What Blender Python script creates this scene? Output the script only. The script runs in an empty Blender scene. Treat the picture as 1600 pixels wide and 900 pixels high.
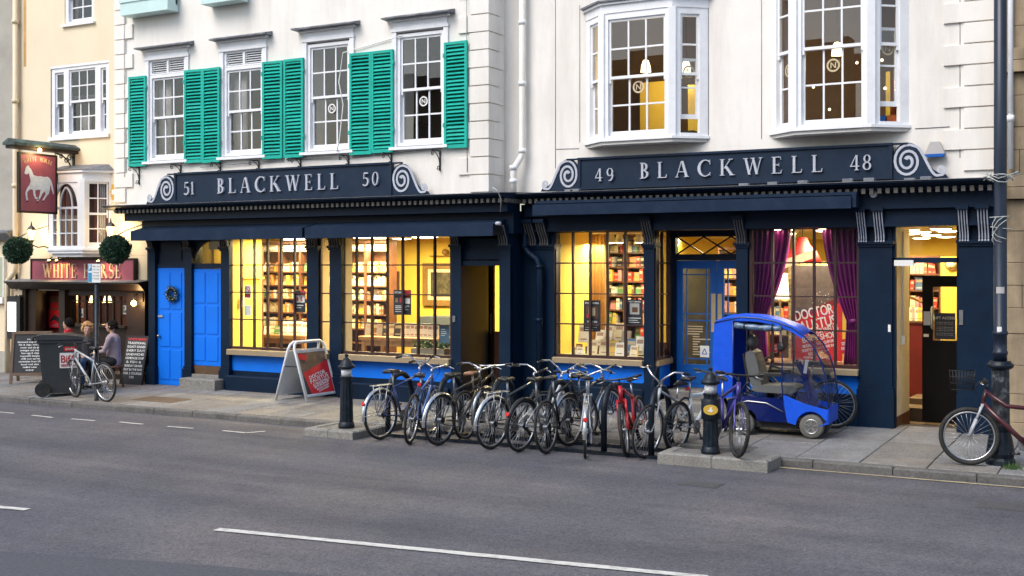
import bpy, bmesh, math, random
from math import sin, cos, pi, radians, tan, sqrt, atan2
from mathutils import Vector, Matrix, Euler

random.seed(7)
S = bpy.context.scene
COL = S.collection

# ------------------------------------------------------------------ camera
CAM_D, CAM_H, YAW, FPX, HOR = 17.0, 2.42, radians(29), 1860.0, 415.0
cam_d = bpy.data.cameras.new('camera')
cam = bpy.data.objects.new('camera', cam_d)
COL.objects.link(cam)
cam.location = (0, -CAM_D, CAM_H)
cam.rotation_euler = (pi / 2, 0, YAW)
cam_d.sensor_width = 36.0
cam_d.lens = 36.0 * FPX / 1600
cam_d.shift_y = -(450 - HOR) / 1600
cam_d.clip_start, cam_d.clip_end = 0.1, 1000
S.camera = cam

# ------------------------------------------------------------------ sky, sun, exposure
SUN_EL, SUN_AZ = radians(48), radians(200)          # azimuth measured from +Y clockwise: behind the camera
W = bpy.data.worlds.new('World')
S.world = W
W.use_nodes = True
nt = W.node_tree
bg = nt.nodes['Background']
sky = nt.nodes.new('ShaderNodeTexSky')
sky.sky_type = 'NISHITA'
sky.sun_disc = False
sky.sun_elevation = SUN_EL
sky.sun_rotation = SUN_AZ
sky.air_density = 1.3
sky.dust_density = 2.5
sky.ozone_density = 1.5
nt.links.new(sky.outputs['Color'], bg.inputs['Color'])
bg.inputs['Strength'].default_value = 0.135
sun_d = bpy.data.lights.new('sun', 'SUN')
sun_d.energy = 1.1
sun_d.angle = radians(35)
sun_d.color = (1.0, 0.97, 0.93)
sun = bpy.data.objects.new('sun', sun_d)
COL.objects.link(sun)
sdir = Vector((sin(SUN_AZ) * cos(SUN_EL), cos(SUN_AZ) * cos(SUN_EL), sin(SUN_EL)))
sun.rotation_euler = (-sdir).to_track_quat('-Z', 'Y').to_euler()
S.view_settings.view_transform = 'Standard'
S.view_settings.look = 'None'
S.view_settings.exposure = 0.84
S.view_settings.gamma = 1.0
S.render.engine = 'CYCLES'
S.cycles.max_bounces = 8
S.cycles.diffuse_bounces = 4
S.cycles.glossy_bounces = 3
S.cycles.transparent_max_bounces = 24
S.cycles.sample_clamp_indirect = 6.0
S.cycles.caustics_reflective = False
S.cycles.caustics_refractive = False
S.cycles.use_denoising = True

# ------------------------------------------------------------------ measuring: photograph point -> place in the street
def _ray(px):
    u = (px - 800) / FPX
    return -sin(YAW) + u * cos(YAW), cos(YAW) + u * sin(YAW)
def PAVZ(y):
    """pavement height: it falls towards the kerb"""
    return 0.09 + 0.026 * (min(y, 0.6) + 2.85)
def PX(px, Y):
    a, b = _ray(px)
    return (Y + CAM_D) * a / b
def PZ(px, py, Y):
    a, b = _ray(px)
    return CAM_H + (HOR - py) * (Y + CAM_D) / b / FPX
def P(px, py, Y):
    return Vector((PX(px, Y), Y, PZ(px, py, Y)))
def G(px, py, z=0.0):
    a, b = _ray(px)
    t = (CAM_H - z) * FPX / (py - HOR)
    return Vector((t * a, t * b - CAM_D, z))

def GP(px, py, dz=0.0):
    z = 0.1
    for _ in range(6):
        p = G(px, py, z)
        z = PAVZ(p.y) + dz
    return G(px, py, z)

# ------------------------------------------------------------------ materials
MATS = {}
def mat(name, col, rough=0.6, var=0.12, vs=3.0, bump=0.0, bs=40.0, metal=0.0, spec=0.5,
        dirt=None, dirt_amt=0.3, dirt_s=1.2, coat=0.0, streak=False):
    """procedural paint / stone / metal: colour with two scales of noise, optional dirt patches and fine relief"""
    if name in MATS:
        return MATS[name]
    m = bpy.data.materials.new(name)
    m.use_nodes = True
    n = m.node_tree
    b = n.nodes['Principled BSDF']
    b.inputs['Roughness'].default_value = rough
    b.inputs['Metallic'].default_value = metal
    b.inputs['Specular IOR Level'].default_value = spec
    b.inputs['Coat Weight'].default_value = coat
    geo = n.nodes.new('ShaderNodeNewGeometry')
    pos = geo.outputs['Position']
    if streak:
        mp = n.nodes.new('ShaderNodeMapping')
        mp.inputs['Scale'].default_value = (1.0, 1.0, 0.15)
        n.links.new(pos, mp.inputs['Vector'])
        spos = mp.outputs['Vector']
    else:
        spos = pos
    out = None
    if var > 0:
        nz = n.nodes.new('ShaderNodeTexNoise')
        nz.inputs['Scale'].default_value = vs
        nz.inputs['Detail'].default_value = 5
        nz.inputs['Roughness'].default_value = 0.65
        n.links.new(pos, nz.inputs['Vector'])
        r = n.nodes.new('ShaderNodeValToRGB')
        r.color_ramp.elements[0].position = 0.3
        r.color_ramp.elements[1].position = 0.7
        r.color_ramp.elements[0].color = [c * (1 - var) for c in col] + [1]
        r.color_ramp.elements[1].color = [min(1, c * (1 + var)) for c in col] + [1]
        n.links.new(nz.outputs['Fac'], r.inputs['Fac'])
        out = r.outputs['Color']
    if dirt is not None:
        nd = n.nodes.new('ShaderNodeTexNoise')
        nd.inputs['Scale'].default_value = dirt_s
        nd.inputs['Detail'].default_value = 7
        nd.inputs['Roughness'].default_value = 0.7
        n.links.new(spos, nd.inputs['Vector'])
        rd = n.nodes.new('ShaderNodeValToRGB')
        rd.color_ramp.elements[0].position = 0.48
        rd.color_ramp.elements[1].position = 0.72
        rd.color_ramp.elements[0].color = (0, 0, 0, 1)
        rd.color_ramp.elements[1].color = (dirt_amt, dirt_amt, dirt_amt, 1)
        n.links.new(nd.outputs['Fac'], rd.inputs['Fac'])
        mx = n.nodes.new('ShaderNodeMixRGB')
        n.links.new(rd.outputs['Color'], mx.inputs['Fac'])
        if out:
            n.links.new(out, mx.inputs['Color1'])
        else:
            mx.inputs['Color1'].default_value = (*col, 1)
        mx.inputs['Color2'].default_value = (*dirt, 1)
        out = mx.outputs['Color']
    if out:
        n.links.new(out, b.inputs['Base Color'])
    else:
        b.inputs['Base Color'].default_value = (*col, 1)
    if bump > 0:
        nb = n.nodes.new('ShaderNodeTexNoise')
        nb.inputs['Scale'].default_value = bs
        nb.inputs['Detail'].default_value = 4
        n.links.new(pos, nb.inputs['Vector'])
        bp = n.nodes.new('ShaderNodeBump')
        bp.inputs['Strength'].default_value = bump
        bp.inputs['Distance'].default_value = 0.01
        n.links.new(nb.outputs['Fac'], bp.inputs['Height'])
        n.links.new(bp.outputs['Normal'], b.inputs['Normal'])
    MATS[name] = m
    return m

def glow(name, col, strength):
    if name in MATS:
        return MATS[name]
    m = bpy.data.materials.new(name)
    m.use_nodes = True
    b = m.node_tree.nodes['Principled BSDF']
    b.inputs['Base Color'].default_value = (*col, 1)
    b.inputs['Emission Color'].default_value = (*col, 1)
    b.inputs['Emission Strength'].default_value = strength
    MATS[name] = m
    return m

def glass(name, tint=(1, 1, 1), base=0.03, graze=0.5, rough=0.0):
    if name in MATS:
        return MATS[name]
    m = bpy.data.materials.new(name)
    m.use_nodes = True
    n = m.node_tree
    n.nodes.remove(n.nodes['Principled BSDF'])
    o = n.nodes['Material Output']
    tr = n.nodes.new('ShaderNodeBsdfTransparent')
    tr.inputs['Color'].default_value = (*tint, 1)
    gl = n.nodes.new('ShaderNodeBsdfGlossy')
    gl.inputs['Roughness'].default_value = rough
    lw = n.nodes.new('ShaderNodeLayerWeight')
    lw.inputs['Blend'].default_value = 0.5
    pw = n.nodes.new('ShaderNodeMath'); pw.operation = 'POWER'; pw.inputs[1].default_value = 4.0
    ma = n.nodes.new('ShaderNodeMath'); ma.operation = 'MULTIPLY_ADD'
    ma.inputs[1].default_value = graze; ma.inputs[2].default_value = base
    n.links.new(lw.outputs['Facing'], pw.inputs[0])
    n.links.new(pw.outputs[0], ma.inputs[0])
    mx = n.nodes.new('ShaderNodeMixShader')
    n.links.new(ma.outputs[0], mx.inputs['Fac'])
    n.links.new(tr.outputs[0], mx.inputs[1])
    n.links.new(gl.outputs[0], mx.inputs[2])
    n.links.new(mx.outputs[0], o.inputs['Surface'])
    MATS[name] = m
    return m

M = dict(
    white=mat('white_render', (0.82, 0.788, 0.735), 0.78, 0.04, 1.5, 0.2, 22, spec=0.3, dirt=(0.50, 0.455, 0.40), dirt_amt=0.5, dirt_s=0.9, streak=True),
    whitepaint=mat('white_gloss_paint', (0.83, 0.84, 0.86), 0.5, 0.03, 6, 0.04, 60, spec=0.35, dirt=(0.50, 0.48, 0.48), dirt_amt=0.22, dirt_s=5),
    cream=mat('cream_render', (0.80, 0.69, 0.50), 0.8, 0.04, 1.2, 0.12, 30, dirt=(0.66, 0.48, 0.30), dirt_amt=0.4, dirt_s=0.8, streak=True),
    creampipe=mat('cream_pipe_paint', (0.72, 0.60, 0.42), 0.5, 0.06, 5),
    greystone=mat('grey_stone_render', (0.40, 0.38, 0.33), 0.85, 0.10, 2, 0.3, 25, dirt=(0.25, 0.23, 0.20), dirt_amt=0.5),
    ashlar=mat('ashlar_limestone', (0.34, 0.26, 0.165), 0.85, 0.22, 3, 0.35, 30, dirt=(0.08, 0.065, 0.05), dirt_amt=0.6, dirt_s=1.6, streak=True),
    mortar=mat('dark_mortar', (0.16, 0.14, 0.11), 0.9, 0.1, 10, 0.3, 60),
    navy=mat('navy_gloss_paint', (0.0022, 0.0125, 0.033), 0.45, 0.25, 2.5, 0.06, 18, spec=0.2, dirt=(0.012, 0.028, 0.05), dirt_amt=0.3, dirt_s=2.2),
    navysign=mat('navy_sign_paint', (0.0055, 0.018, 0.042), 0.5, 0.14, 4, spec=0.25, dirt=(0.03, 0.045, 0.07), dirt_amt=0.3, dirt_s=3),
    awning=mat('navy_awning_cloth', (0.005, 0.018, 0.046), 0.75, 0.15, 4, 0.15, 60, spec=0.25, dirt=(0.03, 0.04, 0.06), dirt_amt=0.3, dirt_s=4),
    blue=mat('bright_blue_paint', (0.003, 0.17, 0.80), 0.5, 0.05, 3, 0.03, 20, spec=0.25, dirt=(0.01, 0.15, 0.62), dirt_amt=0.35, dirt_s=2),
    bluedoor=mat('mid_blue_door_paint', (0.005, 0.10, 0.40), 0.45, 0.08, 3, spec=0.3),
    sill=mat('tan_sill_paint', (0.30, 0.23, 0.14), 0.6, 0.1, 4, dirt=(0.14, 0.11, 0.07), dirt_amt=0.4, dirt_s=4),
    maroonbar=mat('dark_maroon_bars', (0.035, 0.012, 0.012), 0.45, 0.1, 5),
    silver=mat('silver_leaf_paint', (0.46, 0.48, 0.54), 0.5, 0.08, 8, spec=0.4),
    bronze=mat('old_gilt_paint', (0.125, 0.112, 0.095), 0.5, 0.2, 8),
    lead=mat('grey_lead_sheet', (0.14, 0.15, 0.17), 0.6, 0.3, 6, 0.3, 20, dirt=(0.35, 0.34, 0.33), dirt_amt=0.5, dirt_s=8),
    teal=mat('teal_shutter_paint', (0.006, 0.42, 0.33), 0.5, 0.08, 4, spec=0.3, dirt=(0.02, 0.24, 0.20), dirt_amt=0.6, dirt_s=5),
    iron=mat('black_iron', (0.012, 0.014, 0.018), 0.45, 0.2, 8, 0.1, 40, dirt=(0.06, 0.06, 0.06), dirt_amt=0.25, dirt_s=9),
    castnavy=mat('blue_black_cast_iron', (0.005, 0.010, 0.018), 0.42, 0.2, 6, 0.2, 30, spec=0.3, dirt=(0.07, 0.08, 0.09), dirt_amt=0.3, dirt_s=12),
    glass=glass('window_glass', (0.97, 0.98, 0.97)),
    oldglass=glass('upper_window_glass', (0.92, 0.92, 0.92), 0.05, 0.6),
    ylwall=mat('yellow_interior_wall', (0.82, 0.61, 0.10), 0.8, 0.04, 2),
    paleyl=mat('pale_cream_interior', (0.78, 0.66, 0.42), 0.8, 0.03, 2),
    ceil=mat('interior_ceiling', (0.72, 0.62, 0.40), 0.9, 0.03, 2),
    brownwall=mat('brown_interior_wall', (0.24, 0.165, 0.115), 0.9, 0.1, 1.5),
    darkwood=mat('dark_red_wood', (0.13, 0.05, 0.025), 0.5, 0.25, 9, streak=True, dirt=(0.05, 0.02, 0.012), dirt_amt=0.5, dirt_s=14),
    wood=mat('oak_wood', (0.33, 0.18, 0.075), 0.5, 0.2, 9, streak=True, dirt=(0.2, 0.1, 0.04), dirt_amt=0.5, dirt_s=12),
    pubwood=mat('pub_brown_paint', (0.024, 0.014, 0.010), 0.45, 0.2, 5, spec=0.3),
    carpet=mat('interior_floor', (0.12, 0.08, 0.05), 0.9, 0.2, 8),
    black=mat('black_plastic', (0.012, 0.012, 0.013), 0.5, 0.1, 10),
    rubber=mat('tyre_rubber', (0.014, 0.014, 0.014), 0.75, 0.2, 12, dirt=(0.07, 0.06, 0.05), dirt_amt=0.5, dirt_s=16),
    alu=mat('aluminium', (0.62, 0.63, 0.65), 0.32, 0.08, 20, metal=1.0),
    steel=mat('dull_steel', (0.30, 0.30, 0.31), 0.42, 0.15, 20, metal=1.0),
    granite=mat('granite_kerb', (0.23, 0.222, 0.20), 0.85, 0.4, 45, 0.5, 60, dirt=(0.12, 0.11, 0.09), dirt_amt=0.6, dirt_s=4),
    kerb=mat('dark_kerb_stone', (0.125, 0.12, 0.112), 0.85, 0.3, 30, 0.4, 50, dirt=(0.06, 0.055, 0.05), dirt_amt=0.7, dirt_s=3),
    joint=mat('pavement_joint_grit', (0.075, 0.068, 0.06), 0.95, 0.3, 30),
    paint=mat('road_marking_paint', (0.62, 0.60, 0.55), 0.7, 0.1, 15, 0.2, 60, dirt=(0.18, 0.17, 0.16), dirt_amt=0.75, dirt_s=7),
    yelpaint=mat('faded_yellow_marking', (0.50, 0.42, 0.24), 0.7, 0.1, 15, dirt=(0.12, 0.11, 0.10), dirt_amt=0.8, dirt_s=5),
    red=mat('red_gloss', (0.50, 0.012, 0.014), 0.35, 0.05, 5),
    postred=mat('poster_red_ink', (0.62, 0.022, 0.03), 0.6, 0.04, 5),
    paper=mat('white_paper', (0.78, 0.77, 0.74), 0.7, 0.03, 5),
    inkdark=mat('dark_poster_ink', (0.018, 0.022, 0.035), 0.55, 0.1, 6),
    maroon=mat('maroon_sign_paint', (0.29, 0.070, 0.105), 0.55, 0.08, 5, dirt=(0.16, 0.03, 0.04), dirt_amt=0.3, dirt_s=4),
    gilt=mat('cream_gilt_lettering', (0.62, 0.50, 0.34), 0.5, 0.08, 9),
    topiary=mat('topiary_leaf', (0.026, 0.075, 0.038), 0.6, 0.6, 30),
    skin=mat('skin', (0.50, 0.29, 0.21), 0.55, 0.05, 10),
    purple=mat('purple_satin_curtain', (0.27, 0.014, 0.21), 0.34, 0.12, 5, spec=0.8),
    greycloth=mat('grey_window_curtain', (0.45, 0.43, 0.42), 0.9, 0.08, 4),
    redcloth=mat('dull_red_curtain', (0.20, 0.07, 0.06), 0.9, 0.1, 4),
    leafy=mat('pot_plant_leaf', (0.05, 0.12, 0.03), 0.6, 0.4, 20),
    gold=mat('gilt_picture_frame', (0.26, 0.15, 0.045), 0.45, 0.2, 14),
)

# ------------------------------------------------------------------ mesh builder and object bookkeeping
ORG = {}
class MB:
    def __init__(s):
        s.v, s.f, s.sm = [], [], []
    def add(s, vs, fs, smooth=False):
        o = len(s.v)
        s.v += [tuple(p) for p in vs]
        s.f += [tuple(i + o for i in f) for f in fs]
        s.sm += [smooth] * len(fs)
        return s
    def box(s, x0, x1, y0, y1, z0, z1):
        x0, x1 = min(x0, x1), max(x0, x1); y0, y1 = min(y0, y1), max(y0, y1); z0, z1 = min(z0, z1), max(z0, z1)
        return s.add([(x0, y0, z0), (x1, y0, z0), (x1, y1, z0), (x0, y1, z0), (x0, y0, z1), (x1, y0, z1), (x1, y1, z1), (x0, y1, z1)],
                     [(3, 2, 1, 0), (4, 5, 6, 7), (0, 1, 5, 4), (1, 2, 6, 5), (2, 3, 7, 6), (3, 0, 4, 7)])
    def obb(s, c, a, b, d):
        c, a, b, d = Vector(c), Vector(a), Vector(b), Vector(d)
        vs = [c - a - b - d, c + a - b - d, c + a + b - d, c - a + b - d, c - a - b + d, c + a - b + d, c + a + b + d, c - a + b + d]
        return s.add(vs, [(3, 2, 1, 0), (4, 5, 6, 7), (0, 1, 5, 4), (1, 2, 6, 5), (2, 3, 7, 6), (3, 0, 4, 7)])
    def cbox(s, x0, x1, y0, y1, z0, z1, c=0.01):
        """box with chamfered top edges and corners"""
        c = min(c, (x1 - x0) / 3, (y1 - y0) / 3, (z1 - z0) / 2)
        a = [(x0, y0), (x1, y0), (x1, y1), (x0, y1)]
        i = [(x0 + c, y0 + c), (x1 - c, y0 + c), (x1 - c, y1 - c), (x0 + c, y1 - c)]
        vs = [(x, y, z0) for x, y in a] + [(x, y, z1 - c) for x, y in a] + [(x, y, z1) for x, y in i]
        fs = [(3, 2, 1, 0), (8, 9, 10, 11)]
        for k in range(4):
            j = (k + 1) % 4
            fs += [(k, j, 4 + j, 4 + k), (4 + k, 4 + j, 8 + j, 8 + k)]
        return s.add(vs, fs)
    def bar(s, p, q, w, h=None, up=(0, 0, 1)):
        p, q = Vector(p), Vector(q)
        h = w if h is None else h
        d = (q - p)
        L = d.length
        if L < 1e-6:
            return s
        d /= L
        up = Vector(up)
        if abs(d.dot(up)) > 0.98:
            up = Vector((1, 0, 0)) if abs(d.x) < 0.9 else Vector((0, 1, 0))
        sd = d.cross(up).normalized(); u2 = sd.cross(d).normalized()
        return s.obb((p + q) / 2, d * (L / 2), sd * (w / 2), u2 * (h / 2))
    def tube(s, pts, r, n=8, closed=False, smooth=True):
        pts = [Vector(p) for p in pts]
        k = len(pts)
        rs = r if isinstance(r, (list, tuple)) else [r] * k
        o = len(s.v)
        prev = None
        for i, p in enumerate(pts):
            if closed:
                t = pts[(i + 1) % k] - pts[i - 1]
            else:
                t = pts[min(i + 1, k - 1)] - pts[max(i - 1, 0)]
            t.normalize()
            if prev is None:
                a = Vector((0, 0, 1)) if abs(t.z) < 0.9 else Vector((1, 0, 0))
                nrm = t.cross(a).normalized()
            else:
                nrm = (prev - t * prev.dot(t))
                if nrm.length < 1e-5:
                    nrm = t.cross(Vector((0.3, 0.5, 0.8)))
                nrm.normalize()
            prev = nrm
            b = t.cross(nrm)
            for j in range(n):
                an = 2 * pi * j / n
                s.v.append(tuple(p + (nrm * cos(an) + b * sin(an)) * rs[i]))
        segs = k if closed else k - 1
        for i in range(segs):
            i2 = (i + 1) % k
            for j in range(n):
                j2 = (j + 1) % n
                s.f.append((o + i * n + j, o + i2 * n + j, o + i2 * n + j2, o + i * n + j2)); s.sm.append(smooth)
        if not closed:
            s.f.append(tuple(o + j for j in range(n))[::1]); s.sm.append(False)
            s.f.append(tuple(o + (k - 1) * n + j for j in reversed(range(n)))); s.sm.append(False)
        return s
    def lathe(s, prof, n=16, o=(0, 0, 0), ax=(0, 0, 1), smooth=True, flute=0):
        o, ax = Vector(o), Vector(ax).normalized()
        a = Vector((1, 0, 0)) if abs(ax.x) < 0.9 else Vector((0, 1, 0))
        e1 = ax.cross(a).normalized(); e2 = ax.cross(e1)
        b = len(s.v)
        for r, h in prof:
            for j in range(n):
                an = 2 * pi * j / n
                rr = r * (1 - (flute if j % 2 else 0))
                s.v.append(tuple(o + ax * h + (e1 * cos(an) + e2 * sin(an)) * rr))
        for i in range(len(prof) - 1):
            for j in range(n):
                j2 = (j + 1) % n
                s.f.append((b + i * n + j, b + (i + 1) * n + j, b + (i + 1) * n + j2, b + i * n + j2)); s.sm.append(smooth)
        s.f.append(tuple(b + j for j in range(n))); s.sm.append(False)
        s.f.append(tuple(b + (len(prof) - 1) * n + j for j in reversed(range(n)))); s.sm.append(False)
        return s
    def ball(s, c, rx, ry=None, rz=None, nu=12, nv=8, rot=None):
        ry = rx if ry is None else ry; rz = rx if rz is None else rz
        c = Vector(c); b = len(s.v)
        def put(x, y, z):
            v = Vector((x * rx, y * ry, z * rz))
            if rot is not None:
                v = rot @ v
            s.v.append(tuple(c + v))
        put(0, 0, -1)
        for i in range(1, nv):
            th = pi * i / nv - pi / 2
            for j in range(nu):
                a = 2 * pi * j / nu
                put(cos(th) * cos(a), cos(th) * sin(a), sin(th))
        put(0, 0, 1)
        for j in range(nu):
            j2 = (j + 1) % nu
            s.f.append((b, b + 1 + j2, b + 1 + j)); s.sm.append(True)
            for i in range(nv - 2):
                s.f.append((b + 1 + i * nu + j, b + 1 + i * nu + j2, b + 1 + (i + 1) * nu + j2, b + 1 + (i + 1) * nu + j)); s.sm.append(True)
            s.f.append((b + 1 + (nv - 2) * nu + j, b + 1 + (nv - 2) * nu + j2, b + 1 + (nv - 1) * nu)); s.sm.append(True)
        return s
    def slope(s):
        s.v = [(x, y, z + 0.026 * (min(y, 0.6) + 2.85)) for x, y, z in s.v]
        return s
    def prism(s, poly, mp, d0, d1, smooth=False):
        n = len(poly)
        vs = [mp(u, v, d0) for u, v in poly] + [mp(u, v, d1) for u, v in poly]
        fs = [tuple(range(n)), tuple(range(2 * n - 1, n - 1, -1))] + [(i, n + i, n + (i + 1) % n, (i + 1) % n) for i in range(n)]
        return s.add(vs, fs, smooth)
    def xform(s, mtx):
        s.v = [tuple(mtx @ Vector(p)) for p in s.v]
        return s
    def mesh(s, name, m, off=None):
        me = bpy.data.meshes.new(name)
        vs = s.v if off is None else [(x - off[0], y - off[1], z - off[2]) for x, y, z in s.v]
        me.from_pydata(vs, [], s.f)
        me.polygons.foreach_set('use_smooth', s.sm)
        if m is not None:
            me.materials.append(M[m] if isinstance(m, str) else m)
        me.update()
        return me
    def build(s, name, m, parent=None, local=False, **kw):
        if not s.f:
            return None
        if parent is None:
            xs = [p[0] for p in s.v]; ys = [p[1] for p in s.v]; zs = [p[2] for p in s.v]
            o = Vector(((min(xs) + max(xs)) / 2, (min(ys) + max(ys)) / 2, min(zs)))
            ob = bpy.data.objects.new(name, s.mesh(name, m, o))
            ob.location = o
        else:
            o = ORG[parent.name]
            ob = bpy.data.objects.new(name, s.mesh(name, m, None if local else o))
            ob.parent = parent
        COL.objects.link(ob)
        ORG[ob.name] = Vector(o)
        tag(ob, **kw)
        return ob

def tag(o, label=None, cat=None, group=None, kind=None):
    if label: o['label'] = label
    if cat: o['category'] = cat
    if group: o['group'] = group
    if kind: o['kind'] = kind
    return o

def thing(name, label, cat, loc=(0, 0, 0), rot=(0, 0, 0), group=None):
    o = bpy.data.objects.new(name, None)
    o.empty_display_size = 0.1
    COL.objects.link(o)
    o.location = loc
    o.rotation_euler = rot
    ORG[o.name] = Vector(loc)
    return tag(o, label, cat, group)

def structure(name, loc=(0, 0, 0)):
    o = bpy.data.objects.new(name, None)
    o.empty_display_size = 0.1
    COL.objects.link(o)
    o.location = loc
    ORG[o.name] = Vector(loc)
    return tag(o, kind='structure')

def inst(name, me, parent, loc=(0, 0, 0), rot=(0, 0, 0), scale=(1, 1, 1)):
    """one more object on a shared mesh, placed in world coordinates"""
    o = bpy.data.objects.new(name, me)
    COL.objects.link(o)
    l = Vector(loc)
    if parent is not None:
        o.parent = parent
        o.location = l - ORG[parent.name]
    else:
        o.location = l
    o.rotation_euler = rot
    o.scale = scale
    ORG[o.name] = l
    return o

def copy_tree(src, parent=None):
    c = src.copy()
    COL.objects.link(c)
    if parent is not None:
        c.parent = parent
    ORG[c.name] = Vector(ORG.get(src.name, (0, 0, 0)))
    for ch in list(src.children):
        copy_tree(ch, c)
    return c

# ------------------------------------------------------------------ lettering
GL = {}
def _load_glyphs(chars):
    curves = []
    for ch in chars:
        cu = bpy.data.curves.new('glyph', 'FONT')
        cu.body = ch
        cu.resolution_u = 3
        ob = bpy.data.objects.new('glyph', cu)
        COL.objects.link(ob)
        curves.append((ch, ob, cu))
    dg = bpy.context.evaluated_depsgraph_get()
    for ch, ob, cu in curves:
        me = ob.evaluated_get(dg).to_mesh()
        vs = [(v.co.x, v.co.y) for v in me.vertices]
        fs = [tuple(p.vertices) for p in me.polygons]
        xs = [v[0] for v in vs] or [0]
        GL[ch] = (vs, fs, min(xs), max(xs))
        ob.evaluated_get(dg).to_mesh_clear()
    for ch, ob, cu in curves:
        bpy.data.objects.remove(ob)
        bpy.data.curves.remove(cu)
_load_glyphs("ABCDEFGHIJKLMNOPQRSTUVWXYZabcdefghijklmnopqrstuvwxyz0123456789.,'&-:!")

def text(mb, s, mp, size, x=0.0, y=0.0, align='l', width=None, bold=0.0):
    """flat lettering from glyph outlines: mp(u, v, w) -> point; size = cap height"""
    k = size / 0.70
    pen, items = 0.0, []
    for ch in s:
        if ch == ' ' or ch not in GL:
            pen += 0.30
            continue
        vs, fs, a, b = GL[ch]
        items.append((pen - a, vs, fs))
        pen += (b - a) + 0.07
    tot = max(pen - 0.07, 1e-6) * k
    kx = k * (width / tot if width else 1.0)
    tw = width if width else tot
    ox = x - (tw / 2 if align == 'c' else tw if align == 'r' else 0)
    for dx, vs, fs in items:
        mb.add([mp(ox + (u + dx) * kx, y + v * k, 0) for u, v in vs], fs)
        if bold:
            mb.add([mp(ox + (u + dx) * kx + bold, y + v * k, 0.0004) for u, v in vs], fs)
            mb.add([mp(ox + (u + dx) * kx, y + v * k + bold, 0.0008) for u, v in vs], fs)
    return tw

def ribbon(pts, ws):
    """polygon strip of varying width along points"""
    L, R = [], []
    n = len(pts)
    ws = ws if isinstance(ws, (list, tuple)) else [ws] * n
    for i in range(n):
        a = pts[max(i - 1, 0)]; b = pts[min(i + 1, n - 1)]
        dx, dy = b[0] - a[0], b[1] - a[1]
        l = math.hypot(dx, dy) or 1
        nx, ny = -dy / l, dx / l
        L.append((pts[i][0] + nx * ws[i] / 2, pts[i][1] + ny * ws[i] / 2))
        R.append((pts[i][0] - nx * ws[i] / 2, pts[i][1] - ny * ws[i] / 2))
    return [(L[i], L[i + 1], R[i + 1], R[i]) for i in range(n - 1)]

def el(cx, cy, rx, ry, a0, a1, n=14):
    return [(cx + rx * cos(radians(a0 + (a1 - a0) * i / n)), cy + ry * sin(radians(a0 + (a1 - a0) * i / n))) for i in range(n + 1)]
def ringq(cx, cy, rx, ry, ix, iy, a0, a1, n=16, icx=None, icy=None):
    A = el(cx, cy, rx, ry, a0, a1, n); B = el(cx if icx is None else icx, cy if icy is None else icy, ix, iy, a0, a1, n)
    return [(A[i], A[i + 1], B[i + 1], B[i]) for i in range(n)]
def q(x0, y0, x1, y1):
    return ((x0, y0), (x1, y0), (x1, y1), (x0, y1))
SW, TN, SF = 0.145, 0.05, 0.042
def stem(x, y0=0, y1=1, b=True, t=True):
    r = [q(x, y0, x + SW, y1)]
    for on, y in ((b, y0), (t, y1 - SF)):
        if on: r.append(q(x - 0.075, y, x + SW + 0.075, y + SF))
    return r
def diag(x0, y0, x1, y1, w):
    return [((x0, y0), (x0 + w, y0), (x1 + w, y1), (x1, y1))]
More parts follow.
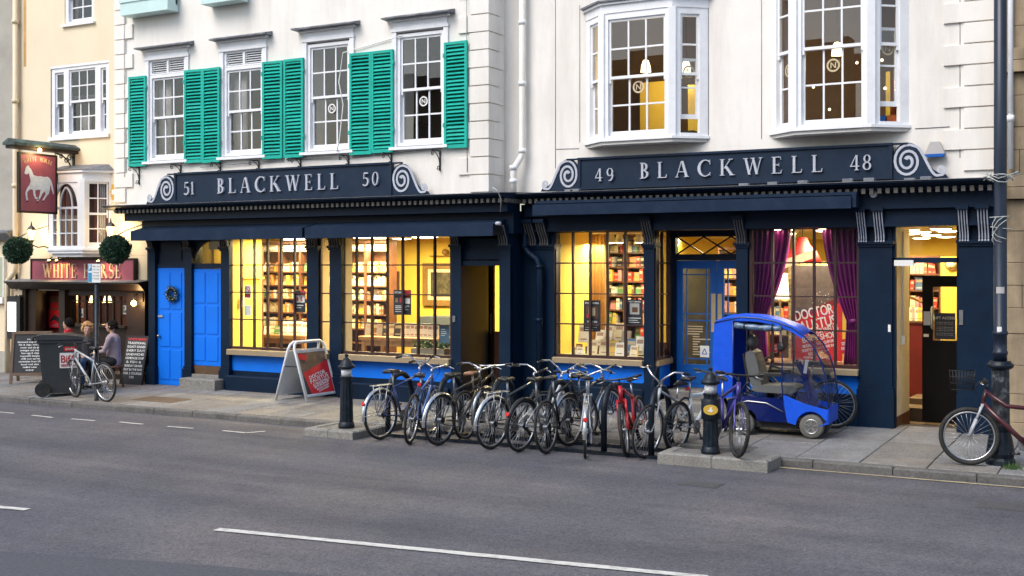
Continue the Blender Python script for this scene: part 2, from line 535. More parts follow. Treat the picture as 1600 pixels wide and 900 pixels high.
def serif_glyph(ch):
    """serif capitals and figures as thin polygons (cap height 1); returns polygons, width"""
    if ch == 'B':
        return stem(.08) + ringq(.22, .745, .30, .255, .16, .205, -90, 90) + ringq(.22, .265, .37, .265, .22, .215, -90, 90), .62
    if ch == 'L':
        return stem(.08) + [q(.08, 0, .58, .045), ((.53, 0), (.60, 0), (.63, .22), (.60, .22))], .64
    if ch == 'A':
        return (diag(.06, 0, .37, 1.0, .05) + diag(.66, 0, .37, 1.0, .155) + [q(.2, .31, .66, .355)]
                + [q(0, 0, .2, SF), q(.58, 0, .88, SF)]), .88
    if ch == 'C':
        return (ringq(.5, .5, .48, .52, .33, .465, 48, 312, 26, icx=.53) + [((.80, .99), (.835, .99), (.84, .72), (.805, .72)),
                ((.82, .02), (.85, .10), (.84, .24), (.80, .22))]), .88
    if ch == 'K':
        return stem(.08) + diag(.24, .42, .66, 1.0, .055) + [((.30, .52), (.46, .57), (.86, 0), (.68, 0)), q(.56, 1 - SF, .82, 1), q(.62, 0, .95, SF)], .93
    if ch == 'W':
        return (diag(.30, 0, .06, 1, .14) + diag(.33, 0, .60, 1, .05) + diag(.76, 0, .52, 1, .14) + diag(.79, 0, 1.06, 1, .05)
                + [q(-.02, 1 - SF, .28, 1), q(.44, 1 - SF, .72, 1), q(.96, 1 - SF, 1.18, 1)]), 1.18
    if ch == 'E':
        return stem(.08) + [q(.1, 0, .58, .045), q(.1, .955, .55, 1), q(.2, .49, .45, .535), ((.53, 0), (.58, 0), (.62, .2), (.59, .2)),
                            ((.51, 1), (.55, 1), (.57, .82), (.54, .82)), q(.43, .42, .46, .61)], .64
    if ch == 'H':
        return stem(.08) + stem(.58) + [q(.2, .48, .6, .53)], .82
    if ch == 'I':
        return stem(.08), .31
    if ch == 'T':
        return stem(.29, t=False) + [q(.0, .955, .73, 1), ((0, 1), (.035, 1), (.03, .76), (0, .76)), ((.695, 1), (.73, 1), (.73, .76), (.70, .76))], .73
    if ch == 'R':
        return stem(.08) + ringq(.22, .735, .31, .265, .17, .215, -90, 90) + [((.30, .48), (.45, .49), (.86, 0), (.68, 0)), q(.66, 0, .9, SF)], .88
    if ch == 'O':
        return ringq(.5, .5, .49, .52, .34, .47, 0, 360, 34), 1.0
    if ch == 'S':
        p = el(.33, .74, .22, .235, 40, 270, 12) + el(.33, .255, .25, .25, 90, -130, 12)
        w = [.05 + .10 * max(0, 1 - abs(i - 12.5) / 9) for i in range(len(p))]
        return ribbon(p, w) + [q(.47, .78, .505, 1.0), q(.10, 0, .135, .24)], .64
    if ch == '1':
        return [q(.16, 0, .28, 1), q(.06, 0, .38, SF), ((.04, .84), (.16, .88), (.28, 1), (.2, 1))], .42
    if ch == '0':
        return ringq(.30, .5, .28, .51, .17, .46, 0, 360, 28), .6
    if ch == '5':
        p = el(.24, .30, .27, .29, 100, -140, 16)
        w = [.05 + .08 * sin(pi * i / 16) for i in range(17)]
        return ribbon(p, w) + [((.10, .52), (.15, .52), (.19, 1), (.14, 1)), q(.14, .9, .50, 1)], .58
    if ch == '4':
        return [q(.36, 0, .48, 1), q(.0, .24, .60, .30)] + diag(.0, .26, .36, 1, .06) + [q(.28, 0, .56, SF)], .62
    if ch == '9':
        p = el(.28, .5, .25, .48, 0, -110, 12)
        return ringq(.28, .68, .27, .32, .15, .27, 0, 360, 24) + ribbon(p, [.11] * 8 + [.09, .08, .07, .06, .05]), .6
    if ch == '8':
        return ringq(.29, .745, .23, .255, .12, .21, 0, 360, 20) + ringq(.29, .255, .27, .265, .15, .215, 0, 360, 22), .6
    return [], .35
def serif(mb, ch, mp, h, x, d0, d1, kx=1.0):
    polys, w = serif_glyph(ch)
    for i, pl in enumerate(polys):
        ar = sum(pl[k][0] * pl[(k + 1) % len(pl)][1] - pl[(k + 1) % len(pl)][0] * pl[k][1] for k in range(len(pl)))
        pp = pl if ar > 0 else pl[::-1]
        mb.prism([(x + u * h * kx, v * h) for u, v in pp], mp, d0, d1 + i * 0.0004)
    return w * h * kx

def front(x0, y, z0):
    """maps lettering onto a surface facing the street"""
    return lambda u, v, w: (x0 + u, y - w, z0 + v)

# ================================================================== THE STREET
ZP = 0.09                    # pavement level
KY = -2.85                   # kerb face
BAYX0, BAYX1, BAYY = -9.95, -4.75, -2.35     # kerb set back behind the cycle stands

def asphalt():
    m = bpy.data.materials.new('worn_asphalt')
    m.use_nodes = True
    n = m.node_tree
    b = n.nodes['Principled BSDF']
    b.inputs['Roughness'].default_value = 0.82
    geo = n.nodes.new('ShaderNodeNewGeometry')
    def noise_(scale, detail, vec=None, rough=0.6):
        z = n.nodes.new('ShaderNodeTexNoise')
        z.inputs['Scale'].default_value = scale; z.inputs['Detail'].default_value = detail; z.inputs['Roughness'].default_value = rough
        n.links.new(vec or geo.outputs['Position'], z.inputs['Vector'])
        return z.outputs['Fac']
    def ramp(f, p0, c0, p1, c1):
        r = n.nodes.new('ShaderNodeValToRGB')
        r.color_ramp.elements[0].position = p0; r.color_ramp.elements[1].position = p1
        r.color_ramp.elements[0].color = (*c0, 1); r.color_ramp.elements[1].color = (*c1, 1)
        n.links.new(f, r.inputs['Fac'])
        return r.outputs['Color']
    def mixc(kind, fac, a, c):
        x = n.nodes.new('ShaderNodeMixRGB'); x.blend_type = kind
        x.inputs['Fac'].default_value = fac if not hasattr(fac, 'node') else 1
        if hasattr(fac, 'node'): n.links.new(fac, x.inputs['Fac'])
        n.links.new(a, x.inputs['Color1']); n.links.new(c, x.inputs['Color2'])
        return x.outputs['Color']
    mp = n.nodes.new('ShaderNodeMapping')
    mp.inputs['Scale'].default_value = (0.10, 0.9, 1)
    mp.inputs['Rotation'].default_value = (0, 0, radians(-3))
    n.links.new(geo.outputs['Position'], mp.inputs['Vector'])
    base = ramp(noise_(0.9, 7), 0.3, (0.076, 0.078, 0.090), 0.72, (0.113, 0.113, 0.124))
    bands = ramp(noise_(1.1, 5, mp.outputs['Vector']), 0.38, (0.74, 0.74, 0.78), 0.66, (1.24, 1.19, 1.14))
    c = mixc('MULTIPLY', 1.0, base, bands)
    wear = ramp(noise_(0.35, 6), 0.45, (0.92, 0.93, 0.97), 0.65, (1.12, 1.06, 1.0))
    c = mixc('MULTIPLY', 1.0, c, wear)
    # stones of the surface dressing
    vor = n.nodes.new('ShaderNodeTexVoronoi'); vor.inputs['Scale'].default_value = 52
    n.links.new(geo.outputs['Position'], vor.inputs['Vector'])
    st = ramp(vor.outputs['Color'], 0.0, (0.50, 0.50, 0.53), 1.0, (1.62, 1.58, 1.52))
    c = mixc('MULTIPLY', 0.8, c, st)
    # pale specks
    v2 = n.nodes.new('ShaderNodeTexVoronoi'); v2.inputs['Scale'].default_value = 5.0
    n.links.new(geo.outputs['Position'], v2.inputs['Vector'])
    sp = ramp(v2.outputs['Distance'], 0.035, (1, 1, 1), 0.05, (0, 0, 0))
    sp2 = ramp(noise_(2.0, 2), 0.55, (0, 0, 0), 0.6, (1, 1, 1))
    spm = mixc('MULTIPLY', 1.0, sp, sp2)
    pale = n.nodes.new('ShaderNodeRGB'); pale.outputs[0].default_value = (0.26, 0.25, 0.24, 1)
    c = mixc('MIX', spm, c, pale.outputs[0])
    # cracks and old trench joints
    mus = n.nodes.new('ShaderNodeTexVoronoi'); mus.feature = 'DISTANCE_TO_EDGE'; mus.inputs['Scale'].default_value = 0.28
    wv = n.nodes.new('ShaderNodeVectorMath'); wv.operation = 'ADD'
    nz = n.nodes.new('ShaderNodeTexNoise'); nz.inputs['Scale'].default_value = 1.5; nz.inputs['Detail'].default_value = 6
    n.links.new(geo.outputs['Position'], nz.inputs['Vector'])
    n.links.new(geo.outputs['Position'], wv.inputs[0]); n.links.new(nz.outputs['Color'], wv.inputs[1])
    n.links.new(wv.outputs[0], mus.inputs['Vector'])
    cr = ramp(mus.outputs['Distance'], 0.002, (0.5, 0.5, 0.5), 0.006, (1, 1, 1))
    c = mixc('MULTIPLY', 0.22, c, cr)
    n.links.new(c, b.inputs['Base Color'])
    bp = n.nodes.new('ShaderNodeBump'); bp.inputs['Strength'].default_value = 0.55; bp.inputs['Distance'].default_value = 0.012
    n.links.new(vor.outputs['Distance'], bp.inputs['Height'])
    n.links.new(bp.outputs['Normal'], b.inputs['Normal'])
    return m
def slabmat(name, col):
    m = mat(name, col, 0.8, 0.16, 6, 0.25, 45, dirt=(0.085, 0.078, 0.07), dirt_amt=0.65, dirt_s=1.1)
    n = m.node_tree; bs = n.nodes['Principled BSDF']
    src = bs.inputs['Base Color'].links[0].from_socket
    geo = [x for x in n.nodes if x.type == 'NEW_GEOMETRY'][0]
    v = n.nodes.new('ShaderNodeTexVoronoi'); v.inputs['Scale'].default_value = 3.2          # trodden gum and stains
    n.links.new(geo.outputs['Position'], v.inputs['Vector'])
    r = n.nodes.new('ShaderNodeValToRGB'); r.color_ramp.elements[0].position = 0.075; r.color_ramp.elements[1].position = 0.11
    r.color_ramp.elements[0].color = (0.42, 0.42, 0.42, 1); r.color_ramp.elements[1].color = (1, 1, 1, 1)
    n.links.new(v.outputs['Distance'], r.inputs['Fac'])
    nz = n.nodes.new('ShaderNodeTexNoise'); nz.inputs['Scale'].default_value = 38; nz.inputs['Detail'].default_value = 3
    n.links.new(geo.outputs['Position'], nz.inputs['Vector'])
    r2 = n.nodes.new('ShaderNodeValToRGB'); r2.color_ramp.elements[0].position = 0.32; r2.color_ramp.elements[1].position = 0.68
    r2.color_ramp.elements[0].color = (0.74, 0.74, 0.74, 1); r2.color_ramp.elements[1].color = (1.2, 1.2, 1.2, 1)
    n.links.new(nz.outputs['Fac'], r2.inputs['Fac'])
    prev = src
    for rr, fac in ((r, 0.8), (r2, 1.0)):
        x = n.nodes.new('ShaderNodeMixRGB'); x.blend_type = 'MULTIPLY'; x.inputs['Fac'].default_value = fac
        n.links.new(prev, x.inputs['Color1']); n.links.new(rr.outputs['Color'], x.inputs['Color2']); prev = x.outputs['Color']
    n.links.new(prev, bs.inputs['Base Color'])
    return m
M['asphalt'] = asphalt()
SLABS = [slabmat('paving_stone_%s' % n_, c_) for n_, c_ in
         (('grey', (0.215, 0.21, 0.205)), ('buff', (0.215, 0.198, 0.178)), ('cool', (0.205, 0.21, 0.215)), ('dark', (0.175, 0.167, 0.157)))]

# the carriageway: one sheet out to the horizon
road = MB().add([(-220, -120, 0), (220, -120, 0), (220, 8, 0), (-220, 8, 0)], [(0, 1, 2, 3)]).build('road', 'asphalt')
tag(road, kind='structure')
# tar patch along the near side
gx = [G(-60, 858), G(330, 884), G(640, 912), G(620, 980), G(-60, 980)]
MB().add([(p.x, p.y, 0.004) for p in gx], [(0, 4, 3, 2, 1)]).build('tarmac_patch',
      mat('newer_tarmac', (0.074, 0.075, 0.085), 0.85, 0.3, 30, 0.4, 90), kind='structure')
# painted markings, each a thin sheet on the road
def strip(pts, w, name, m='paint', seg=14):
    mb = MB()
    rng = random.Random(len(name) + int(abs(pts[0][0]) * 10))
    for (ax, ay), (bx, by) in zip(pts[:-1], pts[1:]):
        d = Vector((bx - ax, by - ay, 0)); L = d.length; d.normalize(); nn = Vector((-d.y, d.x, 0))
        k = max(2, int(L / 0.25))
        vs, fs = [], []
        for i in range(k + 1):
            p = Vector((ax, ay, 0.008)) + d * (L * i / k)
            vs += [p + nn * (w / 2 + rng.uniform(-.006, .006)), p - nn * (w / 2 + rng.uniform(-.006, .006))]
        for i in range(k):
            fs.append((2 * i, 2 * i + 1, 2 * i + 3, 2 * i + 2))
        mb.add(vs, fs)
    return mb.build(name, m, kind='structure')
a, b_ = G(338, 828), G(1105, 903)
strip([(a.x, a.y), (b_.x, b_.y)], 0.105, 'centre_line_marking')
a, b_ = G(43, 797), G(-110, 784)
strip([(a.x, a.y), (b_.x, b_.y)], 0.105, 'centre_line_marking')
for p0, p1 in (((-5, 644), (22, 646.5)), ((50, 649.5), (82, 653)), ((112, 655), (148, 658)), ((186, 660), (223, 663.5)), ((262, 667), (302, 670))):
    a, b_ = G(*p0), G(*p1)
    strip([(a.x, a.y), (b_.x, b_.y)], 0.06, 'bay_marking')
a, b_, c_ = G(348, 673.5), G(384, 677), G(414, 674.5)
strip([(a.x, a.y), (b_.x, b_.y), (c_.x, c_.y)], 0.06, 'bay_marking')
strip([(-4.6, -2.99), (3.5, -2.99)], 0.055, 'kerbside_line_marking', 'yelpaint')

# pavement: bed plus individually laid stones
pav = structure('pavement', (-9, -1.2, 0))
bed = MB()
bed.box(-30, BAYX0 - .02, KY + .08, 0.6, -.2, ZP - .022)
bed.box(BAYX0 - .02, BAYX1 + .02, BAYY + .1, 0.6, -.2, ZP - .022)
bed.box(BAYX1 + .02, 7, KY + .08, 0.6, -.2, ZP - .022)
bed.slope().build('paving_bed', 'joint', pav)
rng = random.Random(3)
x = -25.0
while x < 4.0:
    w = rng.choice([0.62, 0.76, 0.9, 0.76, 0.68])
    for bx in (BAYX0, BAYX1):
        if x < bx < x + w + 0.25:
            w = bx - x
    xm = x + w / 2
    y0 = (BAYY if BAYX0 < xm < BAYX1 else KY) + 0.155
    y = y0
    first = True
    while y < 0.25:
        d = rng.choice([0.62, 0.78, 0.9, 1.05]) * (0.6 if first and rng.random() < .5 else 1)
        first = False
        d = min(d, 0.3 - y)
        if 0.3 - (y + d) < 0.25: d = 0.3 - y
        mb = MB().cbox(x + .006, x + w - .006, y + .006, y + d - .006, ZP - .03, ZP + rng.uniform(-.004, .003), .007)
        mb.slope().build('paving_slab', rng.choice(SLABS), pav)
        y += d
    x += w
kb = structure('kerb', (-9, KY, 0))
def kerbrow(x0, x1, y0, y1, z1, m='kerb'):
    x = x0
    while x < x1 - .01:
        L = min(rng.uniform(.75, 1.15), x1 - x)
        if x1 - (x + L) < .3: L = x1 - x
        MB().cbox(x + .005, x + L - .005, y0 + rng.uniform(-.004, .004), y1, 0.0005, z1 + rng.uniform(-.004, .004), .018).build('kerb_stone', m, kb)
        x += L
kerbrow(-25, BAYX0, KY, KY + .15, ZP)
kerbrow(BAYX0, BAYX1, BAYY, BAYY + .15, ZP + .012)
kerbrow(BAYX1, 4, KY, KY + .15, ZP)
for bx in (BAYX0 - .15, BAYX1 + .0):
    MB().cbox(bx, bx + .15, KY + .155, BAYY + .15, .0005, ZP + .004, .015).slope().build('kerb_stone', 'kerb', kb)

# raised granite blocks that end the cycle bay
def island(x0, x1, y0, y1, zt, slant):
    o = structure('kerb_island', ((x0 + x1) / 2, (y0 + y1) / 2, 0))
    t = .14
    MB().cbox(x0 + t, x1 - t, y0 + t, y1, 0.001, zt - .015, .01).build('island_paving', SLABS[3], o)
    n = 2
    for i in range(n):
        a = x0 + (x1 - x0) * i / n; b = x0 + (x1 - x0) * (i + 1) / n
        MB().cbox(a + .004, b - .004, y0, y0 + t - .003, 0.001, zt, .02).build('kerb_stone', 'granite', o)
    MB().cbox(x0, x0 + t - .003, y0 + t, y1, 0.001, zt, .02).build('kerb_stone', 'granite', o)
    MB().cbox(x1 - t + .003, x1, y0 + t, y1, 0.001, zt, .02).build('kerb_stone', 'granite', o)
    return o
il = G(474, 681); island(il.x, -9.93, il.y, -2.87, .115, 0)
island(-5.50, -4.12, -3.42, -2.87, .14, 0)
# worn cover plate in the pavement in front of the pub
a, b_ = G(190, 616, ZP), G(245, 612, ZP)
MB().cbox(-15.7, -14.75, -2.25, -1.75, ZP - .02, ZP + .006, .004).slope().build('cover_plate', mat('rusty_cover', (0.11, 0.075, 0.045), 0.8, 0.3, 20), pav)

# ================================================================== SHARED PARTS OF THE BUILDINGS
def pane_mesh(m):
    return MB().box(-.5, .5, -.002, .002, -.5, .5).mesh('pane', m)
PANE, OLDPANE = pane_mesh('glass'), pane_mesh('oldglass')

class Fr:
    """a local frame on a wall: u along it (to the right seen from the street), v up, w out to the street"""
    def __init__(s, o, ang=0.0):
        s.o = Vector(o); s.ang = ang
        s.h = Vector((cos(ang), sin(ang), 0)); s.n = Vector((sin(ang), -cos(ang), 0))
    def p(s, u, v, w=0.0):
        return s.o + s.h * u + Vector((0, 0, v)) + s.n * w
    def box(s, mb, u0, u1, v0, v1, w0, w1):
        mb.obb(s.p((u0 + u1) / 2, (v0 + v1) / 2, (w0 + w1) / 2), s.h * (abs(u1 - u0) / 2), s.n * (abs(w1 - w0) / 2), Vector((0, 0, abs(v1 - v0) / 2)))
    def pane(s, parent, me, u0, u1, v0, v1, w, jit=0.0):
        return inst('pane', me, parent, s.p((u0 + u1) / 2, (v0 + v1) / 2, w), (random.uniform(-jit, jit), 0, s.ang + random.uniform(-jit, jit)), (abs(u1 - u0), 1, abs(v1 - v0)))

def wall_grid(mb, x0, x1, z0, z1, y0, y1, ops):
    """wall with openings (x0, x1, z0, z1) that do not overlap along x"""
    x = x0
    for a, b, c, d in sorted(ops):
        if a > x: mb.box(x, a, y0, y1, z0, z1)
        if c > z0: mb.box(a, b, y0, y1, z0, c)
        if d < z1: mb.box(a, b, y0, y1, d, z1)
        x = b
    if x < x1: mb.box(x, x1, y0, y1, z0, z1)

def sash(root, fr, u0, u1, v0, v1, cols, rt=2, rb=2, fw=.05, bw=.026, m='whitepaint', pm=None, drop=0.0, name='sash_window'):
    """sliding sash: upper sash outside, lower sash inside (raised by drop)"""
    pm = pm or OLDPANE
    f = MB()
    fr.box(f, u0, u0 + fw, v0, v1, -.10, 0); fr.box(f, u1 - fw, u1, v0, v1, -.10, 0)
    fr.box(f, u0 + fw, u1 - fw, v1 - fw, v1, -.10, 0); fr.box(f, u0 + fw, u1 - fw, v0, v0 + .045, -.10, .01)
    win = f.build(name, m, root)
    a, b = u0 + fw, u1 - fw
    mid = v0 + (v1 - v0) * .5
    for lo, hi, w, rows, nm in ((mid - .02, v1 - fw, -.03, rt, 'sash'), (v0 + .045 + drop, mid + .02 + drop, -.07, rb, 'sash')):
        s_ = MB()
        st = .038
        fr.box(s_, a, a + st, lo, hi, w - .035, w); fr.box(s_, b - st, b, lo, hi, w - .035, w)
        fr.box(s_, a + st, b - st, lo, lo + (.045 if w > -.05 else .07), w - .035, w); fr.box(s_, a + st, b - st, hi - .04, hi, w - .035, w)
        if w > -.05:                       # sash horns
            for uu in (a + .002, b - st + .002):
                fr.box(s_, uu, uu + st - .004, lo - .06, lo, w - .03, w - .002)
        gl0, gl1 = lo + (.045 if w > -.05 else .07), hi - .04
        for i in range(1, cols):
            x = a + st + (b - a - 2 * st) * i / cols
            fr.box(s_, x - bw / 2, x + bw / 2, gl0, gl1, w - .03, w - .004)
        for j in range(1, rows):
            z = gl0 + (gl1 - gl0) * j / rows
            fr.box(s_, a + st, b - st, z - bw / 2, z + bw / 2, w - .031, w - .003)
        so = s_.build(nm, m, win)
        for i in range(cols):
            for j in range(rows):
                xa = a + st + (b - a - 2 * st) * i / cols; xb = a + st + (b - a - 2 * st) * (i + 1) / cols
                za = gl0 + (gl1 - gl0) * j / rows; zb = gl0 + (gl1 - gl0) * (j + 1) / rows
                fr.pane(win, pm, xa, xb, za, zb, w - .018, .004)
    return win

def grid_window(root, fr, us, vs, bar=.034, hbar=.022, m='maroonbar', pm=None, depth=.05, name='shop_window'):
    f = MB()
    u0, u1, v0, v1 = us[0], us[-1], vs[0], vs[-1]
    fw = .045
    fr.box(f, u0 - fw, u0, v0 - fw, v1 + fw, -depth, .02); fr.box(f, u1, u1 + fw, v0 - fw, v1 + fw, -depth, .02)
    fr.box(f, u0, u1, v0 - fw, v0, -depth, .02); fr.box(f, u0, u1, v1, v1 + fw, -depth, .02)
    for u in us[1:-1]: fr.box(f, u - bar / 2, u + bar / 2, v0, v1, -depth * .7, .012)
    for v in vs[1:-1]: fr.box(f, u0, u1, v - hbar / 2, v + hbar / 2, -depth * .6, .006)
    win = f.build(name, m, root)
    for i in range(len(us) - 1):
        for j in range(len(vs) - 1):
            fr.pane(win, pm or PANE, us[i], us[i + 1], vs[j], vs[j + 1], -.018, .002)
    return win

def lin(a, b, n):
    return [a + (b - a) * i / n for i in range(n + 1)]

def console(root, x0, x1, y, z0, z1, m='silver', out=.22):
    """S-shaped fluted bracket on a pilaster head: body with silver ribs"""
    pr = []
    n = 14
    for i in range(n + 1):
        t = i / n
        yy = y - .045 - out * (0.5 + 0.5 * cos(pi * min(1, t * 1.08))) * (1 - .12 * sin(2 * pi * t))
        pr.append((yy, z1 - (z1 - z0) * t))
    poly = pr + [(y + .004, z0), (y + .004, z1)]
    body = MB().prism(poly, lambda u, v, w: (w, u, v), x0, x1)
    bo = body.build('console_bracket', 'navy', root)
    w = x1 - x0
    for k in range(4):
        xx = x0 + w * (k + .5) / 4
        mb = MB().tube([(xx, a - .004, b) for a, b in pr], w * .062, 6)
        mb.ball((xx, pr[-1][0] - .012, pr[-1][1] - .012), w * .10, nu=8, nv=6)
        mb.build('flute', m, bo)
    return bo

def pilaster(root, x0, x1, y, z0, z1, yb, plinth=.5, panel=False):
    f = MB()
    f.box(x0, x1, y, yb, z0 + plinth, z1)
    f.box(x0 - .025, x1 + .025, y - .035, yb, z0, z0 + plinth)
    f.box(x0 - .012, x1 + .012, y - .018, yb - .01, z0 + plinth, z0 + plinth + .05)
    f.box(x0 + .004, x1 - .004, y + .02, yb - .004, z1, 3.02)
    p_ = f.build('pilaster', 'navy', root)
    c = MB().box(x0 - .03, x1 + .03, y - .05, yb - .02, z1, z1 + .045)
    c.box(x0 - .015, x1 + .015, y - .025, yb - .015, z1 - .035, z1)
    c.build('capital', 'navy', p_)
    return p_

def quoins(root, xc, sgn, y, z0, z1, ls, ll, ret=None, h=.29, m='white'):
    """alternating corner blocks; sgn = +1 when the blocks run to the right of the corner xc"""
    z, i = z0, 0
    while z < z1:
        L = (ll if i % 2 else ls)
        a, b = sorted((xc - sgn * .03, xc + sgn * L))
        mb = MB()
        mb.cbox(a, b, y - .035, y + (ret[i % 2] if ret else .05), z + .022, z + h, .004)
        mb.build('quoin_block', m, root)
        z += h; i += 1

def spiral_sign_end(root, xe, sgn, y, z0, h, w, m='silver'):
    """scroll-ended plate: S curve with a big and a small volute; xe = inner edge, sgn = outward direction"""
    mp = lambda u, v, d: (xe + sgn * u, y - d, z0 + v)
    top = [(0, 0), (w, 0), (w * .97, h * .05)]
    edge = []
    for i in range(15):                       # outer outline of the S
        t = i / 14
        edge.append((w * (.95 - .50 * t), h * (.10 + .10 * t + .62 * (t ** 2.2))))
    big = el(w * .26, h * .55, w * .27, h * .47, 30, 175, 10)
    poly = top + edge[:-1] + big + [(0, h * .6)]
    if sgn < 0:
        poly = poly[::-1]
    MB().prism(poly, mp, -.02, .02).build('scroll_plate', 'navysign', root)
    s_ = MB()
    def rib(pts, ws, d=.03):
        for k, pl in enumerate(ribbon(pts, ws)):
            s_.prism(pl if sgn < 0 else pl[::-1], mp, .018, d + (k % 3) * .0003)
    cx, cy = w * .27, h * .50
    sp = []
    for i in range(41):
        a = radians(60 + 20.0 * i)
        r = .47 - .39 * i / 40
        sp.append((cx + w * .56 * r * cos(a), cy + h * r * sin(a)))
    rib(sp, [h * .07] * 31 + [h * (.07 + .004 * k) for k in range(10)])
    p0 = sp[0]
    tail = [p0]
    for i in range(1, 13):
        t = i / 12
        tail.append((p0[0] + (w * .80 - p0[0]) * t, p0[1] + (h * .075 - p0[1]) * (t * t * (3 - 2 * t))))
    tail += [(w * .86 + w * .085 * (1 - k / 20) * cos(radians(-90 + 27 * k)), h * .22 + h * .15 * (1 - k / 20) * sin(radians(-90 + 27 * k))) for k in range(1, 19)]
    rib(tail, h * .07)
    s_.build('scroll_ornament', m, root)

BRACKET_N = [0]
def scroll_bracket(root, x, y, z, h=.30, out=.26):
    mb = MB()
    mb.box(x - .012, x + .012, y - .02, y, z - h, z)
    mb.box(x - .011, x + .011, y - out, y - .02, z - .02, z - .002)
    arc = [(x, y - .02 - (out - .05) * (1 - cos(radians(a))), z - h * .75 + (h * .68) * sin(radians(a))) for a in range(0, 91, 10)]
    mb.tube(arc, .008, 5)
    for cy, cz, r, a0 in ((y - out + .02, z - .06, .045, 90), (y - .065, z - h + .05, .045, 200)):
        mb.tube([(x, cy + r * (1 - i / 22) * cos(radians(a0 + 28 * i)), cz + r * (1 - i / 22) * sin(radians(a0 + 28 * i))) for i in range(18)], .007, 5)
    mb.build('iron_bracket', 'iron', root)

def ring_logo(parent, fr, u, v, w, r, m):
    """ring with an N, etched on a window"""
    mb = MB()
    mp = lambda a, b, d: fr.p(u + a, v + b, w + d)
    for pl in ringq(0, 0, r, r, r * .72, r * .72, 0, 360, 24):
        mb.prism(pl, mp, 0, .001)
    k = r * .42
    for i, pl in enumerate((((-k, -k), (-k * .62, -k), (-k * .62, k), (-k, k)), ((k * .62, -k), (k, -k), (k, k), (k * .62, k)), ((-k, k), (k * .55, -k), (k, -k), (-k * .55, k)))):
        mb.prism(pl, mp, 0, .0013 + .0003 * i)
    mb.build('window_logo', m, parent)

def books_row(xa, xb, y, z, hmax, where, grp, rng, mats, face=.25, nmax=99, lean=.12, minw=.022, maxw=.06, skip=.06, dep=.15, col='book'):
    """upright books and face-out books along a shelf, each a thing"""
    x, k = xa, 0
    while x < xb - .03 and k < nmax:
        if rng.random() < skip:
            x += rng.uniform(.04, .14); continue
        fo = rng.random() < face
        w = rng.uniform(.11, .155) if fo else rng.uniform(minw, maxw)
        if x + w > xb: break
        h = min(hmax, rng.uniform(.70, .98) * hmax)
        d = .03 if fo else dep
        name, mt = rng.choice(mats)
        rot = (-.16 if fo else 0, 0 if fo else (rng.uniform(-lean, lean) if rng.random() < .3 else 0), 0)
        o = inst('book', BOOKM[name], None, (x + w / 2, y, z), rot, (w * .96, d, h))
        k += 1
        lab = '%s %s book, %s from left %s' % (name, 'face-out' if fo else 'upright', ORD[k - 1], where)
        tag(o, lab, 'book', grp)
        x += w + .003
    return k
ORD = ['first', 'second', 'third', 'fourth', 'fifth', 'sixth', 'seventh', 'eighth', 'ninth', 'tenth', 'eleventh', 'twelfth', 'thirteenth', 'fourteenth',
       'fifteenth', 'sixteenth', 'seventeenth', 'eighteenth', 'nineteenth', 'twentieth'] + ['%s' % t for t in
       ('twenty-first', 'twenty-second', 'twenty-third', 'twenty-fourth', 'twenty-fifth', 'twenty-sixth', 'twenty-seventh', 'twenty-eighth', 'twenty-ninth', 'thirtieth',
        'thirty-first', 'thirty-second', 'thirty-third', 'thirty-fourth', 'thirty-fifth', 'thirty-sixth', 'thirty-seventh', 'thirty-eighth', 'thirty-ninth', 'fortieth')]
def book_mesh(name, col):
    """closed book standing up, spine to the front, base at the origin: cover with paper block set in at the top"""
    m = mat(name + '_book_cover', col, 0.45, 0.12, 30)
    mb = MB().box(-.5, .5, -.5, .5, 0, .985)
    me = mb.mesh('book', m)
    # a title band in another ink
    mb2 = MB().box(-.40, .40, -.51, -.5, .62, .80)
    o = len(me.vertices)
    bm = bmesh.new(); bm.from_mesh(me)
    for vs in (((-.38, .38, -.512, -.498, .60, .82)), ((-.30, .30, -.512, -.498, .12, .2))):
        x0, x1, y0, y1, z0, z1 = vs
        v = [bm.verts.new(c) for c in ((x0, y0, z0), (x1, y0, z0), (x1, y0, z1), (x0, y0, z1))]
        f = bm.faces.new(v); f.material_index = 1
    v = [bm.verts.new(c) for c in ((-.42, -.45, .988), (.42, -.45, .988), (.42, .5, .988), (-.42, .5, .988))]
    bm.faces.new(v).material_index = 2
    bm.to_mesh(me); bm.free()
    dark = sum(col) < .7
    me.materials.append(mat('pale_title_ink' if dark else 'dark_title_ink', (0.45, 0.38, 0.26) if dark else (0.40, 0.27, 0.20), 0.6, 0.1))
    me.materials.append(mat('page_edges', (0.62, 0.56, 0.44), 0.9, 0.1))
    return me
BOOKCOL = dict(cream=(0.75, 0.66, 0.46), white=(0.80, 0.78, 0.72), yellow=(0.72, 0.50, 0.08), orange=(0.62, 0.24, 0.05), red=(0.48, 0.04, 0.03), green=(0.10, 0.26, 0.10),
               blue=(0.06, 0.14, 0.32), black=(0.03, 0.028, 0.03), brown=(0.20, 0.10, 0.05), grey=(0.35, 0.35, 0.33), pink=(0.6, 0.25, 0.28), teal=(0.08, 0.3, 0.3))
BOOKM = {k_: book_mesh(k_, c_) for k_, c_ in BOOKCOL.items()}
BM_BRIGHT = [(k_, None) for k_ in ('cream', 'cream', 'cream', 'cream', 'cream', 'white', 'white', 'white', 'white', 'yellow', 'yellow', 'yellow', 'green', 'grey', 'black', 'orange', 'brown')]
BM_WARM = [(k_, None) for k_ in ('cream', 'white', 'red', 'red', 'orange', 'yellow', 'black', 'brown', 'blue', 'green', 'pink', 'grey')]

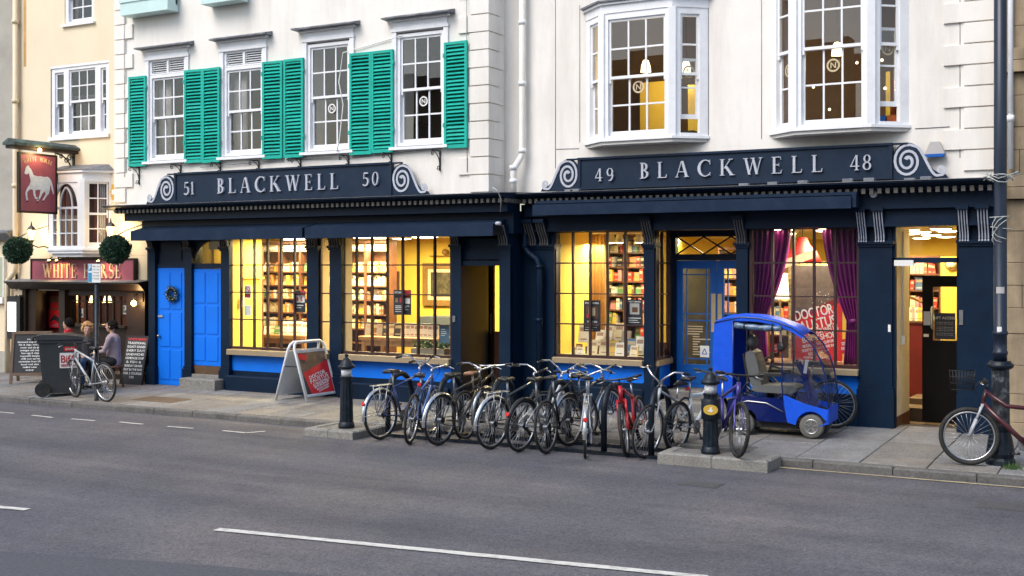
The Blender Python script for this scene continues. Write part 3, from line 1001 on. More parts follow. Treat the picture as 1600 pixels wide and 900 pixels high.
def ceiling_disc(x, y, z, r, label, grp, m, watts, col=(1, .80, .42)):
    t = thing('ceiling_light', label, 'ceiling light', (x, y, z), group=grp)
    MB().lathe([(r * 1.15, 0), (r * 1.15, -.03), (r, -.035)], 16, (x, y, z)).build('light_rim', 'paper', t)
    MB().lathe([(r * .96, -.036), (r * .8, -.05), (r * .3, -.058)], 16, (x, y, z)).build('diffuser', m, t)
    if watts:
        ld = bpy.data.lights.new('ceiling_lamp', 'AREA')
        ld.shape = 'DISK'; ld.size = r * 2.2; ld.energy = watts; ld.color = col
        lo = bpy.data.objects.new('ceiling_lamp', ld)
        COL.objects.link(lo); lo.parent = t; lo.location = (0, 0, -.075)
    return t

def poster(name, label, cat, fr, u0, u1, v0, v1, w, m, parts=(), group=None):
    """a printed sheet (1.5 cm board) with printed areas raised by ink thickness: parts = (u0,u1,v0,v1 in 0..1, material) or text tuples"""
    c = fr.p((u0 + u1) / 2, v0, w)
    t = thing(name, label, cat, c, group=group)
    mb = MB(); fr.box(mb, u0, u1, v0, v1, w - .008, w)
    mb.build('board', m, t)
    W_, H_ = u1 - u0, v1 - v0
    for k, pt in enumerate(parts):
        mb = MB()
        if pt[0] == 'text':
            _, s, cx, cy, size, mm = pt[:6]
            ang = pt[6] if len(pt) > 6 else 0
            wd = pt[7] * W_ if len(pt) > 7 and pt[7] else None
            ca, sa = cos(radians(ang)), sin(radians(ang))
            mp = lambda a, b, d, cx=cx, cy=cy: fr.p(u0 + cx * W_ + a * ca - b * sa, v0 + cy * H_ + a * sa + b * ca, w + .0035 + .0006 * (k % 4) + d)
            text(mb, s, mp, size * H_, align='c', width=wd, bold=.0055 if size > .08 else .003)
            mb.build('lettering', mm, t)
        elif pt[0] == 'quad':
            mb.add([fr.p(u0 + a * W_, v0 + b * H_, w + .0012 + .0004 * (k % 5)) for a, b in pt[1]], [tuple(range(len(pt[1])))])
            mb.build('print', pt[2], t)
        else:
            a, b, c2, d2, mm = pt
            mb.add([fr.p(u0 + p * W_, v0 + q_ * H_, w + .0012 + .0004 * (k % 5)) for p, q_ in ((a, c2), (b, c2), (b, d2), (a, d2))], [(0, 1, 2, 3)])
            mb.build('print', mm, t)
    return t

# ================================================================== LEFT BOOKSHOP BUILDING (nos 51-50)
YPB_ = -0.10
YU, YS, YG = -0.30, -0.45, -0.39           # upper wall, pilaster fronts, glazing
XL0, XL1 = -18.15, -9.70                   # upper wall
LB = thing('bookshop_building', 'white rendered bookshop building with teal shutters and two blue doors', 'building', (-14, 0, 0))
WIN_L = [-16.78, -14.88, -12.93, -11.01]
SPX = [(234, 290), (347, 410), (477, 550), (617, 692)]
ops = []
for cx in WIN_L:
    ops.append((cx - .50, cx + .50, 4.42, 6.36))
wall = MB()
wall_grid(wall, XL0, XL1, 3.50, 9.2, YU, .25, ops)
wall.box(XL0, XL1, .25, 6.0, 9.1, 9.2)
wall.build('wall', 'white', LB)
quoins(LB, XL0, 1, YU, 3.64, 7.9, .27, .47)
quoins(LB, XL1, -1, YU, 3.60, 7.9, .33, .55, ret=(.34, .46))
# thin cable run down the corner and a hairline joint
MB().tube([(XL1 - .38, YU - .045, 7.6), (XL1 - .37, YU - .045, 3.95)], .006, 5).build('wall_cable', 'lead', LB)
MB().tube([(XL0 + .26, YU - .045, 7.9), (XL0 + .27, YU - .045, 4.15)], .004, 5).build('wall_cable', 'lead', LB)
for k, cx in enumerate(WIN_L):
    fr = Fr((cx, YU, 0))
    top = 6.08 if k < 2 else 6.33
    rng = random.Random(k)
    win = sash(LB, Fr((cx, YU - .0, 0)), -.47, .47, 4.44, top, 3, fw=.055)
    if k < 2:                               # louvred vent over the sash
        v = MB()
        for a, b in ((-.47, -.42), (-.025, .025), (.42, .47)): fr.box(v, a, b, 6.085, 6.36, -.10, 0)
        fr.box(v, -.42, .42, 6.085, 6.11, -.1, -.002); fr.box(v, -.42, .42, 6.335, 6.36, -.1, -.002)
        vo = v.build('vent_frame', 'whitepaint', win)
        for z in lin(6.14, 6.31, 4):
            for a, b in ((-.415, -.028), (.028, .415)):
                MB().obb(fr.p((a + b) / 2, z, -.045), ((b - a) / 2, 0, 0), (0, .028, .012), (0, -.002, .006)).build('louvre', 'whitepaint', win)
        b_ = MB(); fr.box(b_, -.42, .42, 6.1, 6.34, -.11, -.098); b_.build('vent_back', 'inkdark', win)
    # moulded surround and hood
    s_ = MB()
    for a, b in ((-.56, -.472), (.472, .56)): fr.box(s_, a, b, 4.42, 6.37, -.02, .035)
    fr.box(s_, -.57, .57, 6.372, 6.43, -.02, .05)
    fr.box(s_, -.54, .54, 6.432, 6.54, -.02, .03)
    fr.box(s_, -.60, .60, 6.542, 6.575, -.02, .09)
    s_.build('window_surround', 'whitepaint', LB)
    hd = MB()
    n = 12
    vs, fs = [], []
    for i in range(n + 1):
        u = -.68 + 1.36 * i / n
        j = rng.uniform(-.012, .012)
        vs += [fr.p(u, 6.575, -.01), fr.p(u, 6.575 + .004, .20 + j), fr.p(u, 6.60 + j * .6, .20 + j), fr.p(u, 6.66, -.01)]
    for i in range(n):
        o = 4 * i
        fs += [(o, o + 4, o + 5, o + 1), (o + 1, o + 5, o + 6, o + 2), (o + 2, o + 6, o + 7, o + 3)]
    fs += [(0, 1, 2, 3), (4 * n + 3, 4 * n + 2, 4 * n + 1, 4 * n)]
    hd.add(vs, fs).build('lead_hood', 'lead', LB)
    sl = MB(); fr.box(sl, -.58, .58, 4.37, 4.419, -.05, .10); sl.build('window_sill', 'whitepaint', LB)
    if k >= 2:
        ring_logo(win, fr, .02, 5.18, -.062, .085, 'paper')
    # curtain and blind inside
    if k < 2:
        cu = MB()
        for i in range(9):
            a = -.42 + .036 * i
            cu.tube([(cx + a, YU + .22, 4.5), (cx + a * .98, YU + .22, 6.3)], .026, 6)
        cu.build('curtain', 'greycloth', LB)
    # louvred shutters
    for sg in (-1, 1):
        hx = cx + sg * .50
        cxs = hx + sg * .232
        sh = MB()
        fs_ = Fr((cxs, YU - .062, 0), rng.uniform(-.06, .06))
        z0, z1 = 4.33 + rng.uniform(-.01, .02), 6.09 + rng.uniform(-.015, .01)
        for a, b in ((-.222, -.178), (.178, .222)): fs_.box(sh, a, b, z0, z1, -.02, .02)
        fs_.box(sh, -.178, .178, z1 - .045, z1, -.02, .02); fs_.box(sh, -.178, .178, z0, z0 + .06, -.02, .02)
        so = sh.build('window_shutter', 'teal', LB)
        if k == 0 and sg < 0:
            sl_ = MB().obb((0, 0, 0), (.178, 0, 0), (0, .019, .019), (0, -.004, .004))
            SLAT = sl_.mesh('shutter_slat', 'teal')
        bk = MB(); fs_.box(bk, -.178, .178, z0 + .06, z1 - .045, -.030, -.025); bk.build('slat_shadow_sheet', mat('teal_slat_shadow', (0.004, 0.09, 0.07), 0.7), so)  # darker teal sheet stands in for the shadow between the slats
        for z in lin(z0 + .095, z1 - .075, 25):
            inst('shutter_slat', SLAT, so, fs_.p(0, z + rng.uniform(-.003, .003), .0), (rng.uniform(-.16, .16), rng.uniform(-.006, .006), fs_.ang))
        for z in (z0 + .35, z1 - .25):      # strap hinges
            hg = MB(); fs_.box(hg, -sg * .222 - .02, -sg * .222 + .02, z, z + .07, .0, .027); hg.build('hinge', 'teal', so)
for px, py in ((218, 287), (283, 280), (345, 273), (405, 268), (470, 262), (545, 258), (612, 252), (688, 262)):
    X_ = PX(px, YU)
    scroll_bracket(LB, X_, YU, 4.33, .34 if px in (218, 688) else .22, .26)
MB().tube([(-11.35, YU - .03, 6.3), (-12.6, YU - .03, 6.12), (-12.62, YU - .12, 5.6), (-12.52, YU - .13, 5.2), (-12.6, YU - .13, 4.6), (-12.66, YU - .12, 4.40)], .009, 6).build('loose_cable', 'paper', LB)
MB().tube([(-10.55, YU - .05, 4.36), (-12.4, YU - .04, 4.30), (-13.6, YU - .04, 4.32), (-15.9, YU - .04, 4.26)], .007, 5).build('wall_cable', 'lead', LB)
# second-floor window boxes just reaching into view
for cx, half in ((-17.1, .62), (-15.2, .45)):
    bx = MB().box(cx - half, cx + half, YU - .30, YU - .02, 7.23, 7.50)
    bx.box(cx - half - .02, cx + half + .02, YU - .32, YU - .01, 7.47, 7.52)
    bx.build('window_box', mat('pale_aqua_paint', (0.56, 0.74, 0.72), 0.5, 0.05, 4), LB)
for cx in (-17.6, -16.7):
    sh = MB().box(cx - .22, cx + .22, YU - .09, YU - .04, 7.36, 9.0)
    sh.build('window_shutter', 'teal', LB)

# --- entablature: frieze, dentils, lead-covered cornice
XC0, XC1 = -17.80, -9.10
ent = MB()
ent.box(XC0 + .30, XC1 - .02, -.70, YU + .02, 3.27, 3.44)          # fascia beam
ent.box(XC0 + .55, XC1 - .02, -.50, .1, 2.93, 3.27)                # deep frieze in shadow
ent.box(XC0 + .22, XC1 - .08, -.80, -.702, 3.405, 3.44)
ent.box(XC0 + .12, XC1 - .03, -.80, YU + .02, 3.442, 3.475)
ent.build('frieze', 'navy', LB)
co = MB()
prof = [(.1, 3.478), (-.84, 3.478), (-.86, 3.49), (-.93, 3.512), (-.97, 3.53), (-.97, 3.548), (.1, 3.60)]
co.prism(prof, lambda u, v, w: (w, u, v), XC0, XC1)
cob = co.build('cornice', 'navy', LB)
ld = MB().prism([(.08, 3.603), (-.985, 3.551), (-.985, 3.558), (.08, 3.61)], lambda u, v, w: (w, u, v), XC0 - .015, XC1 + .015)
ld.build('lead_flashing', 'lead', cob)
# dentil course (blocks under the cornice)
dn = MB()
x = XC0 + .20
while x < XC1 - .06:
    dn.box(x, x + .05, -.855, -.798, 3.41, 3.472); x += .105
y = -.80
while y < -.06:
    dn.box(XC1 - .03, XC1 + .022, y, y + .05, 3.41, 3.472); y += .105
dn.build('dentil_course', 'bronze', LB, kind='stuff')
# --- awning cases with their valances
for a, b, lab in ((PX(204, -.9), PX(472, -.9), 0), (PX(476, -.9), PX(770, -.9), 1)):
    aw = MB().prism([(-.52, 3.16), (-.86, 3.075), (-.90, 3.07), (-.90, 2.885), (-.875, 2.885), (-.86, 3.03), (-.52, 3.10)], lambda u, v, w: (w, u, v), a, b)
    ao = aw.build('awning_case', 'awning', LB)
    for xx in (a + .01, b - .03):
        MB().box(xx, xx + .02, -.885, -.5, 2.90, 3.06).build('awning_end', 'iron', ao)
MB().lathe([(.03, 0), (.03, .08)], 10, (PX(770, -.9) + .0, -.8, 3.08), (1, 0, 0)).build('awning_winder', 'silver', LB)
# --- pilasters with fluted brackets
PIL = [(232, 242), (288, 299), (345, 358), (480, 497), (515, 533), (705, 720), (780, 797)]
for a, b in PIL:
    x0, x1 = PX(a, YS), PX(b, YS)
    yb = YG + .02
    pilaster(LB, x0, x1, YS, ZP - .02, 2.72, yb, .42)
    console(LB, x0 + .01, x1 - .01, YS, 2.77, 3.06, 'bronze', .12)
# dark end wall, return to the right-hand shop
MB().box(PX(232, YS), PX(242, YS), YG + .02, .1, ZP, 3.2).build('end_wall', 'navy', LB)
rt = MB().box(PX(797, YS) - .02, PX(797, YS) + .0, YS + .05, .02, ZP, 3.3)
rt.box(PX(780, YS), PX(797, YS) - .021, YG + .021, .02, ZP, 3.3)
rt.build('return_wall', 'navy', LB)
MB().box(PX(230, YPB_) - .08, PX(240, YS), .06, .26, ZP, 3.45).build('end_wall', 'navy', LB)
# --- two blue doors
def plank_door(x0, x1, z0, z1, y, name, label, knob):
    d = MB().box(x0, x1, y, y + .05, z0, z1).build(name, 'blue', LB, label=label)
    n = 4
    for i in range(2):
        for j, (za, zb) in enumerate(((.05, .30), (.33, .62), (.65, .96))):
            a = x0 + (x1 - x0) * (.10 + .43 * i); b = a + (x1 - x0) * .36
            MB().cbox(a, b, y - .012, y + .01, z0 + (z1 - z0) * za, z0 + (z1 - z0) * zb, .006).xform(Matrix()).build('door_panel', 'blue', d)
    if knob:
        MB().ball((x0 + .07, y - .05, 1.08), .032, nu=10, nv=8).build('door_knob', 'steel', d)
        MB().box(x0 + .04, x0 + .16, y - .035, y - .001, 1.44, 1.475).build('door_handle', 'alu', d)
    return d
YDR = -.385
d0, d1 = PX(246.5, YDR), PX(288.6, YDR)
plank_door(d0, d1, .155, 2.38, YDR, 'street_door', 'blue street door with a round wreath', True)
e0, e1 = PX(299.5, YDR), PX(346, YDR)
plank_door(e0, e1, .56, 2.36, YDR, 'street_door', 'blue door above stone steps', False)
fr_ = MB()
fr_.box(PX(242, YS) - .02, d0 - .003, -.41, -.1, .12, 2.95); fr_.box(d1 + .003, e0 - .003, -.395, -.1, .12, 2.95)
fr_.box(e1 + .003, PX(358, YS) - .02, -.395, -.1, .12, 2.95)
fr_.box(d0, d1, -.40, -.1, 2.383, 2.45); fr_.box(e0, e1, -.40, -.1, 2.363, 2.46)
fr_.box(d0, d1, -.375, -.1, 2.452, 2.96)
fr_.box(d0 + .08, d1 - .08, -.392, -.376, 2.52, 2.86)
fr_.build('door_frame', 'navy', LB)
# fanlight over the second door: quarter-round light in a dark spandrel
fx0, fx1 = e0, e1
cut = [(fx0, 2.462)] + [(fx0 + .03, 2.462)] + [(fx0 + .05 + (fx1 - fx0 - .05) * (1 - cos(radians(a))), 2.47 + .46 * sin(radians(a))) for a in range(0, 91, 9)] + [(fx1, 2.97), (fx0, 2.97)]
MB().prism(cut, lambda u, v, w: (u, w, v), -.39, -.35).build('fanlight_spandrel', 'navy', LB)
MB().box(fx0, fx1, -.34, -.335, 2.463, 2.95).build('fanlight_pane', 'glass', LB)
MB().box(fx0 - .2, fx1 + .2, .42, .46, 2.2, 3.1).build('lobby_wall', 'ylwall', LB)
MB().box(fx0 - .25, fx1 + .3, -.1, .46, 2.18, 2.2).build('lobby_shelf', 'ylwall', LB)
MB().box(fx0 + .25, fx1 + .1, -.20, -.15, 2.72, 2.95).build('lobby_fitting', 'greystone', LB)
MB().box(fx0, fx1, -.395, -.36, .402, .555).build('kick_board', mat('brown_kick_board', (0.10, 0.055, 0.025), 0.6, 0.2, 6), LB)
MB().cbox(fx0 - .02, fx1 + .02, -.47, -.1, .345, .40, .006).build('door_step', 'granite', LB)
MB().cbox(PX(284, -.66), PX(339, -.66), -.72, -.19, .05, .343, .02).build('door_step', 'granite', LB)
lcl = thing('lobby_light', 'warm light behind the fanlight over the second blue door', 'ceiling light', ((fx0 + fx1) / 2, .1, 2.93))
MB().lathe([(.09, 0), (.06, -.05)], 12, ((fx0 + fx1) / 2, .1, 2.93)).build('diffuser', glow('warm_diffuser', (1, .86, .55), 6.0), lcl)
ldl = bpy.data.lights.new('lobby_lamp', 'POINT'); ldl.energy = 9; ldl.color = (1, .75, .35); ldl.shadow_soft_size = .06
lo = bpy.data.objects.new('lobby_lamp', ldl); COL.objects.link(lo); lo.parent = lcl; lo.location = (0, .1, -.12)
# --- glazing
us1 = [PX(p, YG) for p in (361, 376.5, 397, 418, 439, 460, 481, 501, 516)]
VL = [0.945, 1.44, 1.935, 2.43, 2.925]
fG = Fr((0, YG, 0))
grid_window(LB, fG, us1, VL)
us2 = [PX(p, YG) for p in (534, 557, 581, 605, 629, 653, 679, 704)]
grid_window(LB, fG, us2, VL)
w0, w1, w2, w3 = PX(358, YS), PX(515, YS), PX(533, YS), PX(705, YS)
for a, b, s0 in ((w0, w1, 'left'), (w2, w3, 'right')):
    MB().cbox(a + .004, b - .004, -.53, YG + .03, .80, .895, .01).build('window_ledge', 'sill', LB)
    MB().box(a, b, -.37, -.2, .50, .80).build('stall_riser', 'blue', LB)
    MB().box(a, b, -.38, YG + .02, .42, .50).build('riser_moulding', 'navy', LB)
    MB().cbox(a, b, -.56, -.2, ZP - .02, .42, .02).build('shop_plinth', 'navy', LB)
# --- recessed entrance at the right end
pa, pb = PX(720, YS), PX(780, YS)
ed = MB()
ed.box(pa, pb, -.36, -.2, 2.52, 3.0); ed.box(pa, pb, -.40, -.15, 2.42, 2.50)
ed.build('entrance_head', 'navy', LB)
iw = MB().box(pa - .05, pa, YG + .02, .50, .09, 2.9); iw.box(pb, pb + .04, .02, 1.2, .09, 2.9)
iw.box(pa - .05, pb + .04, YG + .03, .50, 2.86, 2.9)
iw.build('entrance_side', 'navy', LB)
MB().cbox(pa - .05, pb + .05, -.50, 1.2, ZP - .02, .22, .012).build('entrance_step', SLABS[3], LB)
# porch: glazed side light, dark half-open door, lit wall beyond
YP = .45
sd = MB()
q0, q1 = PX(728, YP), PX(742, YP)
sd.box(pa, q0, YP, YP + .05, .22, 2.86); sd.box(q1, q1 + .05, YP, YP + .05, .22, 2.86); sd.box(q0, q1, YP, YP + .05, .22, .80)
for z in (1.45, 2.0): sd.box(q0, q1, YP + .01, YP + .04, z - .012, z + .012)
sd.box(pa, pb + .1, YP, YP + .05, 2.45, 2.86)
sd.build('porch_screen', 'pubwood', LB)
MB().box(q0, q1, YP + .02, YP + .026, .80, 2.45).build('pane', 'glass', LB)
dd = thing('porch_door', 'dark brown shop door standing half open in the left porch', 'door', (q1 + .05, YP + .05, .22))
x0, x1 = PX(744, .6), PX(771.5, .6)
MB().box(x0, x1, .6, .645, .23, 2.42).build('door_leaf', mat('dark_brown_door', (0.016, 0.008, 0.005), 0.4, 0.15, 6, spec=0.2), dd)
MB().box(x0 + .08, x1 - .10, .588, .60, 1.2, 2.28).build('door_panel', mat('brown_door_panel', (0.04, 0.02, 0.009), 0.45, 0.2, 5, spec=0.2), dd)
MB().box(x1 - .06, x1 - .03, .57, .60, 1.25, 1.6).build('pull_handle', 'steel', dd)
MB().box(x1, PX(786, .62), .62, .66, .2, 1.30).build('porch_dado', 'darkwood', LB)

# --- interior of the left shop
RL0, RL1, RB, RZ0, RZ1 = PX(360.5, YG), -9.30, 4.0, .34, 2.985
rm = MB()
rm.box(RL0 - .05, RL0, YG + .06, .40, RZ0, RZ1); rm.box(-18.2, RL0 - .05, .47, .52, RZ0, RZ1); rm.box(-18.2, -18.15, .52, RB, RZ0, RZ1); rm.box(-18.2, RL1, RB, RB + .05, RZ0, RZ1); rm.box(RL1, RL1 + .05, 1.25, RB, RZ0, RZ1)
rm.build('interior_wall', 'ylwall', LB)
MB().box(RL0 - .05, RL1 + .05, YG + .06, .52, RZ1, RZ1 + .05).box(-18.2, RL1 + .05, .52, RB, RZ1, RZ1 + .05).build('interior_ceiling', 'ceil', LB)
MB().box(-18.2, pa - .06, YG + .06, RB, RZ0 - .05, RZ0).build('interior_floor', 'carpet', LB)
MB().box(pa - .06, RL1 + .05, .72, RB, RZ0 - .05, RZ0).build('interior_floor', 'carpet', LB)
for px in (480, 515):                      # piers behind the pilasters
    x = PX(px + (17 if px == 480 else 18), YS)
    MB().box(x - .16, x - .01, YG + .08, YG + .27, RZ0, RZ1).build('interior_pier', 'paleyl', LB)
bx0, bx1 = PX(385, .55), PX(404, .55)
bp = thing('wood_partition', 'red-brown boarded partition at the left end of the left shop window', 'partition', ((bx0 + bx1) / 2, .6, RZ0))
nb = 9
for i in range(nb):
    z0 = RZ0 + (2.72 - RZ0) * i / nb; z1 = RZ0 + (2.72 - RZ0) * (i + 1) / nb
    MB().box(bx0, bx1, .55 + (.004 if i % 2 else 0), .62, z0 + .006, z1 - .006).build('board', 'darkwood', bp)
MB().box(bx0 - .02, bx1 + .03, .575, .66, RZ0, 2.76).build('frame', 'darkwood', bp)
# run of bookcases
BKY = 1.75
BKX0, BKX1 = PX(404, BKY), PX(606, BKY)
nb = 6
SHZ = [.66, .93, 1.20, 1.48, 1.76, 2.03, 2.30]
rng = random.Random(11)
bw = (BKX1 - BKX0) / nb
for i in range(nb):
    a, b = BKX0 + bw * i, BKX0 + bw * (i + 1)
    t = thing('bookcase', '%s bookcase from the left in the brown run along the back of the left shop' % ORD[i], 'bookcase', ((a + b) / 2, BKY, RZ0), group='brown bookcases along the back wall')
    for xx in (a, b - .025): MB().box(xx, xx + .025, BKY, BKY + .3, RZ0, 2.86).build('side_panel', 'darkwood', t)
    MB().box(a + .025, b - .025, BKY + .27, BKY + .3, RZ0, 2.70).build('back_panel', 'darkwood', t)
    for z in SHZ: MB().box(a + .025, b - .025, BKY + .005, BKY + .27, z - .025, z).build('shelf', 'darkwood', t)
    MB().box(a + .025, b - .025, BKY - .01, BKY + .05, 2.70, 2.83).build('header_board', mat('grey_header_board', (0.30, 0.27, 0.22), 0.7, 0.05), t)
    MB().box(a - .0, b + .0, BKY - .03, BKY + .3, 2.86, 2.90).build('cornice_board', 'darkwood', t)
    lt = MB(); text(lt, 'BIOGRAPHY', front((a + b) / 2, BKY - .013, 2.735), .06, align='c', bold=.006); lt.build('lettering', 'paper', t)
    for j, z in enumerate(SHZ[2:]):
        books_row(a + .03, b - .03, BKY + .10, z + .001, .215, 'on shelf %s, %s back bookcase, left shop' % (('one', 'two', 'three', 'four', 'five')[j], ORD[i]),
                  'books on the back bookcases', rng, BM_BRIGHT, face=.30, minw=.034, maxw=.075, skip=.01)
# display tables with books
def table(name, label, x0, x1, y0, y1, z, m='wood'):
    t = thing(name, label, 'table', ((x0 + x1) / 2, (y0 + y1) / 2, RZ0))
    MB().cbox(x0, x1, y0, y1, z - .07, z, .008).build('table_top', m, t)
    for a in (x0 + .05, x1 - .12):
        for b in (y0 + .04, y1 - .11):
            MB().box(a, a + .07, b, b + .07, RZ0, z - .07).build('leg', m, t)
    MB().box(x0 + .12, x1 - .12, y0 + .05, y0 + .08, z - .17, z - .07).build('apron', m, t)
    return t
def facing_row(x0, x1, n, y, z, w, h, colour, where, grp, tilt=-.25, gap=1.0):
    for k in range(n):
        x = x0 + (x1 - x0) * (k + .5) / n
        o = inst('book', BOOKM[colour if isinstance(colour, str) else colour[k % len(colour)]], None, (x, y, z), (tilt, 0, .28), (w, .03, h * (1 + .03 * ((k * 7) % 3 - 1))))
        c = colour if isinstance(colour, str) else colour[k % len(colour)]
        tag(o, '%s book propped upright, %s from the left %s' % (c, ORD[k], where), 'book', grp)
ta, tb = PX(562, .75), PX(686, .75)
table('display_table', 'oak display table with rows of propped books in the right-hand left-shop window', ta, tb, .70, 1.45, 1.13)
facing_row(PX(572, .95), PX(626, .95), 6, .95, 1.13, .15, .24, ['grey', 'brown', 'grey', 'black', 'cream', 'black'], 'on the oak display table', 'dark books on the display table')
facing_row(PX(628, .95), PX(683, .95), 8, .95, 1.13, .13, .25, 'white', 'in the white row on the oak table', 'white books on the display table')
t0, t1 = PX(408, 1.3), PX(482, 1.3)
table('display_table', 'low oak table before the bookcases in the left window', t0, t1, 1.2, 1.8, 1.06)
facing_row(PX(438, 1.35), PX(482, 1.35), 4, 1.35, 1.06, .17, .27, 'white', 'on the low oak table', 'white books on the low table')
facing_row(PX(412, 1.35), PX(436, 1.35), 3, 1.40, 1.06, .17, .16, ['white', 'cream', 'green'], 'at the left of the low table', 'small books on the low table')
# framed picture on the yellow wall, with its lamp
def picture(x0, x1, z0, z1, y):
    t = thing('framed_picture', 'large dark picture in a gilt frame on the yellow shop wall', 'picture', ((x0 + x1) / 2, y, z0))
    fwid = .12
    f = MB()
    f.box(x0, x0 + fwid, y - .06, y, z0, z1); f.box(x1 - fwid, x1, y - .06, y, z0, z1)
    f.box(x0 + fwid, x1 - fwid, y - .06, y, z0, z0 + fwid); f.box(x0 + fwid, x1 - fwid, y - .06, y, z1 - fwid, z1)
    f.build('frame', 'gold', t)
    MB().box(x0 + fwid, x1 - fwid, y - .03, y - .005, z0 + fwid, z1 - fwid).build('mount', 'paleyl', t)
    m_ = mat('dim_engraving', (0.06, 0.055, 0.03), 0.6, 0.7, 14, dirt=(0.22, 0.18, 0.10), dirt_amt=0.8, dirt_s=9)
    MB().box(x0 + fwid * 1.6, x1 - fwid * 1.6, y - .036, y - .03, z0 + fwid * 1.6, z1 - fwid * 1.6).build('print', m_, t)
picture(PX(659, 3.9), PX(742, 3.9), PZ(690, 478, 3.9), PZ(690, 411, 3.9), 3.98)
pl = thing('picture_lamp', 'small brass wall lamp above the framed picture', 'lamp', (PX(697, 3.9), 3.9, 2.70))
MB().ball((PX(697, 3.9), 3.86, 2.70), .07, nu=10, nv=8).build('lamp_shade', 'gold', pl)
MB().tube([(PX(690, 3.9) - .3, 3.9, 2.62), (PX(697, 3.9) + .5, 3.9, 2.62)], .012, 6).build('arm', 'gold', pl)
for k, px in enumerate((608, 616)):
    o = MB().box(PX(px, 3.9), PX(px + 5, 3.9), 3.93, 3.98, 1.75, 2.30).build('framed_print', 'darkwood')
    tag(o, ('narrow dark frame on the yellow wall beside the bookcases', 'narrow dark frame nearest the big picture on the yellow wall')[k], 'picture frame')
MB().box(PX(655, 2.6), PX(712, 2.6), 2.6, 3.2, RZ0, 1.42).build('shop_counter', mat('slate_counter', (0.06, 0.075, 0.09), 0.5, 0.1), label='slate grey counter under the framed picture', cat='counter')
# plants at the foot of the window
def leaf_clump(name, label, x0, x1, y, z, n, h, m, cat, seed):
    t = thing(name, label, cat, ((x0 + x1) / 2, y, z))
    r = random.Random(seed); mb = MB()
    for i in range(n):
        c = Vector((r.uniform(x0, x1), y + r.uniform(-.12, .12), z + r.uniform(0.02, h)))
        a = Vector((r.uniform(-1, 1), r.uniform(-1, 1), r.uniform(-.3, 1))).normalized(); b = a.cross(Vector((r.uniform(-1, 1), r.uniform(-1, 1), r.uniform(-1, 1)))).normalized()
        L = r.uniform(.04, .08); w = L * .35
        mb.add([c, c + a * L * .5 + b * w, c + a * L, c + a * L * .5 - b * w], [(0, 1, 2, 3)])
    mb.build('foliage', m, t)
    MB().box(x0, x1, y - .12, y + .12, z - .12, z + .02).build('trough', 'sill', t)
leaf_clump('plant_trough', 'green plants in a trough at the foot of the right-hand left-shop window', PX(648, .2), PX(700, .2), .2, .98, 260, .12, 'leafy', 'plant', 4)
leaf_clump('plant_trough', 'green plants behind the glass of the left porch', PX(729, .9), PX(745, .9), .9, .92, 120, .35, 'leafy', 'plant', 5)
# notices behind the glass
fP = Fr((0, YG + .06, 0))
def pv(px, py, Y): return PX(px, Y), PZ(px, py, Y)
def pbox(x0, y0, x1, y1, Y):
    xm = (x0 + x1) / 2
    return PX(x0, Y), PX(x1, Y), PZ(xm, y1, Y), PZ(xm, y0, Y)
YN = YG + .06
u0, u1, v0, v1 = pbox(382, 446, 392, 466, YN)
t = poster('no_smoking_notice', 'red and white no-entry notice behind the left window', 'notice', fP, u0, u1, v0, v1, 0, 'paper', [(.08, .92, .06, .34, 'postred')])
rg = MB()
for pl_ in ringq(0, 0, .055, .055, .042, .042, 0, 360, 18) + [((-.04, .03), (.03, -.04), (.04, -.03), (-.03, .04))]:
    rg.prism(pl_, lambda a, b, d: fP.p((u0 + u1) / 2 + a, v0 + (v1 - v0) * .68 + b, .003 + d), 0, .001)
rg.build('symbol', 'postred', t)
u0, u1, v0, v1 = pbox(382, 477, 392, 493, YN)
poster('paper_notice', 'plain white paper notice below the red notice', 'notice', fP, u0, u1, v0, v1, 0, 'paper')
u0, u1, v0, v1 = pbox(462, 454, 477, 488, YN)
poster('window_poster', 'dark poster with a red corner behind the left window', 'poster', fP, u0, u1, v0, v1, 0, 'inkdark',
       [(.5, 1, .8, 1, 'postred'), (.06, .42, .45, .78, 'paper'), (.5, .94, .45, .78, 'paper'), (.12, .32, .5, .7, 'postred'), (.55, .7, .5, .74, 'postred'), (.1, .8, .3, .34, 'paper'), (.1, .6, .2, .23, 'paper')])
u0, u1, v0, v1 = pbox(615, 453, 642, 492, YN)
poster('window_poster', 'dark poster with a red heart shape hanging in the second window', 'poster', fP, u0, u1, v0, v1, 0, 'inkdark',
       [('quad', ((.62, .98), (.98, .98), (.96, .8), (.8, .66), (.6, .85)), 'postred'), (.1, .25, .5, .68, 'wood'), (.36, .56, .5, .72, 'postred'), (.68, .95, .45, .68, 'paper'),
        ('text', 'PICTURED', .3, .86, .07, 'paper', 0, .45), (.1, .9, .34, .37, 'paper'), (.1, .75, .27, .30, 'paper'), (.1, .85, .2, .22, 'paper'), (.1, .5, .12, .14, 'paper')])
u0, u1, v0, v1 = pbox(686, 507, 702, 536, YN)
poster('window_poster', 'slate blue notice low at the right of the second window', 'poster', fP, u0, u1, v0, v1, 0, mat('slate_blue_card', (0.05, 0.11, 0.17), 0.6, 0.05),
       [(.25, .6, .72, .75, 'paper'), (.2, .7, .6, .62, 'paper'), (.2, .75, .5, .52, 'paper'), (.2, .6, .4, .42, 'paper')])
MB().box(PX(362.5, YG), PX(366, YG), -.16, -.12, 1.66, 1.86).build('fire_point', 'paper', LB)
MB().box(PX(362.5, YG) + .01, PX(366, YG) - .01, -.17, -.161, 1.78, 1.84).build('fire_call_point', 'red', LB)
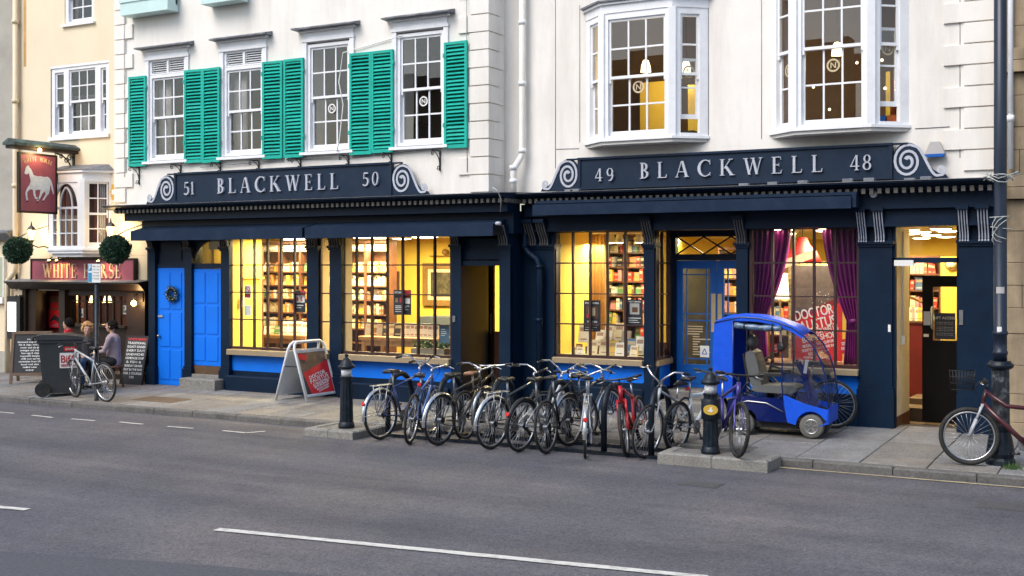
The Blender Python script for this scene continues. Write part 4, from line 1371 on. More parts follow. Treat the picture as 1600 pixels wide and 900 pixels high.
# lights of the left shop
G_DIFF = glow('warm_diffuser', (1, .86, .55), 6.0)
for k, (px, y, r, lab) in enumerate(((567, 1.15, .22, 'round ceiling light nearest the bookcases in the left shop'), (664, 1.6, .26, 'round ceiling light above the right end of the left shop'),
                                  (628, 2.4, .2, 'round ceiling light before the yellow wall in the left shop'))):
    ceiling_disc(PX(px, y), y, RZ1, r, lab, 'round ceiling lights of the left shop', G_DIFF, 85)
for k, (pa_, pb_, y) in enumerate(((585, 606, 1.45), (445, 478, 1.45))):
    x0, x1 = PX(pa_, y), PX(pb_, y)
    t = thing('strip_light', ('strip light over the right end of the back bookcases', 'strip light over the middle of the back bookcases')[k], 'ceiling light', ((x0 + x1) / 2, y, RZ1))
    MB().box(x0, x1, y - .06, y + .06, RZ1 - .035, RZ1).build('light_case', 'paper', t)
    MB().box(x0 + .01, x1 - .01, y - .05, y + .05, RZ1 - .06, RZ1 - .036).build('diffuser', G_DIFF, t)
    ldd = bpy.data.lights.new('strip_lamp', 'AREA'); ldd.shape = 'RECTANGLE'; ldd.size = 1.2; ldd.size_y = .12; ldd.energy = 54; ldd.color = (1, .80, .45)
    lo = bpy.data.objects.new('strip_lamp', ldd); COL.objects.link(lo); lo.parent = t; lo.location = (0, 0, -.075)
# unseen front lamp added to brighten the window backs
ceiling_disc(PX(430, .25), .35, RZ1, .14, 'small unseen ceiling light added to brighten the left window display', 'round ceiling lights of the left shop', G_DIFF, 50)
ceiling_disc(PX(742, .95), 1.7, RZ1 - .1, .14, 'small ceiling light beyond the left porch', 'round ceiling lights of the left shop', G_DIFF, 22)

# --- upstairs room of the left building
up = MB()
up.box(XL0 + .3, XL1 - .3, 3.2, 3.25, 3.75, 6.9)
up.box(XL0 + .3, XL1 - .3, .25, 3.2, 3.70, 3.75); up.box(XL0 + .3, XL1 - .3, .25, 3.2, 6.6, 6.65)
for xx in (XL0 + .3, WIN_L[0] + .95, WIN_L[1] + .95, XL1 - .35): up.box(xx, xx + .05, .25, 3.2, 3.75, 6.6)
up.build('upstairs_room', 'brownwall', LB)
for k, (px, py, w, h) in enumerate(((522, 198, .5, .62), (497, 190, .3, .36), (660, 205, .26, .30), (646, 208, .34, .42))):
    Y = 3.12
    p = P(px, py, Y)
    t = thing('wall_picture', ('dark framed picture at the bottom of the third upper window', 'small pale print on the wall behind the third upper window',
              'small square print behind the fourth upper window', 'round-topped dark print behind the fourth upper window')[k], 'picture', p)
    MB().box(p.x - w / 2, p.x + w / 2, Y, Y + .06, p.z - h / 2, p.z + h / 2).build('frame', 'darkwood', t)
    MB().box(p.x - w / 2 + .05, p.x + w / 2 - .05, Y - .008, Y, p.z - h / 2 + .05, p.z + h / 2 - .05).build('print', ('brownwall', 'greycloth', 'black', 'darkwood')[k], t)
# hand-painted shop sign with scroll ends
sg = thing('shop_sign', 'dark blue fascia sign with silver letters and scroll ends under the teal shutters', 'shop sign', ((-16.46 - 11.49) / 2, -.42, 3.62))
x0, x1 = -16.46, -11.49
MB().box(x0 + .02, x1 - .02, -.44, -.38, 3.64, 4.13).build('sign_board', 'navysign', sg)
tr = MB().box(x0, x1, -.47, -.36, 4.131, 4.165); tr.box(x0, x1, -.465, -.37, 3.60, 3.639)
for xx in (x0, x1 - .045): tr.box(xx, xx + .045, -.462, -.375, 3.641, 4.13)
tr.box(x0 - .18, x0 - .002, -.45, -.38, 4.135, 4.16); tr.box(x1 + .002, x1 + .18, -.45, -.38, 4.135, 4.16)
tr.build('sign_moulding', 'navysign', sg)
spiral_sign_end(sg, x0 - .002, -1, -.42, 3.60, .52, .74)
spiral_sign_end(sg, x1 + .002, 1, -.42, 3.60, .52, .74)
def sign_letters(root, word, xa, xb, zb, h, y, m='silver', pr=.032):
    ws = [serif_glyph(c)[1] for c in word]
    gaps = len(word) - 1
    sumw = sum(ws) * h
    kx = 1.0
    gap = (xb - xa - sumw) / max(1, gaps)
    if gap < h * .10:
        kx = (xb - xa - gaps * h * .12) / sumw; gap = h * .12
    x = xa
    for c, w in zip(word, ws):
        mb = MB()
        serif(mb, c, front(x, y, zb), h, 0, 0, pr, kx)
        mb.build('letter', m, root)
        x += w * h * kx + gap
sign_letters(sg, '51', PX(289, -.44), PX(305, -.44), PZ(297, 304, -.44), .235, -.441)
sign_letters(sg, 'BLACKWELL', PX(341, -.44), PX(530, -.44), 3.745, .275, -.441)
sign_letters(sg, '50', PX(568, -.44), PX(593, -.44), PZ(580, 290, -.44), .225, -.441)
# wreath on the first door
wr = thing('door_wreath', 'green christmas wreath hanging on the left blue door', 'wreath', P(270, 459, -.40))
c = P(270, 459, -.42)
mb = MB(); r = random.Random(2)
for i in range(420):
    a = r.uniform(0, 2 * pi); rr = r.gauss(.115, .022)
    p = c + Vector((rr * cos(a), r.uniform(-.05, .01), rr * sin(a)))
    d = Vector((r.uniform(-1, 1), r.uniform(-1, .2), r.uniform(-1, 1))).normalized(); e = d.cross(Vector((r.random(), r.random(), r.random() - .5))).normalized()
    mb.add([p, p + d * .025 + e * .01, p + d * .055, p + d * .025 - e * .01], [(0, 1, 2, 3)])
mb.build('leaf_ring', mat('wreath_leaf', (0.05, 0.09, 0.04), 0.6, 0.5, 30), wr)
mb = MB()
for i in range(14):
    a = 2 * pi * i / 14 + .2
    mb.ball(c + Vector((.115 * cos(a), -.05, .115 * sin(a))), .012, nu=6, nv=5)
mb.build('berries', 'gilt', wr)
MB().box(PX(708, YS), PX(712, YS), YS - .02, YS, 1.50, 1.60).build('entry_buzzer', 'steel', LB)

# ================================================================== RIGHT BOOKSHOP BUILDING (nos 49-48)
YR, YRG, YRU = 0.0, 0.06, 0.25             # pilaster fronts, glazing, upper wall
RBD = thing('bookshop_building', 'white rendered bookshop building with two bow windows above a dark blue front', 'building', (-5.5, .5, 0))
XR0, XR1 = -9.70, -2.07
def bay(px0, px1, zt):
    """canted bay: front panel between two angled panels"""
    yb = -.12
    xa, xb = PX(px0, yb), PX(px1, yb)
    return xa, xb, yb
B1 = bay(940, 1050, 6.39)
B2 = bay(1240, 1361, 6.39)
CA = radians(40); SIDE = .575
dxs, dys = SIDE * cos(CA), SIDE * sin(CA)
wall = MB()
ops = [(B1[0] - dxs, B1[1] + dxs, 4.36, 6.5), (B2[0] - dxs, B2[1] + dxs, 4.36, 7.6)]
wall_grid(wall, XR0, XR1, 3.58, 9.2, YRU, .75, ops)
wall.box(XR0, XR1, .75, 6, 9.1, 9.2)
wall.build('wall', 'white', RBD)
quoins(RBD, XR1, -1, YRU, 3.70, 7.5, .42, .68)
# render joints
for px, z0, z1 in ((868, 4.0, 7.5), (906, 4.4, 6.6), (1107, 4.4, 6.5), (1190, 4.3, 6.8), (1500, 3.9, 7.0)):
    MB().tube([(PX(px, YRU), YRU - .004, z0), (PX(px, YRU), YRU - .004, z1)], .005, 5).build('render_joint', 'lead', RBD)
MB().tube([(PX(868, YRU), YRU - .004, 4.31), (PX(905, YRU), YRU - .004, 4.30)], .005, 5).build('render_joint', 'lead', RBD)
MB().tube([(PX(1430, YRU), YRU - .004, 4.33), (PX(1484, YRU), YRU - .004, 4.33)], .006, 5).build('render_joint', 'lead', RBD)
def build_bay(xa, xb, yb, z0, zm, z1, label, opened):
    P4 = [(xa - dxs, yb + dys), (xa, yb), (xb, yb), (xb + dxs, yb + dys)]
    bw = MB().add([(0, 0, 0)], [])
    # sill, apron, head and cornice as prisms on the plan outline
    def slab(za, zb, off, m, name, parent=RBD):
        pl = []
        o = off
        t = tan(CA / 2)
        pl = [(P4[0][0] - o * sin(CA) - o * .2, P4[0][1] - o * cos(CA) + o * .0), (xa - o * t, yb - o), (xb + o * t, yb - o), (P4[3][0] + o * sin(CA) + o * .2, P4[3][1] - o * cos(CA)), (P4[3][0], YRU + .3), (P4[0][0], YRU + .3)]
        return MB().prism(pl, lambda u, v, w: (u, v, w), za, zb).build(name, m, parent)
    slab(z0 - .04, z0, .03, 'whitepaint', 'bay_sill')
    slab(z0 - .09, z0 - .042, -.01, 'white', 'bay_apron')
    slab(z1, z1 + .13, .01, 'whitepaint', 'bay_head')
    slab(z1 + .132, z1 + .17, .05, 'whitepaint', 'bay_cornice')
    slab(z1 + .172, z1 + .20, .085, 'lead', 'bay_cornice')
    # corner posts
    for (x, y), a in ((P4[1], -CA / 2), (P4[2], CA / 2)):
        f = Fr((x, y, 0), a)
        mb = MB(); f.box(mb, -.055, .055, z0, z1, -.12, .012); mb.build('bay_post', 'whitepaint', RBD)
    fl = Fr((P4[0][0], P4[0][1], 0), -CA)
    ff = Fr((xa, yb, 0), 0)
    frt = Fr((xb, yb, 0), CA)
    L = xb - xa
    out = []
    for f, w, cols, pad, dr in ((fl, SIDE, 1, .10, 0), (ff, L, 3, .075, 0), (frt, SIDE, 1, .10, opened)):
        mb = MB()
        f.box(mb, (.05 if f is frt else 0) if f is not ff else .056, pad, z0, z1, -.10, 0)
        f.box(mb, w - pad, w - ((.05 if f is fl else 0) if f is not ff else .056), z0, z1, -.10, 0)
        f.box(mb, pad, w - pad, z1 - .06, z1, -.10, -.004)
        mb.build('bay_panel', 'whitepaint', RBD)
        win = sash(RBD, f, pad, w - pad, z0, z1 - .06, cols, fw=.035, drop=dr)
        out.append((f, w, win))
    return out
w1 = build_bay(*B1, 4.385, 0, 6.33, 'left', .22)
w2 = build_bay(*B2, 4.385, 0, 6.70, 'right', .22)
gm = mat('gilt_logo', (0.55, 0.45, 0.25), 0.5, 0.03)
for (wins, z, m) in ((w1, 5.17, 'gilt'), (w2, 5.26, gm)):
    for k, (f, w, win) in enumerate(wins):
        if k == 2:
            ring_logo(win, f, w * .52, z + .20, -.088, .095, m)
        else:
            ring_logo(win, f, w * .5 + (0.0 if k else .04), z, -.086, .095, m)
# --- downpipes where the buildings meet
dp = thing('drainpipe', 'white upper and dark lower rainwater pipe between the two bookshop fronts', 'drainpipe', (PX(816, .12), .12, .1))
xp = PX(816, .12)
MB().tube([(xp, .12, 8.5), (xp, .12, 4.25), (xp - .02, .10, 4.18), (xp - .09, .02, 4.02), (xp - .10, 0.0, 3.95), (xp - .10, 0.0, 3.62)], .052, 10).build('white_pipe', 'white', dp)
for z in (4.3, 4.02, 3.8, 5.4, 6.4): MB().lathe([(.064, -.035), (.064, .035)], 10, (xp - (.10 if z < 4.1 else 0), (.0 if z < 4.1 else .12), z)).build('pipe_collar', 'whitepaint', dp)
xl = PX(822, -.12)
MB().tube([(xl - .04, -.1, 3.40), (xl - .04, -.1, 2.72), (xl + .05, -.12, 2.62), (xl + .20, -.12, 2.52), (xl + .24, -.12, 2.42), (xl + .24, -.12, .12)], .055, 10).build('dark_pipe', 'navy', dp)
for z in (2.74, 2.40, 1.55): MB().lathe([(.068, -.03), (.068, .03)], 10, (xl + (-.04 if z > 2.6 else .24), -.1 if z > 2.6 else -.12, z)).build('pipe_collar', 'navy', dp)

# --- entablature
XC2, XC3 = XC1 + .03, -1.98
en = MB()
en.box(XC2, XC3 - .03, -.22, .3, 3.20, 3.45)
en.box(XC2, XC3 - .06, -.12, .4, 2.96, 3.20)
en.box(XC2, XC3 - .01, -.33, .3, 3.452, 3.478)
en.build('frieze', 'navy', RBD)
co = MB().prism([(.4, 3.48), (-.36, 3.48), (-.39, 3.495), (-.46, 3.52), (-.50, 3.538), (-.50, 3.556), (.4, 3.61)], lambda u, v, w: (w, u, v), XC2, XC3)
cob = co.build('cornice', 'navy', RBD)
MB().prism([(.38, 3.612), (-.515, 3.559), (-.515, 3.566), (.38, 3.62)], lambda u, v, w: (w, u, v), XC2, XC3 + .02).build('lead_flashing', 'lead', cob)
dn = MB(); x = XC2 + .05
while x < XC3 - .08:
    dn.box(x, x + .052, -.385, -.325, 3.405, 3.476); x += .108
dn.build('dentil_course', 'bronze', RBD, kind='stuff')
r = random.Random(5)
for k in range(9):                                         # litter of flashing and droppings on the cornice
    x = PX(r.uniform(880, 1480), -.3)
    MB().cbox(x - .07, x + .07, -.3, -.2, 3.58, 3.60 + r.uniform(.005, .03), .006).build('flashing_lump', 'lead', cob)
aw0, aw1 = PX(833, -.5), PX(1337, -.5)
aw = MB().prism([(-.20, 3.46), (-.46, 3.43), (-.46, 3.39), (-.20, 3.40)], lambda u, v, w: (w, u, v), aw0 + .03, aw1)
aw.prism([(-.24, 3.40), (-.49, 3.375), (-.52, 3.37), (-.52, 3.205), (-.50, 3.205), (-.49, 3.34), (-.24, 3.36)], lambda u, v, w: (w, u, v), aw0, aw1 - .06)
ao = aw.build('awning_case', 'awning', RBD)
MB().box(aw1 - .059, aw1, -.48, -.24, 3.22, 3.388).build('awning_end', 'awning', ao)
MB().ball((PX(1364, -.26), -.235, PZ(1364, 303, -.235)), .055, .03, .055, nu=12, nv=8).build('round_sensor', 'paper', RBD)
# --- pilasters and silver-fluted brackets
def rp(a, b, z1=2.72, pl=.5): return pilaster(RBD, PX(a, YR), PX(b, YR), YR, ZP - .02, z1, .22, pl)
rp(816, 866); rp(1006, 1022); rp(1150, 1168); rp(1342, 1394, pl=.62); rp(1498, 1552, pl=.62)
for a, b, m in ((821, 836, 'bronze'), (840, 855, 'bronze'), (1004, 1020, 'bronze'), (1148, 1164, 'bronze'), (1339, 1354, 'silver'), (1365, 1382, 'silver'), (1497, 1514, 'silver'), (1527, 1546, 'silver')):
    z1 = 3.10 if a < 1300 else 3.17
    console(RBD, PX(a, -.1), PX(b, -.1), YR, 2.77, z1, m, .16)
    MB().box(PX(a, -.1) - .01, PX(b, -.1) + .01, -.26, .0, z1 + .002, z1 + .06).build('bracket_block', 'navy', RBD)
# --- windows of the right shop
VR = [1.005, 1.49, 1.975, 2.46, 2.945]
fR = Fr((0, YRG, 0))
grid_window(RBD, fR, [PX(p, YRG) for p in (870, 895, 922, 949, 977, 1007)], VR)
grid_window(RBD, fR, [PX(p, YRG) for p in (1176, 1207, 1240, 1272, 1305, 1339)], VR)
for a, b in ((866, 1006), (1168, 1342)):
    xa, xb = PX(a, YR), PX(b, YR)
    MB().cbox(xa, xb, -.08, YRG + .05, .875, .96, .01).build('window_ledge', 'sill', RBD)
    MB().box(xa, xb, .06, .3, .60, .874).build('stall_riser', 'blue', RBD)
    MB().box(xa, xb, .04, .25, .52, .60).build('riser_moulding', 'navy', RBD)
    MB().cbox(xa, xb, -.06, .3, ZP - .02, .52, .02).build('shop_plinth', 'navy', RBD)
    MB().box(xa, xb, YRG - .03, .4, 2.99, 3.1).build('window_head', 'navy', RBD)
# glazed return into the shop doorway
xs0 = PX(1022, YR)
xs1, ys1 = PX(1047, .75), .75
ang = atan2(ys1 - YRG, xs1 - xs0)
fs = Fr((xs0, YRG, 0), ang)
Ls = math.hypot(ys1 - YRG, xs1 - xs0)
grid_window(RBD, fs, lin(.02, Ls - .05, 2), VR)
mb = MB(); fs.box(mb, 0, Ls, .875, .96, -.05, .05); mb.build('window_ledge', 'sill', RBD)
mb = MB(); fs.box(mb, 0, Ls, .52, .874, -.05, .0); mb.build('stall_riser', 'blue', RBD)
mb = MB(); fs.box(mb, 0, Ls, ZP, .52, -.05, .03); mb.build('shop_plinth', 'navy', RBD)
# doorway: pair of blue glazed doors under a lattice light
YD = .85
dx0, dxm, dx1 = PX(1058, YD), PX(1121, YD), PX(1186, YD)
zd0, zd1 = .50, 2.50
dm = MB()
dm.box(xs1 - .02, dx0 - .004, YD - .06, YD + .06, ZP, 3.0); dm.box(dx0 - .004, dx1, YD - .05, YD + .06, 2.505, 2.60); dm.box(dx0 - .004, dx1, YD - .05, YD + .06, 2.875, 3.0)
dm.box(xs1 - .02, dx1 + .1, .02, 1.2, 2.97, 3.02); dm.box(dx1 - .02, dx1 + .03, YRG, YD + .05, ZP, 3.0)
dm.build('doorway_frame', 'navy', RBD)
la = MB()
n = 6
for i in range(3):
    a = dx0 + (dx1 - dx0) * i / 3; b = dx0 + (dx1 - dx0) * (i + 1) / 3
    la.bar((a, YD, 2.60), (b, YD, 2.875), .022, .022); la.bar((a, YD + .003, 2.875), (b, YD + .003, 2.60), .022, .022)
lo_ = la.build('lattice_light', 'navy', RBD)
MB().box(dx0, dx1, YD + .02, YD + .025, 2.60, 2.875).build('pane', 'glass', lo_)
for nm, a, b, lab in (('door_leaf', dx0, dxm - .004, 'left leaf with the triangle sign'), ('door_leaf', dxm + .004, dx1 - .01, 'right leaf')):
    f = MB()
    sw = .105
    f.box(a, a + sw, YD - .025, YD + .025, zd0, zd1); f.box(b - sw, b, YD - .025, YD + .025, zd0, zd1)
    f.box(a + sw, b - sw, YD - .025, YD + .025, zd1 - .13, zd1); f.box(a + sw, b - sw, YD - .025, YD + .025, zd0, .86)
    d = f.build(nm, 'bluedoor', RBD, label='blue glazed door, ' + lab)
    g = MB()
    za, zb = .86, zd1 - .13
    for uu in (.14, .86): g.box(a + sw + (b - a - 2 * sw) * uu - .009, a + sw + (b - a - 2 * sw) * uu + .009, YD - .014, YD + .014, za, zb)
    for vv in (.06, .46, .53, .94): g.box(a + sw, b - sw, YD - .013, YD + .013, za + (zb - za) * vv - .009, za + (zb - za) * vv + .009)
    g.build('glazing_bars', 'bluedoor', d)
    MB().box(a + sw, b - sw, YD + .0, YD + .005, za, zb).build('pane', 'glass', d)
    pz = MB().cbox(b - .085 if a < dxm - .1 else a + .01, b - .015 if a < dxm - .1 else a + .08, YD - .034, YD - .0255, 1.38, 1.98, .003)
    pz.build('push_plate', mat('dull_brass', (0.42, 0.33, 0.20), 0.45, 0.15, 5), d)
    MB().cbox(a + .14, b - .14, YD - .033, YD - .0255, zd0 + .06, .80, .006).build('door_panel', 'bluedoor', d)
    if a < dxm - .1:
        fd = Fr((0, YD, 0))
        for k, (w_, z_) in enumerate(((.26, 1.62), (.24, 1.56), (.28, 1.50), (.2, 1.44), (.26, 1.38), (.16, 1.30), (.14, 1.24), (.18, 1.18))):
            pass
        mb = MB()
        r = random.Random(8)
        for z_ in lin(1.02, 1.46, 11):
            w_ = r.uniform(.06, .30) if z_ < 1.36 else r.uniform(.2, .34)
            x0_ = a + sw + .06 + (0 if z_ > 1.3 else .1)
            mb.box(x0_, x0_ + w_, YD - .006, YD - .0045, z_ - .008, z_ + .008)
        mb.build('lettering', 'gilt', d, kind='stuff')
        tp = MB().box(b - sw - .17, b - sw - .02, YD - .02, YD - .016, .98, 1.16)
        tp.build('notice', 'paper', d)
        tri = MB()
        for p_, q_ in (((-.04, -.04), (.04, -.04)), ((.04, -.04), (0, .045)), ((0, .045), (-.04, -.04))):
            tri.bar((b - sw - .095 + p_[0], YD - .022, 1.07 + p_[1]), (b - sw - .095 + q_[0], YD - .022, 1.07 + q_[1]), .012, .004, (0, 1, 0))
        tri.build('triangle_symbol', 'bluedoor', d)
for k, (ya, zt) in enumerate(((-.42, .22), (-.08, .36), (.28, .495))):
    MB().cbox(PX(1024, YR) + (.0 if k == 0 else .03), PX(1150, YR) + .2, ya, 1.0, ZP - .02 if k == 0 else .1, zt, .015).build('door_step', SLABS[3] if k else 'granite', RBD)

# --- open entrance at the right end
ex0, ex1 = PX(1394, YR), PX(1499, YR)
et = MB()
et.box(ex0, ex1, .02, .14, 2.97, 3.2); et.box(ex0, ex1, .04, .12, 2.46, 2.53); et.box(ex0, ex0 + .04, .04, .12, ZP, 2.97); et.box(ex1 - .04, ex1, .04, .12, ZP, 2.97)
et.build('entrance_frame', 'navy', RBD)
MB().box(ex0 + .04, ex1 - .04, .075, .081, 2.53, 2.97).build('transom_pane', 'glass', RBD)
MB().cbox(PX(1397, .0), PX(1427, .0), .0, .035, PZ(1412, 415.5, .0), PZ(1412, 406.5, .0), .004).build('lintel_plate', 'paper', RBD)
sw_ = MB().box(ex0 - .08, ex0 + .035, .125, 1.05, ZP + .22, 2.97)
sw_.build('entrance_wall', mat('cream_entrance_wall', (0.76, 0.71, 0.56), 0.75, 0.06, 3, dirt=(0.5, 0.44, 0.34), dirt_amt=0.4, dirt_s=2.5), RBD)
MB().box(ex0 - .08, ex0 + .043, .125, 1.04, ZP, ZP + .22).build('skirting', 'darkwood', RBD)
MB().tube([(ex0 + .05, .5, 1.42), (ex0 + .05, .5, 2.9)], .014, 6).build('conduit', 'paper', RBD)
MB().box(ex0 + .036, ex0 + .075, .46, .56, 1.30, 1.42).build('switch_box', 'paper', RBD)
MB().box(ex0 + .036, ex0 + .07, .57, .63, 1.31, 1.41).build('green_switch', mat('green_plastic', (0.02, 0.2, 0.12), 0.5), RBD)
MB().box(ex0 - .055, ex0 - .02, -.004, .0, 1.50, 1.60).build('bell_plate', 'paper', RBD)
MB().box(ex1 + .0, ex1 + .05, -.02, .03, 1.62, 1.82).build('entry_phone', 'steel', RBD)
fl_ = MB().box(ex0 - .1, ex1 + .1, .0, 1.4, ZP - .02, ZP + .012); fl_.box(ex0 - .1, ex1 + .3, 1.4, 9, ZP - .02, .30)
fl_.build('entrance_floor', mat('brown_mat', (0.085, 0.058, 0.036), 0.9, 0.25, 14), RBD)
ed_ = thing('entrance_door', 'dark shop door with glass and a white-lettered notice standing open at right', 'door', (PX(1470, 1.15), 1.15, .12))
YO = 1.15
o0, o1, oz0, oz1 = PX(1441, YO), PX(1504, YO), .14, PZ(1470, 431, YO)
bd = MB()
bd.box(o0, o0 + .15, YO, YO + .05, oz0, oz1); bd.box(o1 - .08, o1, YO, YO + .05, oz0, oz1); bd.box(o0 + .15, o1 - .08, YO, YO + .05, oz1 - .16, oz1)
gz1, gz0 = oz1 - .16, PZ(1470, 532, YO)
bd.box(o0 + .15, o1 - .08, YO, YO + .05, oz0, gz0)
dk = mat('black_brown_door', (0.006, 0.005, 0.005), 0.5, 0.2, 6, spec=0.15)
bd.build('door_leaf', dk, ed_)
MB().box(o0 + .15, o1 - .08, YO + .02, YO + .026, gz0, gz1).build('pane', 'glass', ed_)
fo = Fr((0, YO, 0))
n0, n1 = o0 + .17, o1 - .10
nz0, nz1 = gz0 + .02, gz0 + .40
MB().box(n0, n1, YO + .0, YO + .012, nz0, nz1).build('notice', 'inkdark', ed_)
lt = MB(); text(lt, 'LIFT ACCESS', front((n0 + n1) / 2, YO - .002, nz1 - .09), .036, align='c', bold=.003)
for z_ in (nz1 - .14, nz1 - .165, nz1 - .21, nz1 - .235, nz1 - .26, nz1 - .30, nz1 - .325):
    text(lt, 'to all floors please ask staff' if int(z_ * 1000) % 2 else 'for help at the front desk', front((n0 + n1) / 2, YO - .002, z_), .013, align='c', width=(n1 - n0) * .8)
lt.build('lettering', 'greycloth', ed_, kind='stuff')
MB().box(o0 + .02, o0 + .11, YO - .012, YO, 1.55, 1.75).build('lock_plate', 'silver', ed_)
MB().tube([(o0 + .145, YO - .01, 1.50), (o0 + .145, YO - .06, 1.52), (o0 + .145, YO - .06, 1.80), (o0 + .145, YO - .01, 1.82)], .014, 6).build('pull_handle', 'silver', ed_)
MB().box(o0 + .02, o0 + .09, YO - .008, YO, 1.38, 1.42).build('small_sign', 'paper', ed_)

# --- interior of the right shop
QZ0, QZ1, QB = .30, 3.0, 9.0
qx0, qx1 = PX(868, YRG) - .02, XR1 + .05
rm = MB()
rm.box(qx0 - .05, qx0, YRG + .06, QB, QZ0, QZ1); rm.box(qx1, qx1 + .05, .23, QB, .1, QZ1); rm.box(qx0 - .05, qx1 + .05, QB, QB + .05, QZ0, QZ1)
rm.build('interior_wall', 'ylwall', RBD)
MB().box(qx0 - .05, qx1 + .05, YD + .4, QB, QZ1, QZ1 + .05).box(qx0 - .05, dx0 - .2, YRG + .06, YD + .4, 3.0, 3.05).box(dx1 + .1, qx1 + .05, .13, YD + .4, QZ1, QZ1 + .05).build('interior_ceiling', 'ceil', RBD)
MB().box(qx0 - .05, ex0 - .1, 1.0, QB, QZ0 - .05, QZ0).build('interior_floor', 'carpet', RBD)
# window platforms
MB().box(qx0, xs0 - .02, YRG + .06, 1.05, .93, .98).build('window_platform', 'paleyl', RBD)
MB().box(dx1 + .06, ex0 - .09, YRG + .06, 1.30, .93, .98).build('window_platform', 'darkwood', RBD)
# boarded post and bookcases behind the first window
bq0, bq1 = PX(921, 1.5), PX(946, 1.5)
t = thing('wood_partition', 'brown upright-boarded partition behind the poster in the right shop window', 'partition', ((bq0 + bq1) / 2, 1.5, .3))
for i in range(5):
    a = bq0 + (bq1 - bq0) * i / 5; b = bq0 + (bq1 - bq0) * (i + 1) / 5
    MB().cbox(a + .004, b - .004, 1.46, 1.52, .3, 3.0, .004).build('board', 'wood' if False else mat('mid_brown_board', (0.20, 0.09, 0.03), 0.5, 0.2, 9, streak=True), t)
rng = random.Random(21)
def bookcase2(x0, x1, y, zs, ztop, label, mats, hm, where, face=.3, minw=.03, maxw=.07):
    t = thing('bookcase', label, 'bookcase', ((x0 + x1) / 2, y, QZ0), group='dark bookcases of the right shop')
    for xx in (x0, x1 - .03): MB().box(xx, xx + .03, y, y + .3, QZ0, ztop).build('side_panel', 'darkwood', t)
    MB().box(x0 + .03, x1 - .03, y + .27, y + .3, QZ0, ztop - .05).build('back_panel', 'darkwood', t)
    MB().box(x0, x1, y - .02, y + .31, ztop + .001, ztop + .04).build('cornice_board', 'darkwood', t)
    for j, z in enumerate(zs):
        MB().box(x0 + .03, x1 - .03, y + .004, y + .27, z - .025, z).build('shelf', 'darkwood', t)
        books_row(x0 + .035, x1 - .035, y + .10, z + .001, hm, 'on shelf %s of %s' % (('one', 'two', 'three', 'four', 'five', 'six', 'seven')[j], where), 'books in the right shop', rng, mats, face=face, minw=minw, maxw=maxw, skip=.02)
    return t
bookcase2(PX(947, 2.1), PX(976, 2.1), 2.1, (1.15, 1.40, 1.65, 1.90, 2.15, 2.40, 2.65), 2.92, 'dark bookcase behind the middle of the first right-shop window', BM_WARM, .215, 'the mid-window bookcase', .35, .035, .08)
bookcase2(PX(977, 2.1), PX(1016, 2.1), 2.1, (1.15, 1.40, 1.65, 1.90, 2.15, 2.40, 2.65), 2.92, 'dark bookcase behind the right of the first right-shop window', BM_WARM, .215, 'the right-of-window bookcase', .35, .035, .08)
bookcase2(PX(1122, 3.2), PX(1160, 3.2), 3.2, (1.3, 1.6, 1.9, 2.2), 2.7, 'dark bookcase seen through the right blue door leaf', BM_WARM, .22, 'the bookcase behind the blue doors', .3, .05, .09)
bookcase2(PX(1418, 4.2), PX(1470, 4.2), 4.2, (1.4, 1.7, 2.0, 2.28), 2.55, 'red-brown bookcase at the back of the open entrance', BM_WARM, .23, 'the entrance bookcase', .3, .05, .09)
bookcase2(PX(1200, 3.6), PX(1245, 3.6), 3.6, (1.2, 1.5, 1.8, 2.1), 2.6, 'dark bookcase behind the lampshade in the curtained window', BM_WARM, .22, 'the curtained-window bookcase', .3, .05, .09)
MB().box(PX(1056, 1.6), PX(1118, 1.6), 1.6, 1.66, QZ0, 2.56).build('added_dark_panel', mat('dim_interior_tone', (0.055, 0.045, 0.025), 0.6, 0.4, 4), RBD)  # dark panel added so the left door glass shows a dim interior
# propped books in the first window
for k, (px, z, w, h, c, y) in enumerate(((903, .98, .11, .17, 'brown', .50), (912, 1.16, .19, .30, 'white', .68), (906, .98, .12, .12, 'white', .38), (925, .98, .17, .24, 'cream', .48), (936, 1.12, .16, .26, 'white', .66),
                                       (944, .98, .17, .26, 'cream', .46), (950, 1.2, .16, .27, 'white', .74), (958, .98, .15, .24, 'yellow', .48), (966, 1.2, .17, .30, 'cream', .74), (968, .98, .15, .22, 'white', .42),
                                       (976, 1.1, .17, .28, 'grey', .62), (986, 1.0, .16, .26, 'blue', .55), (990, .98, .14, .18, 'cream', .40), (999, 1.0, .13, .30, 'white', .52), (898, .98, .09, .12, 'cream', .42))):
    o = inst('book', BOOKM[c], None, (PX(px, y), y, z), (-.28, 0, .15 * (1 if k % 2 else -1)), (w, .035, h))
    tag(o, '%s book propped face out, %s on the display in the first right-shop window' % (c, ORD[k]), 'book', 'books propped in the first right window')
st = MB()
for i, (z, y) in enumerate(((1.10, .60), (1.2, .70))):
    st.box(qx0 + .3, xs0 - .06, y - .02, .80 + .05 * i, .981 if i == 0 else 1.101, z)
st.build('display_steps', 'darkwood', RBD)
YQ = YRG + .07
fQ = Fr((0, YQ, 0))
red_, white_ = 'postred', 'paper'
u0, u1, v0, v1 = pbox(912, 469, 938, 518, YQ)
poster('window_poster', 'black poster with a warm picture left in the first right-shop window', 'poster', fQ, u0, u1, v0, v1, 0, 'inkdark',
       [(.15, .85, .42, .82, 'darkwood'), (.3, .7, .5, .76, 'gilt'), (.2, .5, .44, .56, 'postred'), ('text', 'PICTURED', .5, .88, .05, 'paper', 0, .8), ('text', 'WITHIN', .5, .28, .06, 'paper', 0, .6), (.1, .9, .2, .22, 'paper'), (.1, .8, .12, .14, 'paper'), (.1, .6, .05, .07, 'paper')])
u0, u1, v0, v1 = pbox(979, 468, 1004, 508, YQ)
